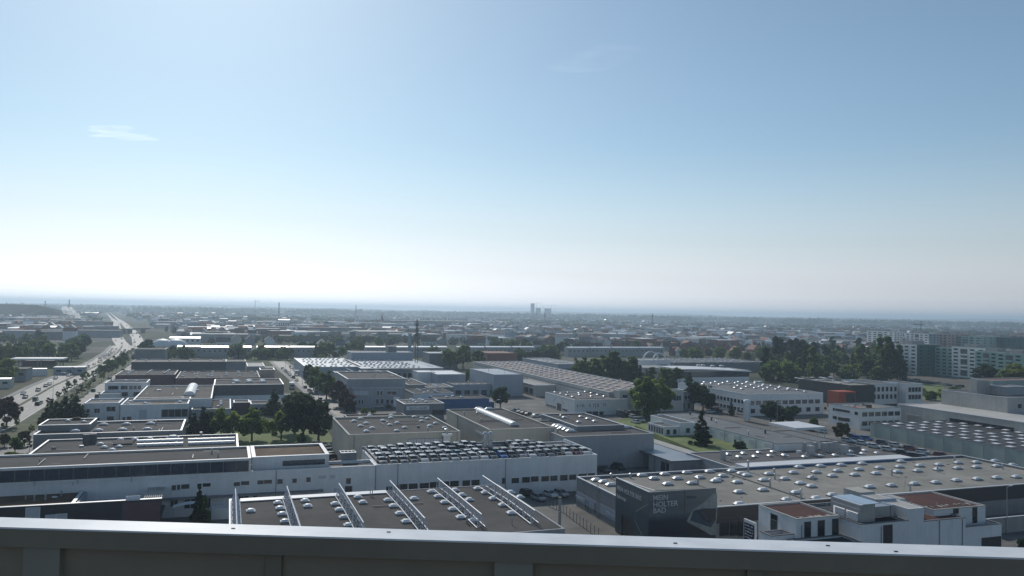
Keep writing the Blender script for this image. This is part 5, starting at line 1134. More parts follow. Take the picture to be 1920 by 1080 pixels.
# two white tent domes
for k, (px_, py_) in enumerate(((305, 649), (330, 649))):
    p = at(px_, py_); b = MB(); n1, n2 = 6, 14; r_ = 11
    P = [[(r_*math.cos(a)*math.cos(t), r_*.9*math.cos(a)*math.sin(t), 7.5*math.sin(a)) for t in np.linspace(0, 2*math.pi, n2)] for a in np.linspace(0, math.pi/2-.02, n1)]
    for i in range(n1-1):
        for j in range(n2-1): b.quad(P[i][j], P[i][j+1], P[i+1][j+1], P[i+1][j])
    tag(b.obj('tent_dome', ('roof_white',), None, p), '%s of the two white tent domes beyond the shining terrace row' % ('left' if k == 0 else 'right'), 'tent', 'white tent domes')
# filling station left of the motorway
fs = thing('filling_station', 'filling station with a wide flat canopy left of the motorway', 'filling station', at(18, 690), GA-.05)
b = MB(); b.box(0, 30, 0, 14, 5.0, 6.0, 0, 1); b.obj('canopy', ('white_plaster', 'roof_metal'), fs)
for x in (4, 15, 26):
    for y in (3, 11): b = MB(); b.box(x-.25, x+.25, y-.25, y+.25, 0, 4.99); b.obj('pillar', ('mid_grey',), fs)
b = MB(); b.box(3, 22, 14.5, 21, 0, 3.8); b.obj('shop', ('maroon_wall',), fs)
hall(-75, 716, 30, 14, 6, 'grey_plaster', 'roof_felt', 'grey office with flat roof in front of the filling station', wins=6); hall(-40, 729, 13, 8, 4.5, 'pale_wall', 'roof_white', 'pale kiosk with a white roof at the left edge', wins=3)
hall(45, 705, 11, 4, 4, 'white_plaster', 'roof_white', 'white cube sign building at the filling station'); hall(100, 703, 16, 8, 4, 'bluegrey_panel', 'roof_metal', 'small flat shed between filling station and motorway', wins=3)

# far low buildings over the plain, one object each
zones = [('left of the motorway', -36, -22), ('between motorway and lattice mast', -20, -7), ('behind the terrace row', -7, 9), ('right of the tall chimney', 9, 22), ('beyond the apartment blocks', 22, 34)]
RF = [('white', 'roof_white'), ('pale grey', 'roof_pale'), ('metal grey', 'roof_metal'), ('dark', 'roof_felt'), ('red', 'roof_tile')]
HZ = {}
for zn, a0_, a1_ in zones:
    for i in range(60):
        dist = 42*1500/R.uniform(16, 56) if i < 50 else R.uniform(2600, 4200)
        az = math.radians(R.uniform(a0_, a1_)); x, y = dist*math.sin(az), dist*math.cos(az)
        if not is_free(x, y, 25): continue
        big = R.random() < .5; w = R.uniform(30, 90) if big else R.uniform(12, 26); d = R.uniform(15, 40) if big else R.uniform(9, 14); h = R.uniform(5, 12)
        rn, rf = R.choices(RF, (4, 4, 2, 3, 2))[0]
        if big and rn == 'red': rn, rf = RF[1]
        rz = GA+R.choice((0, 0, .4, -.5, 1.57))
        b = MB(); b.box(0, w, 0, d, 0, h); o = b.obj('distant_building', (R.choice(('grey_plaster', 'white_plaster', 'pale_wall', 'mid_grey', 'bluegrey_panel')),), None, (x, y, 0), rz)
        b = MB(); b.box(-.3, w+.3, -.3, d+.3, h+.002, h+.5); b.obj('roof', (rf,), o)
        HZ.setdefault(('long' if big else 'small', rn, zn), []).append((x/y, o)); occupy((x, y), w/2, d/2, rz)
for (sz, rn, zn), L_z in HZ.items():
    L_z.sort(key=lambda q: q[0])
    for i, (_, o) in enumerate(L_z): tag(o, '%s %s-roofed hazy building %s%s' % (sz, rn, zn, ', %s from the left' % ORD[i+1] if len(L_z) > 1 else ''), 'building', 'hazy buildings '+zn)
def far_town():
    b = MB(); n = 0; rr = random.Random(21); walls = ('grey_plaster', 'white_plaster', 'pale_wall', 'mid_grey', 'brick_red'); roofs = ('roof_white', 'roof_pale', 'roof_metal', 'roof_felt', 'roof_tile', 'roof_browntile')
    while n < 2600:
        dist = 42*1500/rr.uniform(7.5, 62); az = math.radians(rr.uniform(-37, 37)); x, y = dist*math.sin(az), dist*math.cos(az)
        if math.sin(x/260)+math.sin(y/310+x/200) < -.5 and rr.random() < .7: continue
        big = rr.random() < .3; w = rr.uniform(24, 70) if big else rr.uniform(9, 18); d = rr.uniform(12, 30) if big else rr.uniform(8, 12); h = rr.uniform(5, 11)
        if not is_free(x, y, 16 if big else 8): continue
        n += 1; rz = GA+rr.choice((0, 0, .4, -.5, 1.57)); c, s_ = math.cos(rz), math.sin(rz); T = lambda p, q, z: (x+p*c-q*s_, y+p*s_+q*c, z)
        P = [(0, 0), (w, 0), (w, d), (0, d)]; wi = rr.randrange(5); ri = 5+rr.choices(range(6), (4, 4, 2, 3, 4, 3) if not big else (4, 5, 3, 3, 0, 0))[0]
        for i in range(4): b.quad(T(*P[i], 0), T(*P[(i+1) % 4], 0), T(*P[(i+1) % 4], h), T(*P[i], h), wi)
        if big: b.quad(*[T(p, q, h) for p, q in P], ri)
        else:
            r_ = rr.uniform(2, 4); b.quad(T(-.4, -.4, h), T(w+.4, -.4, h), T(w+.4, d/2, h+r_), T(-.4, d/2, h+r_), ri); b.quad(T(w+.4, d+.4, h), T(-.4, d+.4, h), T(-.4, d/2, h+r_), T(w+.4, d/2, h+r_), ri)
            b.face([T(0, 0, h), T(0, d/2, h+r_), T(0, d, h)], wi); b.face([T(w, 0, h), T(w, d, h), T(w, d/2, h+r_)], wi)
        if big: occupy((x, y), w/2, d/2, rz)
    tag(b.obj('far_town', walls+roofs), kind='stuff')
far_town()
# tower with cranes on the horizon
def far_tower(px, D_, w, h, label, m='mid_grey'):
    d = sight(px, 583); x, y = d.x/d.y*D_, D_; t = thing('tower_block', label, 'tower', (x, y, 0), GA)
    b = MB(); b.box(-w/2, w/2, -w/2, w/2, 0, h); b.obj('shaft', (m,), t); b = MB(); b.box(-w/2-.4, w/2+.4, -w/2-.4, w/2+.4, h+.01, h+1.5); b.obj('roof', ('roof_dark',), t)
far_tower(998.5, 5000, 19, 90, 'lone grey tower block standing above the horizon', 'grey_plaster'); far_tower(1009, 5000, 24, 62, 'lower grey block right beside the lone tower', 'grey_plaster'); far_tower(1027, 5000, 32, 60, 'flat grey block right of the crane cluster', 'grey_plaster')
def crane(px, D_, h, arm, ang, label):
    d = sight(px, 583); t = thing('tower_crane', label, 'crane', (d.x/d.y*D_, D_, 0), ang)
    b = MB(); b.box(-.5, .5, -.5, .5, 0, h); b.obj('mast', ('dark_grey',), t); b = MB(); b.box(-arm*.3, arm, -.4, .4, h+.01, h+.9); b.obj('jib', ('dark_grey',), t)
    b = MB(); b.tube((0, 0, h+1.6), (0, 0, h+5), .5, n=4); b.obj('cab', ('dark_grey',), t)
crane(1006, 4900, 92, 40, .2, 'tallest tower crane beside the lone tower'); crane(1018, 4900, 76, 36, .4, 'low tower crane between the two grey blocks'); crane(1034, 4900, 80, 32, -.2, 'tower crane over the flat grey block')
crane(478, 2600, 58, 16, 0, 'solitary crane on the left horizon'); crane(1727, 1100, 33, 9, 2.6, 'pale crane behind the white terraced apartment tower')
chimney('tall dark chimney standing in the middle of the plain', 1223, 619, 41, 1.6, 'dark_grey'); chimney('short thin chimney left of the tall dark one', 1216, 617, 22, .8, 'dark_grey')
chimney('thin far chimney over the slim pale block', 522.5, 600, 55, 2.0, 'dark_grey'); chimney('faint thin far chimney over the plain', 667, 600, 52, 1.6, 'dark_grey'); chimney('dark far chimney below the lone tower', 1021, 607, 38, 2.2, 'dark_grey'); chimney('white water tower shaft at the right', 1403, 612, 20, 2., 'white_plaster')
chimney('stub of a far stack at the left horizon', 129, 592, 52, 2., 'dark_grey'); chimney('second far stack at the left horizon', 84, 592, 47, 1.6, 'dark_grey')
cs = thing('church_spire', 'small dark church spire among trees left of the lattice mast', 'church', at(716, 610), GA); b = MB(); b.box(-4, 4, -4, 4, 0, 16); b.obj('tower', ('brick_red',), cs)
b = MB(); b.tube((0, 0, 16), (0, 0, 30), 4.5, .1, n=4); b.obj('spire', ('roof_browntile',), cs)
# bridge over the motorway
bp, bq = at(188, 628), at(282, 624); bd_ = (bq-bp).normalized(); bz = thing('road_bridge', 'grey road bridge crossing the motorway', 'bridge', bp, math.atan2(bd_.y, bd_.x)); BL = (bq-bp).length
b = MB(); b.box(0, BL, 0, 9, 5.2, 6.4); b.obj('deck', ('concrete_wall',), bz); b = MB(); b.box(0, BL, -.2, -.01, 6.0, 7.3); b.obj('railing', ('mid_grey',), bz)
for x in (.1, .35, .5, .62, .9): b = MB(); b.box(BL*x-.6, BL*x+.6, 1, 8, 0, 5.19); b.obj('pier', ('concrete_wall',), bz)
# hill at the far left and low ridges
def ridge(name, pts, D_, depth, seed):
    rr = random.Random(seed); b = MB(); n = len(pts)
    for (x0, z0), (x1, z1) in zip(pts, pts[1:]):
        b.quad((x0, D_, -.5), (x1, D_, -.5), (x1, D_+depth*.35, z1), (x0, D_+depth*.35, z0)); b.quad((x0, D_+depth*.35, z0), (x1, D_+depth*.35, z1), (x1, D_+depth, -.5), (x0, D_+depth, -.5))
    tag(b.obj(name, ('hill_wood',)), kind='structure')
ridge('hill', [(-2800, 20), (-1900, 34), (-1400, 36.5), (-1215, 35), (-1182, 26), (-1160, 10), (-1140, 0)], 1900, 420, 1)
ridge('hills', [(x, 36+14*math.sin(x/900)+8*math.sin(x/370+1)) for x in range(-9000, 9001, 300)], 11000, 2500, 2)

# ------------------------------------------------------------------ trees
RNG = np.random.default_rng(5)
def leaf_quads(c, size):
    n = len(c); a = RNG.normal(size=(n, 3)); a /= np.linalg.norm(a, axis=1)[:, None]; t = RNG.normal(size=(n, 3)); b = np.cross(a, t); b /= np.linalg.norm(b, axis=1)[:, None]; c2 = np.cross(a, b)
    s = np.asarray(size, float).reshape(-1, 1)*RNG.uniform(.6, 1.3, n)[:, None]; bu, cu = b*s, c2*s*.8
    return np.stack([c-bu-cu, c+bu-cu, c+bu+cu, c-bu+cu], 1).reshape(-1, 3)
def mesh_quads(name, V, m):
    me = D.meshes.new(name); n = len(V)//4; me.vertices.add(len(V)); me.vertices.foreach_set('co', V.astype(np.float32).ravel())
    me.loops.add(len(V)); me.loops.foreach_set('vertex_index', np.arange(len(V), dtype=np.int32)); me.polygons.add(n); me.polygons.foreach_set('loop_start', np.arange(0, len(V), 4, dtype=np.int32)); me.materials.append(M[m]); me.update(); return me
def crown_pts(kind, n):
    if kind in ('broad', 'young', 'bush'):
        cz, rx, rz = {'broad': (5.3, 3.5, 4.5), 'young': (6.4, 2.4, 3.4), 'bush': (4.2, 5.6, 5.2)}[kind]; k = 44 if kind != 'young' else 18
        d = RNG.normal(size=(k, 3)); d /= np.linalg.norm(d, axis=1)[:, None]; d[:, 2] = np.where(d[:, 2] < -.8, -d[:, 2], d[:, 2]); rad = RNG.uniform(.45, .95, k)[:, None]
        cl = d*rad*[rx, rx, rz]+[0, 0, cz]; sz = RNG.uniform(.2, .36, k)*rx
    elif kind == 'poplar':
        k = 34; z = RNG.uniform(1.2, 9.6, k); r = 1.55*np.sqrt(np.clip(1-((z-4.6)/5.4)**2, .03, 1)); t = RNG.uniform(0, 6.28, k); q = RNG.uniform(.2, .85, k)
        cl = np.stack([r*q*np.cos(t), r*q*np.sin(t), z], 1); sz = RNG.uniform(.45, .8, k)
    else:
        k = 90; z = 9.7*(1-RNG.uniform(0, 1, k)**.62*.93); r = (9.9-z)*.33; t = RNG.uniform(0, 6.28, k); q = RNG.uniform(.35, 1, k)
        cl = np.stack([r*q*np.cos(t), r*q*np.sin(t), z-.25*r*q], 1); sz = .22+.13*r
    w = sz**1.7; idx = RNG.choice(k, n, p=w/w.sum()); d = RNG.normal(size=(n, 3)); d /= np.linalg.norm(d, axis=1)[:, None]
    fl = [1, 1, .55] if kind == 'conifer' else [1, 1, .8]
    return cl[idx]+d*(sz[idx]*RNG.uniform(.35, 1, n)**.5)[:, None]*fl
LEAFN = {'broad': (3600, .25), 'young': (900, .22), 'bush': (2200, .4), 'poplar': (2600, .22), 'conifer': (4600, .28)}
def crown_mesh(kind, leaf, var):
    def f():
        n, s = LEAFN[kind]; p = crown_pts(kind, n); return mesh_quads('crown', leaf_quads(p, s), leaf)
    return cached(('crown', kind, leaf, var), f)
def trunk_mesh(kind):
    def f():
        b = MB()
        if kind == 'conifer': b.tube((0, 0, 0), (0, 0, 9), .2, .03, n=7)
        elif kind == 'bush': b.tube((0, 0, 0), (0, 0, 4), .3, .1, n=6)
        else:
            h = 2.2 if kind != 'young' else 3.8; r = .3 if kind != 'young' else .16; b.tube((0, 0, -.1), (0, 0, h), r, r*.7, n=8)
            for k in range(6):
                t = k*1.05+.3; e = (1.9*math.cos(t)*(1 if kind == 'broad' else .5), 1.9*math.sin(t)*(1 if kind == 'broad' else .5), h+2.6+.3*(k % 3)); b.tube((0, 0, h-.3), e, r*.5, r*.15, n=5)
        return b.mesh('trunk', ('bark',))
    return cached(('trunk', kind), f)
NAMES = {'broad': 'broadleaf_tree', 'young': 'street_tree', 'bush': 'bush', 'poplar': 'poplar_tree', 'conifer': 'conifer_tree'}
NTREE = 0
def tree_xy(kind, x, y, h, leaf, label, w=1., group=None):
    global NTREE; NTREE += 1
    t = link(NAMES[kind], None, None, (x, y, 0), R.uniform(0, 6.28), (h/10*w, h/10*w, h/10)); tag(t, label, 'bush' if kind == 'bush' else 'tree', group)
    link('crown', crown_mesh(kind, leaf, R.randrange(3)), t); link('trunk', trunk_mesh(kind), t); return t
def tree(kind, px, py, top, leaf, label, w=1., group=None):
    p = at(px, py); zt = CAM_H+sight(px, top).z*(p.y/sight(px, top).y); return tree_xy(kind, p.x, p.y, max(zt, 2), leaf, label, w, group)
# conifer clump by the motorway
for a, lb in zip(((104, 796, 752), (122, 797, 743), (142, 797, 741), (88, 792, 757), (155, 793, 757), (132, 790, 748), (113, 799, 758), (148, 799, 756), (97, 786, 750)), ('left flank', 'left tip', 'tallest tip', 'low left skirt', 'low right skirt', 'rear tip', 'front left edge', 'front right edge', 'rear left edge')):
    tree('conifer', *a, 'leaf_dark', 'dark conifer forming the %s of the clump by the motorway' % lb, 1.6)
# garden trees
for a in (('conifer', 381, 826, 760, 'leaf_dark', 'dark spruce at the left end of the garden'), ('conifer', 362, 824, 772, 'leaf_dark', 'short dark spruce left of the garden spruce'), ('broad', 414, 822, 764, 'leaf_green', 'green garden tree right of the dark spruce'), ('broad', 437, 824, 772, 'leaf_bright', 'light green low garden tree'),
          ('broad', 472, 826, 764, 'leaf_green', 'round green garden tree with a bare trunk over the lawn'), ('broad', 527, 824, 769, 'leaf_bright', 'yellow green round tree at the right of the garden lawn'), ('conifer', 513, 778, 727, 'leaf_dark', 'dark spruce behind the garden trees'), ('broad', 568, 828, 738, 'leaf_dark', 'big dark tree beside the side street'),
          ('broad', 597, 826, 752, 'leaf_dark', 'dark tree right at the side street pavement'), ('broad', 552, 812, 734, 'leaf_dark', 'dark tree crown behind the big dark one'), ('bush', 565, 828, 812, 'leaf_green', 'grey green bush under the big dark tree'), ('bush', 452, 806, 788, 'leaf_green', 'hedge clump between the garden trees'), ('bush', 498, 808, 786, 'leaf_green', 'second hedge clump between the garden trees'), ('broad', 395, 815, 770, 'leaf_dark', 'dark round tree between spruce and green garden tree')):
    tree(*a, w=1.1 if a[0] != 'conifer' else 1.35)
for a in (('broad', 592, 735, 687, 'leaf_green', 'green tree at the pale metal roofed hall'), ('broad', 612, 748, 695, 'leaf_green', 'tall green street tree before the grey office'), ('broad', 578, 716, 684, 'leaf_dark', 'far green street tree by the pale metal hall'), ('broad', 636, 762, 712, 'leaf_purple', 'purple leaved tree beside the grey office'), ('broad', 648, 770, 728, 'leaf_purple', 'smaller purple leaved tree at the grey office corner'), ('broad', 655, 778, 744, 'leaf_purple', 'low purple tree nearest the car row'), ('broad', 627, 745, 722, 'leaf_purple', 'purple tree behind the other purple trees'),
          ('broad', 938, 767, 724, 'leaf_dark', 'round dark tree beside the blue workshop'), ('bush', 800, 718, 699, 'leaf_green', 'round bush left of the white roofed workshop'), ('bush', 815, 719, 697, 'leaf_green', 'round bush in the middle before the white roofed workshop'), ('bush', 832, 719, 700, 'leaf_bright', 'round bush at the right of the white roofed workshop'), ('broad', 880, 718, 691, 'leaf_green', 'green tree in front of the tall blue-grey hall'), ('bush', 866, 718, 698, 'leaf_green', 'low bush beside the tree before the blue-grey hall'),
          ('broad', 843, 693, 652, 'leaf_green', 'big green tree left of the pink hall'), ('broad', 868, 692, 646, 'leaf_green', 'tallest green tree of the three left of the pink hall'), ('broad', 896, 690, 655, 'leaf_poplar', 'rightmost green tree of the three left of the pink hall'), ('bush', 683, 776, 764, 'leaf_bright', 'light green shrub before the grey office yard'), ('bush', 700, 775, 766, 'leaf_green', 'second shrub before the grey office yard')):
    tree(*a, w=1.05)
for i, (x, yb_, tp, k, w) in enumerate(((1083, 716, 670, 'broad', .75), (1094, 719, 666, 'poplar', 1.25), (1105, 720, 672, 'broad', .7), (1114, 722, 668, 'poplar', 1.2), (1126, 722, 662, 'poplar', 1.3), (1137, 724, 668, 'broad', .7), (1146, 724, 656, 'poplar', 1.15), (1154, 724, 658, 'poplar', 1.1), (1166, 725, 673, 'broad', .7), (1178, 726, 665, 'poplar', 1.35), (1188, 727, 668, 'poplar', 1.3), (1200, 728, 682, 'conifer', 1.1), (1212, 728, 690, 'conifer', 1.), (1222, 729, 688, 'poplar', 1.3))):
    tree(k, x, yb_, tp, 'leaf_poplar', '%s of the tall trees behind the long pinkish hall, counted from its far end' % ORD[i+1], w, 'tall trees behind the long pinkish hall')
for a in (('broad', 1208, 786, 703, 'leaf_poplar', 'left one of the two big trees at the near end of the long hall', 1.0), ('broad', 1236, 782, 708, 'leaf_green', 'right one of the two big trees at the near end of the long hall', 1.0), ('bush', 1216, 786, 758, 'leaf_green', 'bush under the two big trees', .8), ('poplar', 1243, 737, 690, 'leaf_poplar', 'slim poplar left of the glass band showroom', 1.5), ('poplar', 1254, 738, 688, 'leaf_poplar', 'middle slim poplar by the glass band showroom', 1.5), ('poplar', 1268, 740, 689, 'leaf_poplar', 'broad poplar touching the glass band showroom', 1.8),
          ('conifer', 1292, 745, 696, 'leaf_dark', 'dark pine in front of the glass band showroom', 1.4), ('broad', 1300, 768, 714, 'leaf_dark', 'dark tree left of the car row by the factory', 1.), ('broad', 1318, 770, 722, 'leaf_dark', 'dark tree in the middle of the car row by the factory', 1.1), ('broad', 1333, 771, 737, 'leaf_dark', 'lower dark tree at the factory corner', 1.1), ('conifer', 1371, 779, 749, 'leaf_dark', 'slim dark conifer left of the silo', .9), 
          ('broad', 1445, 792, 752, 'leaf_dark', 'wide dark tree right of the silo', 1.3), ('bush', 1470, 794, 760, 'leaf_dark', 'dark bush beside the wide dark tree', 1.), ('bush', 1490, 778, 760, 'leaf_green', 'green bush at the factory end', .9), ('broad', 1578, 826, 790, 'leaf_brown', 'sparse brownish tree above the parked cars', 1.15), ('bush', 1525, 800, 782, 'leaf_green', 'hedge by the cream office', .9), ('conifer', 372, 985, 908, 'leaf_dark', 'columnar thuja before the white workshop', .75), ('conifer', 383, 985, 925, 'leaf_green', 'smaller thuja right of the columnar one', .8),
          ('conifer', 1687, 1040, 988, 'leaf_dark', 'young fir in front of the white house', .8), ('bush', 1915, 1030, 1010, 'leaf_dark', 'dark shrub at the right end by the white house', .8),
          ('broad', 1848, 730, 683, 'leaf_dark', 'round dark tree before the mint apartment block', 1.25), ('broad', 1905, 736, 682, 'leaf_bright', 'yellow green tree at the right edge before the apartments', 1.3), ('broad', 1885, 735, 692, 'leaf_green', 'green tree left of the yellow green one', 1.1), ('broad', 12, 800, 745, 'leaf_purple', 'purple brown tree at the left edge by the motorway', 1.2), ('bush', 1790, 742, 724, 'leaf_green', 'bush strip in front of the apartments', 1.2), ('bush', 1765, 746, 728, 'leaf_bright', 'light bush left of the concrete hall', 1.2), ('bush', 1745, 750, 732, 'leaf_green', 'bush behind the white office wing', 1.2), ('bush', 1728, 742, 726, 'leaf_bright', 'light shrub beside the white office wing', 1.)):
    tree(*a[:6], w=a[6])
p = at(1387, 846, ZL); hd = tree_xy('bush', p.x, p.y, 3.0, 'leaf_dark', 'clipped dark hedge block at the foot of the lawn', 1.1); hd.location.z = ZL
p = at(1315, 834, ZL); sp_t = tree_xy('conifer', p.x, p.y, 10.2, 'leaf_dark', 'spruce standing alone on the sloping lawn', 1.15); sp_t.location.z = ZL
# wood belt between the red houses and the apartments
belt = []
for i in range(115):
    x = R.uniform(1425, 1695); yb_ = R.uniform(668, 716); kd = R.choices(('broad', 'poplar', 'bush'), (6, 4, 2))[0]; h = R.uniform(9, 15) if kd != 'poplar' else R.uniform(15, 24)
    p = at(x, yb_)
    if not is_free(p.x, p.y, 3): continue
    belt.append((x, kd, p, h))
for x, yb_, tp in ((1452, 690, 630), (1462, 690, 634), (1484, 690, 632), (1494, 692, 634), (1505, 692, 632), (1512, 690, 640), (1652, 712, 632), (1662, 714, 630), (1670, 712, 640), (1682, 712, 642), (1610, 708, 650)):
    p = at(x, yb_); belt.append((x, 'poplar', p, CAM_H+sight(x, tp).z*(p.y/sight(x, tp).y)))
belt.sort(key=lambda q: q[0])
BC = {}
for (x, kd, p, h) in belt:
    where = 'behind the long white factory' if x < 1530 else ('above the charcoal hall' if x < 1610 else 'left of the apartment blocks')
    BC[(kd, where)] = BC.get((kd, where), 0)+1
    tree_xy(kd, p.x, p.y, h, R.choice(('leaf_dark', 'leaf_green', 'leaf_poplar')) if kd != 'poplar' else R.choice(('leaf_dark', 'leaf_poplar')), '%s %s from the left in the wood belt %s' % (ORD[BC[(kd, where)]], {'broad': 'broad tree', 'poplar': 'tall poplar', 'bush': 'low bush'}[kd], where), R.uniform(.9, 1.15) if kd != 'poplar' else R.uniform(.8, 1.15), 'trees of the wood belt '+where)
# motorway avenue trees, motorway bushes
for off, n_, nm in ((12.2, 20, 'on the grass verge'), (18.6, 24, 'between motorway and frontage road')):
    k = 0
    for p, h_ in poly_at(HWY, [150+i*(20 if off < 15 else 17)+R.uniform(-4, 4) for i in range(n_)]):
        q = p+Vector((math.sin(h_), -math.cos(h_), 0))*(off+R.uniform(-1, 1)); k += 1
        tree_xy('young', q.x, q.y, R.uniform(4, 6.8), R.choice(('leaf_green', 'leaf_brown', 'leaf_brown')), 'young avenue tree %s, %s from its near end' % (nm, ORD[k]), R.uniform(.9, 1.3), 'young avenue trees along the motorway')
for i, (x, yb_, tp, kd, lf) in enumerate(((8, 838, 812, 'broad', 'leaf_brown'), (28, 850, 818, 'broad', 'leaf_green'), (46, 836, 806, 'broad', 'leaf_brown'), (60, 818, 795, 'young', 'leaf_green'), (18, 868, 846, 'bush', 'leaf_green'), (40, 866, 848, 'bush', 'leaf_brown'), (74, 806, 784, 'young', 'leaf_brown'), (5, 815, 790, 'young', 'leaf_green'), (30, 806, 782, 'young', 'leaf_green'), (55, 848, 826, 'young', 'leaf_brown'))): tree(kd, x, yb_, tp, lf, '%s of the loose trees at the near end of the frontage road' % ORD[i+1], 1.1, 'loose trees at the near end of the frontage road')
for i, (x, yb_, tp) in enumerate(((204, 693, 672), (213, 690, 674), (222, 684, 667), (190, 700, 684), (232, 676, 660))): tree('bush', x, yb_, tp, 'leaf_green', '%s bush beside the frontage road, counted from the near end' % ORD[i+1], .9)
# groves left of the motorway and between the halls
groves = [(20, 676, 100, 14, 22, 'the large grove above the filling station'), (70, 668, 60, 10, 14, 'the dense grove behind the filling station canopy'), (130, 672, 40, 8, 10, 'the grove right of the filling station canopy'), (195, 672, 30, 5, 8, 'the trees hugging the left edge of the motorway bend'), (183, 628, 26, 12, 12, 'the dark wood left of the road bridge'),
          (30, 644, 60, 5, 7, 'the tree line at the far car park'), (160, 650, 80, 6, 9, 'the loose trees between far car park and motorway'), (5, 720, 14, 4, 3, 'the trees by the left edge office'), (165, 688, 26, 4, 7, 'the hedge trees left of the motorway lanes'), (108, 706, 26, 3, 5, 'the shrubs beyond the small flat shed'), (120, 652, 70, 5, 12, 'the thicket behind the far car park'), (40, 626, 60, 5, 10, 'the tree line under the far works'), (160, 612, 40, 3, 8, 'the trees right of the smoke'), (60, 712, 20, 2, 3, 'the trees in front of the filling station'),
          (345, 676, 40, 5, 8, 'the trees over the slate coloured hall'), (300, 668, 40, 5, 6, 'the trees right of the tall blank grey block'), (450, 672, 60, 6, 10, 'the trees under the maroon terrace house'), (520, 672, 60, 7, 14, 'the grove closing the side street'), (575, 664, 30, 6, 8, 'the trees left of the pale metal roof'),
          (640, 660, 40, 6, 9, 'the trees behind the pale metal roof'), (610, 672, 30, 6, 8, 'the trees left of the long grey factory'), (700, 648, 60, 6, 8, 'the trees above the long grey factory'), (760, 646, 60, 6, 8, 'the trees around the lattice mast top'), (800, 668, 30, 4, 5, 'the trees left of the gabled storage block'), (940, 655, 40, 6, 7, 'the trees above the red brick shed'),
          (1000, 662, 60, 8, 12, 'the grove right of the red brick shed'), (1030, 676, 30, 5, 7, 'the trees beside the blue gate workshop'), (985, 684, 40, 4, 6, 'the trees at the pinkish hall\'s far end'), (1060, 664, 40, 4, 6, 'the trees above the blue gate workshop'), (1200, 662, 40, 5, 7, 'the trees above the arched factory'), (1310, 676, 30, 6, 7, 'the dark trees above the skylight hall'), (1345, 672, 50, 8, 9, 'the big grove above the skylight hall'), (1420, 676, 40, 6, 7, 'the trees right of the yellow house')]
GT = {}
for (cx, cy, sx, sy, n_, where) in groves:
    for i in range(n_):
        x, y_ = R.gauss(cx, sx*.45), R.gauss(cy, sy*.35); p = at(x, y_)
        if not is_free(p.x, p.y, 3): continue
        kd = R.choices(('broad', 'bush', 'poplar'), (7, 2, 1))[0]; GT.setdefault((where, kd), []).append((p.x/p.y, p))
for (where, kd), L_g in GT.items():
    L_g.sort(key=lambda q: q[0])
    for i, (_, p) in enumerate(L_g):
        nm = {'broad': 'broad tree', 'bush': 'low bush', 'poplar': 'slim poplar'}[kd]
        tree_xy(kd, p.x, p.y, R.uniform(7, 14) if kd != 'bush' else R.uniform(4, 7), R.choice(('leaf_dark', 'leaf_green', 'leaf_green', 'leaf_poplar')), ('%s %s from the left in %s' % (ORD[i+1], nm, where.replace('the trees', 'trees'))) if len(L_g) > 1 else 'only %s in %s' % (nm, where), R.uniform(1., 1.35), where)
# the hazy tree cover of the plain: a mass nobody could count
def woodland():
    C_, S_ = [], []
    rr = RNG
    def clump(x, y, h, w, n, s):
        d = rr.normal(size=(n, 3)); d /= np.linalg.norm(d, axis=1)[:, None]; q = d*(rr.uniform(.3, 1, n)**.4)[:, None]*[w, w, h*.46]+[x, y, h*.52]; C_.append(q); S_.append(np.full(n, s))
    n = 0
    while n < 3000:
        dep = rr.uniform(7.0, 66); dist = 42*1500/dep; az = math.radians(rr.uniform(-38, 38)); x, y = dist*math.sin(az), dist*math.cos(az)
        # patchy cover
        k = math.sin(x/170+1.3)+math.sin(y/230+x/300)+math.sin((x+y)/95)
        if k < -.4 and rr.random() < .8: continue
        if not is_free(x, y, 5): continue
        n += 1
        if dist < 2000: clump(x, y, rr.uniform(5, 10), rr.uniform(2.5, 5), 44, 1.1)
        else: clump(x, y, rr.uniform(6, 10), rr.uniform(10, 28), 40, 3.4)
    for i in range(520):
        dist = rr.uniform(4200, 10500); az = math.radians(rr.uniform(-38, 38)); clump(dist*math.sin(az), dist*math.cos(az), rr.uniform(10, 20), rr.uniform(50, 170), 46, 15.)
    c = np.concatenate(C_); s = np.concatenate(S_); V = leaf_quads(c, s); V[:, 2] = np.maximum(V[:, 2], -.3)
    tag(link('woodland', mesh_quads('woodland', V, 'leaf_wood')), kind='stuff')
woodland()

# ------------------------------------------------------------------ cars
def car_shapes(kind):
    """lower body profile (x, z), greenhouse base and roof x-ranges, roof height"""
    return {'hatchback': ([(-2.0, .32), (-2.05, .7), (-1.98, .95), (1.0, .95), (1.75, .82), (2.0, .62), (2.02, .32)], (-1.95, 1.15), (-1.55, .25), 1.48),
            'saloon': ([(-2.3, .32), (-2.32, .72), (-2.2, .92), (1.0, .92), (1.95, .80), (2.25, .6), (2.27, .32)], (-1.75, 1.15), (-1.0, .2), 1.42),
            'estate': ([(-2.3, .34), (-2.34, .75), (-2.26, .95), (1.0, .95), (1.9, .83), (2.2, .62), (2.22, .34)], (-2.2, 1.15), (-1.85, .2), 1.47),
            'offroader': ([(-2.2, .42), (-2.24, .85), (-2.16, 1.1), (1.0, 1.1), (1.85, 1.0), (2.12, .75), (2.14, .42)], (-2.1, 1.2), (-1.75, .3), 1.72),
            'van': ([(-2.5, .4), (-2.55, .9), (-2.5, 1.2), (1.5, 1.2), (2.2, 1.05), (2.4, .75), (2.42, .4)], (-2.48, 1.75), (-2.4, .95), 2.1)}[kind]
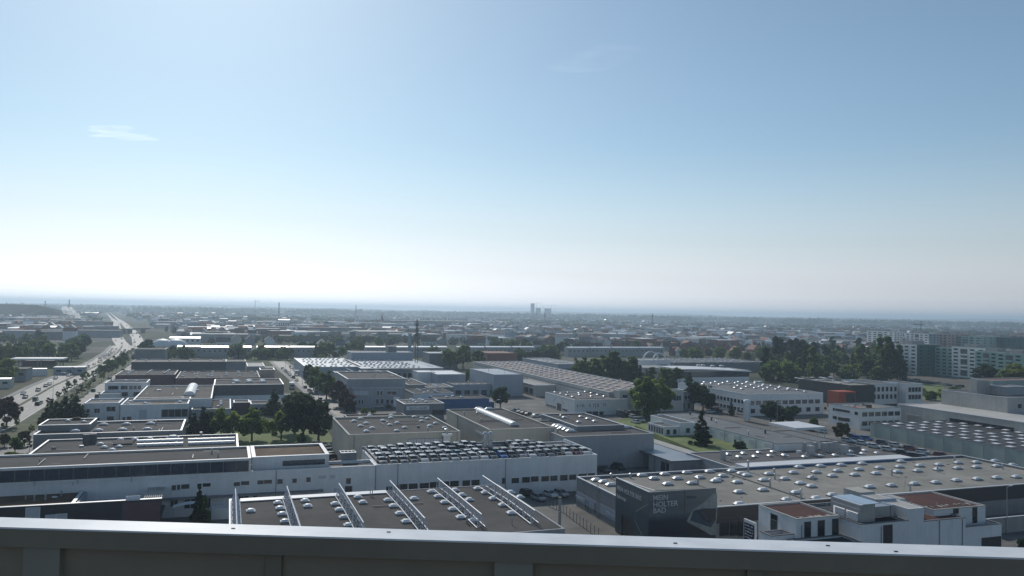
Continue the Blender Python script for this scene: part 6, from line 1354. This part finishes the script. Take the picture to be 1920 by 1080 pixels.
def body_mb(b, kind, m=0):
    P, gb, gr, zr = car_shapes(kind); n = len(P); hw = .88
    for sy in (-1, 1):
        pts = [(x, sy*(hw-(.05 if z > .8 else 0)), z) for x, z in P]; b.face(pts if sy < 0 else pts[::-1], m)
    for (xa, za), (xb, zb_) in zip(P, P[1:]):
        ya, yb = hw-(.05 if za > .8 else 0), hw-(.05 if zb_ > .8 else 0); b.quad((xa, -ya, za), (xa, ya, za), (xb, yb, zb_), (xb, -yb, zb_), m)
    def crown(x0, x1, hw2, z0, z1, rise, nx=3, ny=4):
        n0 = len(b.V); k0 = len(b.F)
        for i in range(nx+1):
            for j in range(ny+1):
                t, y = i/nx, -hw2+2*hw2*j/ny; b.V.append((x0+(x1-x0)*t, y, z0+(z1-z0)*t+rise*(1-(y/hw2)**2)*(.5+.5*(1-(2*t-1)**2))))
        for i in range(nx):
            for j in range(ny): q = n0+i*(ny+1)+j; b.F.append((q, q+ny+1, q+ny+2, q+1)); b.I.append(m); b.S.append(len(b.F)-1)
    crown(gr[0]-.05, gr[1]+.05, .66, zr-.03, zr-.03, .07)
    crown(P[3][0]-.02, P[4][0], .83, P[3][1]+.005, P[4][1]+.005, .05); crown(P[4][0], P[5][0], .83, P[4][1]+.005, P[5][1]+.005, .05)
    zb0 = P[3][1]
    for sy in (-1, 1):
        for xa, xb in ((gb[0]+.02, gr[0]), (gb[1]-.02, gr[1]), ((gb[0]+gb[1])/2-.2, (gr[0]+gr[1])/2-.1)): b.tube((xa, sy*.80, zb0), (xb, sy*.64, zr-.02), .045, n=4, m=m)
def glass_mb(b, kind, m=0):
    P, gb, gr, zr = car_shapes(kind); z0 = P[3][1]-.01; z1 = zr-.03
    a = [(gb[0], -.79, z0), (gb[1], -.79, z0), (gb[1], .79, z0), (gb[0], .79, z0)]; c = [(gr[0], -.63, z1), (gr[1], -.63, z1), (gr[1], .63, z1), (gr[0], .63, z1)]
    for i in range(4): j = (i+1) % 4; b.quad(a[i], a[j], c[j], c[i], m)
def wheel_mb(b, x, y, m=0, m2=1):
    b.tube((x, y-.1, .32), (x, y+.1, .32), .32, n=12, m=m); b.tube((x, y-.105, .32), (x, y+.105, .32), .19, n=8, m=m2)
M['car_glass'] = mat('car_glass', (.010, .011, .013), .10, 0, spec=.4)
def car_fine(kind, col):
    def f():
        b = MB(); body_mb(b, kind); g_ = MB(); glass_mb(g_, kind); w = MB(); wheel_mb(w, 0, 0); P = car_shapes(kind)[0]; l = MB(); l.box(-.03, .0, -.16, .16, -.07, .07)
        return b.mesh('car', ('paint '+col,)), g_.mesh('window', ('car_glass',)), w.mesh('wheel', ('tyre', 'rim')), l.mesh('headlight', ('lamp_glass',)), P
    return cached(('carf', kind, col), f)
def car_small(kind, col):
    def f():
        b = MB(); body_mb(b, kind); glass_mb(b, kind, 1)
        for x in (-1.35, 1.35):
            for y in (-.78, .78): wheel_mb(b, x, y, 2, 2)
        return b.mesh('car', ('paint '+col, 'car_glass', 'tyre'))
    return cached(('cars', kind, col), f)
KW = {'hatchback': 'hatchback', 'saloon': 'saloon', 'estate': 'estate car', 'offroader': 'off-road car', 'van': 'van'}
def car(kind, col, p, h, label, group, fine=False):
    cat = 'van' if kind == 'van' else 'car'
    if not fine: return tag(link(cat, car_small(kind, col), None, p, h), label, cat, group)
    bm, gm, wm, lm, P = car_fine(kind, col); o = tag(link(cat, bm, None, p, h), label, cat, group); link('window', gm, o)
    for x in (-1.35, 1.35):
        for y in (-.78, .78): link('wheel', wm, o, (x, y, 0))
    for y in (-.62, .62): link('headlight', lm, o, (P[-2][0]+.03, y, P[-2][1]+.06))
    return o
COLW = (('white', 22), ('silver', 18), ('grey', 20), ('black', 22), ('dark blue', 8), ('maroon', 4), ('red', 3))
def rcol(): return R.choices([c for c, _ in COLW], [w for _, w in COLW])[0]
def rkind(): return R.choices(('hatchback', 'saloon', 'estate', 'offroader', 'van'), (35, 20, 25, 18, 3))[0]
# the rooftop deck: four packed rows, fronts towards the terrace
front_cols = 'grey grey grey grey white grey silver silver silver silver white grey light_blue black silver white grey grey black white maroon white'.split()
second_cols = 'silver grey white white grey grey grey silver teal white white maroon black grey black black silver silver black black black black'.split()
third_cols = 'white white grey silver grey white white white dark_blue black white black black black white white black black white'.split()
fourth_cols = 'silver white black white white white white silver dark_blue grey white grey grey'.split()
rowsdef = (('front', 2.75, front_cols, 22, 0), ('second', 7.2, second_cols, 22, 0), ('third', 12.6, third_cols, 19, 1), ('rear', 17.0, fourth_cols, 18, 1))
for rn, y, cols, n, skip in rowsdef:
    for i in range(n):
        if rn == 'third' and i in (13, 14): continue
        if rn == 'rear' and (12 <= i <= 14): continue
        c = cols[i % len(cols)].replace('_', ' '); kd = R.choice(('hatchback', 'saloon', 'estate', 'hatchback', 'offroader' if rn in ('third', 'rear') else 'estate'))
        x = 1.7+i*(deck.w-3.2)/21.3+R.uniform(-.12, .12); p = g(deck.u0+x, deck.v0+y+R.uniform(-.25, .25), deck.zr+.005)
        car(kd, c, p, GA-math.pi/2+R.uniform(-.03, .03), '%s %s, %s from the left in the %s row of the rooftop deck' % (c, KW[kd], ORD[i+1], rn), 'cars on the rooftop deck', True)
# twin steel flues on the deck
lx, ly = deck.px(914, 849, 8.0); fl = thing('twin_flue', 'pair of tall shining steel flues standing among the rooftop cars', 'flue', g(deck.u0+lx, deck.v0+ly, 8.0), GA)
for x in (-.65, .65):
    b = MB(); b.tube((x, 0, 0), (x, 0, 4.6), .55, n=14); b.tube((x, 0, 4.61), (x, 0, 5.0), .6, .35, n=14); b.obj('pipe', ('stainless',), fl)
b = MB(); b.box(-1.6, 1.6, -.75, -.6, 3.0, 3.1); b.box(-1.6, 1.6, -.75, -.6, 1.5, 1.6); b.obj('bracket', ('galvanised',), fl)
# cars along the side street
for sgn, off, v0_, v1_, nm in ((1, 3.3, 300, 570, 'right'), (-1, -3.4, 340, 560, 'left')):
    v, k = v0_, 0
    while v < v1_:
        v += R.uniform(5.4, 6.6)
        if R.random() < (.08 if sgn > 0 else .45): continue
        k += 1; t = (v-305)/276; u = 45.2-6.9*t; c = rcol(); kd = rkind()
        car(kd, c, g(u+off, v, .01), GA+math.pi/2+.025+(math.pi if R.random() < .5 else 0), "%s %s, %s from the near end on the side street's %s kerb" % (c, KW[kd], ORD[k], nm), 'cars parked along the side street', v < 380)
def lorry(p, h, label, cabcol='paint white', L=6.5):
    t = thing('lorry', label, 'lorry', p, h); b = MB(); b.box(-L/2, L/2-1.9, -1.2, 1.2, .9, 3.3); b.obj('cargo_box', ('white_metal',), t); b = MB(); b.box(L/2-1.85, L/2, -1.15, 1.15, .6, 2.7); b.obj('cab', (cabcol,), t)
    b = MB(); b.box(L/2-.03, L/2+.02, -1.0, 1.0, 1.6, 2.5); b.obj('windscreen', ('car_glass',), t)
    for x in (-L/2+1.2, L/2-1.0):
        for y in (-1.05, 1.05): b = MB(); b.tube((x, y-.14, .48), (x, y+.14, .48), .48, n=12); b.obj('wheel', ('tyre',), t)
q = at(547, 729); lorry(q, GA-math.pi/2, 'white box lorry on the left kerb of the side street'); q = at(592, 733); lorry(q, GA+math.pi/2, 'white delivery lorry in the right hand car row of the side street', L=5.6); q = at(556, 704); lorry(q, GA+math.pi/2, 'far white lorry in the right hand car row', L=5.6)
# traffic on the motorway
k = 0
for s_, lane in sorted([(R.uniform(150, 640), R.choice((-6.8, -3.2, -6.8, 2.4, 6.)))for _ in range(16)]+[(250+i*6.9+R.uniform(-1, 1), -3.3) for i in (0, 1, 9, 10, 18, 19, 26, 27, 28)]+[(470+i*7.2, ln) for i in range(20) for ln in (-3.2, -6.6) if R.random() < .85]+[(520+i*9, 4.2) for i in range(9)]):
    (p, h), = poly_at(HWY, [s_]); k += 1; c = R.choice(('white', 'white', 'white', 'silver', 'silver', 'grey', 'black', 'dark blue')); kd = rkind(); q = p+Vector((math.sin(h), -math.cos(h), 0))*lane; q.z = .015
    car(kd, c, q, h+(math.pi if lane < 0 else 0), '%s %s driving on the motorway, %s car from its near end' % (c, KW[kd], ORD[min(k, 40)]) if k <= 40 else '%s %s in the far motorway queue, %s beyond the fortieth car' % (c, KW[kd], ORD[k-40]), 'cars on the motorway')
k = 0
for path, nm in ((HWA, 'left branch'), (HWB, 'right branch')):
    for i in range(15):
        (p, h), = poly_at(path, [20+i*76+R.uniform(-18, 18)]); k += 1; c = R.choice(('white', 'silver', 'grey', 'black')); kd = rkind(); q = p+Vector((math.sin(h), -math.cos(h), 0))*R.choice((-3.6, 0, 3.6)); q.z = .02
        car(kd, c, q, h+math.pi, '%s %s on the far %s of the motorway, %s from the fork' % (c, KW[kd], nm, ORD[i+1]), 'cars on the far motorway')
# frontage road
for i in range(24):
    s_ = 160+i*16+R.uniform(-4, 4); (p, h), = poly_at(FRONT, [s_]); c = rcol(); kd = rkind(); q = p+Vector((math.sin(h), -math.cos(h), 0))*(25.2 if i % 4 else 20.8); q.z = .015
    if s_ > 520: break
    car(kd, c, q, h, '%s %s, %s from the near end along the motorway frontage road' % (c, KW[kd], ORD[i+1]), 'cars on the frontage road')
# yard cars
for i, (x, y, c, kd, h) in enumerate(((1010, 938, 'silver', 'hatchback', 2.2), (1031, 931, 'white', 'saloon', 2.2), (1052, 930, 'silver', 'hatchback', 2.2), (990, 930, 'black', 'estate', 2.2))):
    car(kd, c, at(x, y, .012), GA-math.pi/2+.25, '%s %s, %s from the left in the shade below the deck hall' % (c, KW[kd], ORD[(2, 3, 4, 1)[i]]), 'cars in the shade of the deck hall', True)
for i, (x, y, c) in enumerate(((1128, 881, 'black'), (1137, 877, 'grey'), (1146, 881, 'black'), (1142, 873, 'silver'), (1155, 877, 'black'), (1160, 884, 'black'), (1132, 888, 'grey'))):
    car('offroader' if i % 2 else 'saloon', c, at(x, y-4, .012), GA-math.pi/2+.1, '%s car packed beside the deck hall corner, %s' % (c, ('front left', 'second behind the front left', 'in the middle', 'rear middle', 'rear right', 'rightmost', 'nearest')[i]), 'dark cars packed beside the deck hall', True)
for i, (x, y) in enumerate(((607, 838), (614, 843), (619, 849), (622, 856), (624, 862), (596, 836), (603, 845), (608, 852), (611, 859))):
    c = ('white', 'grey', 'black', 'silver', 'black', 'white', 'grey', 'silver', 'black')[i]; car(rkind(), c, at(x, y, .012), GA+.3, '%s car by the beige box hall, %s from the far end in the %s line' % (c, ORD[i+1 if i < 5 else i-4], 'right' if i < 5 else 'left'), 'cars parked beside the beige box hall', True)
for i, (x, y, c) in enumerate(((970, 771, 'silver'), (977, 774, 'grey'), (984, 776, 'black'), (992, 778, 'black'), (1006, 781, 'white'))):
    car('saloon', c, at(x, y+1, .012), GA+.2, '%s car in the short line behind the barrel light hall, %s from the left' % (c, ORD[i+1]), 'cars lined up behind the barrel light hall', True)
rowR = [(1591, 826, 'white'), (1618, 831, 'white'), (1640, 837, 'white'), (1667, 843, 'white'), (1693, 849, 'black'), (1715, 855, 'black'), (1732, 857, 'silver'), (1608, 821, 'light blue'), (1625, 822, 'light blue'), (1680, 835, 'white'), (1707, 841, 'maroon'), (1731, 847, 'white'), (1766, 854, 'maroon'), (1655, 830, 'dark blue'), (1600, 818, 'black')]
for i, (x, y, c) in enumerate(rowR):
    nr = i < 7; car('hatchback' if i % 3 else 'estate', c, at(x, y+3, .012), GA-math.pi/2+(.5 if nr else .45), '%s car in the %s row at the green hall, %s from the far end' % (c, 'near' if nr else 'rear', ORD[i+1 if nr else i-6]), 'cars beside the green panelled hall', True)
k = 0
for (x0, y0, x1, y1, n, nm) in ((1310, 757, 1345, 772, 8, 'under the dark trees at the factory'), (1345, 763, 1392, 778, 8, 'left of the silo'), (1600, 703, 1700, 711, 14, 'behind the white office'), (1690, 712, 1805, 727, 14, 'in front of the apartment blocks'), (1330, 776, 1352, 768, 4, 'on the factory drive'), (1516, 806, 1545, 812, 4, 'under the pale canopy'), (1690, 772, 1698, 782, 4, 'between cream office and bright warehouse'),
                               (0, 655, 76, 655, 10, 'in the far car park left of the motorway'), (0, 606, 75, 605, 9, 'in the gleaming far car park under the hill'), (108, 645, 168, 646, 8, 'in the car park below the far sheds'), (0, 684, 40, 668, 5, 'at the grove above the filling station'), (1160, 778, 1195, 785, 4, 'at the white workshop yard'), (1186, 795, 1228, 783, 5, 'at the small white office'), (702, 765, 735, 764, 2, 'in the grey office yard')):
    for i in range(n):
        t = (i+.5)/n; c = R.choice(('white', 'silver', 'grey', 'black', 'white')); kd = rkind(); p = at(x0+(x1-x0)*t+R.uniform(-1, 1), y0+(y1-y0)*t+R.uniform(-.6, .6), .012); k += 1
        car(kd, c, p, GA+R.choice((0, 1.57))+R.uniform(-.1, .1), '%s %s %s, %s from the left' % (c, KW[kd], nm, ORD[i+1]), 'cars parked '+nm)

# ------------------------------------------------------------------ street furniture and small things
def lamp(p, h, rz, label, group, arm=1.6):
    t = thing('street_lamp', label, 'street lamp', p, rz, group)
    def f1(): b = MB(); b.tube((0, 0, 0), (0, 0, h), .10, .06, n=6); b.tube((0, 0, h), (arm, 0, h+.25), .05, n=5); return b.mesh('pole', ('galvanised',))
    def f2(): b = MB(); b.box(arm-.1, arm+.7, -.14, .14, h+.2, h+.34); return b.mesh('lamp_head', ('coping',))
    link('pole', cached(('lamp', h, arm), f1), t); link('lamp_head', cached(('lamph', h, arm), f2), t)
for i, (p, h_) in enumerate(poly_at(HWY, [170+i*36 for i in range(13)])):
    q = p+Vector((math.sin(h_), -math.cos(h_), 0))*11.2; lamp(q, 10, h_+math.pi/2, 'tall street lamp on the motorway verge, %s from its near end' % ORD[i+1], 'street lamps along the motorway')
for i in range(7): lamp(g(39.4-.6*i, 330+i*34, 0), 8, GA, 'street lamp on the left pavement of the side street, %s from its near end' % ORD[i+1], 'street lamps along the side street')
for (x, y, h, lb) in ((927, 836, 14, 'slim lamp mast in front of the barrel light hall'), (945, 742, 13, 'lamp mast beside the tall blue-grey hall'), (1559, 753, 11, 'lamp mast before the charcoal hall'), (1888, 1000, 9, 'lamp post right of the white house'), (1377, 681+10, 9, 'lamp mast on the skylight hall side'), (1690, 764, 9, 'lamp post by the white office wing'), (1457, 800, 9, 'lamp post by the cream office')):
    lamp(at(x, y), h, GA, lb, None, .8)
# mesh fence along the showroom lane
fpts = [at(x, y) for x, y in ((1024, 948), (1050, 958), (1075, 977), (1100, 995), (1130, 1015))]
fe = thing('wire_fence', 'thin wire mesh fence with posts along the lane to the showroom', 'fence', fpts[0])
for a, c in zip(fpts, fpts[1:]):
    for i in range(4):
        p = a.lerp(c, i/4)-fpts[0]; b = MB(); b.tube(p, p+Vector((0, 0, 2)), .05, n=5); b.obj('post', ('dark_grey',), fe)
    b = MB(); A, C_ = a-fpts[0], c-fpts[0]
    for z in (.1, .6, 1.1, 1.6, 1.95): b.tube(A+Vector((0, 0, z)), C_+Vector((0, 0, z)), .018, n=4)
    b.obj('wire', ('dark_grey',), fe)
pi_ = thing('concrete_pillar', 'thick pale pillar in the lane fence', 'pillar', at(1049, 996), GA); b = MB(); b.tube((0, 0, 0), (0, 0, 6.2), .28, n=12); b.obj('shaft', ('concrete_light',), pi_); b = MB(); b.tube((0, 0, 6.21), (0, 0, 6.5), .33, n=12); b.obj('cap', ('coping_dark',), pi_)
bw = thing('white_awning', 'curved white awning beside the thuja in the workshop yard', 'awning', at(322, 985), GA); b = MB()
for i in range(8):
    x0, x1 = i*.55, (i+1)*.55; f_ = lambda x: 3.0+.8*math.sin(x/4.4*math.pi*.55+.3); b.quad((x0, 0, f_(x0)), (x1, 0, f_(x1)), (x1, 2, f_(x1)+.1), (x0, 2, f_(x0)+.1))
b.obj('sheet', ('roof_white',), bw)
for x in (.1, 4.2): b = MB(); b.tube((x, 1, 0), (x, 1, 3.1), .05); b.obj('post', ('galvanised',), bw)
wbx = thing('site_container', 'open white skip beside the flat hall with girders', 'container', at(396, 975), GA); b = MB()
b.box(0, 5.5, 0, .1, 0, 2.2); b.box(0, 5.5, 2.3, 2.4, 0, 2.2); b.box(0, .1, .11, 2.29, 0, 2.2); b.box(5.4, 5.5, .11, 2.29, 0, 2.2); b.obj('wall', ('white_metal',), wbx); b = MB(); b.box(.11, 5.39, .11, 2.29, .05, .2); b.obj('floor', ('dark_grey',), wbx)
gw = thing('garden_wall', 'low concrete wall right of the white house', 'wall', at(1850, 1003), GA); b = MB(); b.box(0, 30, 0, .3, 0, 3.0); b.obj('wall', ('concrete_wall',), gw); b = MB(); b.box(-.05, 30.05, -.05, .35, 3.001, 3.1); b.obj('coping', ('coping',), gw)
# containers and stacks in the loading yard beside the long hall
for i, (x, y, m_, w_) in enumerate(((985, 715, 'maroon_wall', 6), (996, 723, 'dark_grey', 6), (1004, 731, 'dark_grey', 5), (1012, 738, 'mid_grey', 6), (1160, 782, 'dark_grey', 6), (1175, 779, 'roof_sedum', 7))):
    p = at(x, y); t = thing('stack_pile', ('maroon crate stack', 'dark crate stack', 'second dark crate stack', 'grey crate stack', 'dark parked lorry body', 'brownish crate load')[i]+(' in the loading yard beside the long hall' if i < 4 else ' at the white workshop gate'), 'crates', p, GA)
    for k in range(4): b = MB(); b.box(k*w_/4, (k+.92)*w_/4, 0, 2.2, 0, R.uniform(1.4, 2.8)); b.obj('crate', (m_,), t)

# ------------------------------------------------------------------ smoke, thin clouds, haze
def smoke():
    import bmesh
    bm = bmesh.new(); rr = random.Random(3); p0 = at(152, 606); D_ = p0.y
    for i in range(26):
        t = i/25; cx = p0.x-36*t+rr.uniform(-3, 3)*(1+t); cz = 9+20*t**.8+rr.uniform(-2, 2)*(1+t); r = 1.2+5.2*t*(1.15-.45*t)+rr.uniform(-.4, 1)
        bmesh.ops.create_icosphere(bm, subdivisions=2, radius=r, matrix=Matrix.Translation((cx, D_+rr.uniform(-3, 3), cz)))
    for v in bm.verts:
        n = (math.sin(v.co.x*1.1)+math.sin(v.co.z*1.3+v.co.y)+math.sin(v.co.x*.5-v.co.z*.7))*.35; v.co.z += n*.6; v.co.x += n*.5
    me = D.meshes.new('smoke'); bm.to_mesh(me); bm.free()
    m = D.materials.new('smoke_white'); m.use_nodes = True; nt = m.node_tree; nt.nodes.remove(nt.nodes['Principled BSDF'])
    v = nt.nodes.new('ShaderNodeVolumePrincipled'); v.inputs['Color'].default_value = (1, 1, 1, 1); v.inputs['Density'].default_value = .16; v.inputs['Anisotropy'].default_value = .62
    nt.links.new(v.outputs[0], nt.nodes['Material Output'].inputs['Volume']); me.materials.append(m)
    me.polygons.foreach_set('use_smooth', [True]*len(me.polygons))
    tag(link('smoke', me), kind='stuff')
smoke()
def wisp(px0, py0, px1, py1, seed, dens, label):
    import bmesh
    rr = random.Random(seed); Hc = 3000.; bm = bmesh.new()
    for i in range(22):
        t = rr.random(); d = sight(px0+(px1-px0)*t+rr.gauss(0, 5), py0+(py1-py0)*t+rr.gauss(0, 2)); p = d*((Hc-CAM_H+rr.uniform(-60, 60))/d.z)
        bmesh.ops.create_icosphere(bm, subdivisions=2, radius=1., matrix=Matrix.Translation((p.x, p.y, Hc)) @ Matrix.Rotation(rr.uniform(-.4, .2), 4, 'Z') @ Matrix.Diagonal((rr.uniform(120, 420), rr.uniform(60, 200), rr.uniform(12, 30), 1)))
    me = D.meshes.new('cloud'); bm.to_mesh(me); bm.free()
    m = D.materials.new('cloud_veil'); m.use_nodes = True; nt = m.node_tree; nt.nodes.remove(nt.nodes['Principled BSDF']); v = nt.nodes.new('ShaderNodeVolumePrincipled')
    v.inputs['Color'].default_value = (1, 1, 1, 1); v.inputs['Density'].default_value = dens; v.inputs['Anisotropy'].default_value = .8
    nt.links.new(v.outputs[0], nt.nodes['Material Output'].inputs['Volume']); me.materials.append(m); tag(link('cloud', me), label, 'cloud', kind='stuff')
wisp(200, 243, 265, 263, 1, 1.1e-3, 'thin wisp of cloud on the left of the sky'); wisp(1085, 125, 1160, 98, 2, 4.5e-4, 'faint cloud veil high above the plain')
b = MB(); b.box(-21000, 21000, -21000, 21000, -1, 101)
hm = D.materials.new('haze_air'); hm.use_nodes = True; nt = hm.node_tree; nt.nodes.remove(nt.nodes['Principled BSDF'])
v = nt.nodes.new('ShaderNodeVolumePrincipled'); v.inputs['Color'].default_value = (*HAZE_COLOR, 1); v.inputs['Density'].default_value = HAZE_DENSITY; v.inputs['Anisotropy'].default_value = HAZE_G
nt.links.new(v.outputs[0], nt.nodes['Material Output'].inputs['Volume']); M['haze_air'] = hm
tag(b.obj('haze', ('haze_air',)), kind='stuff')
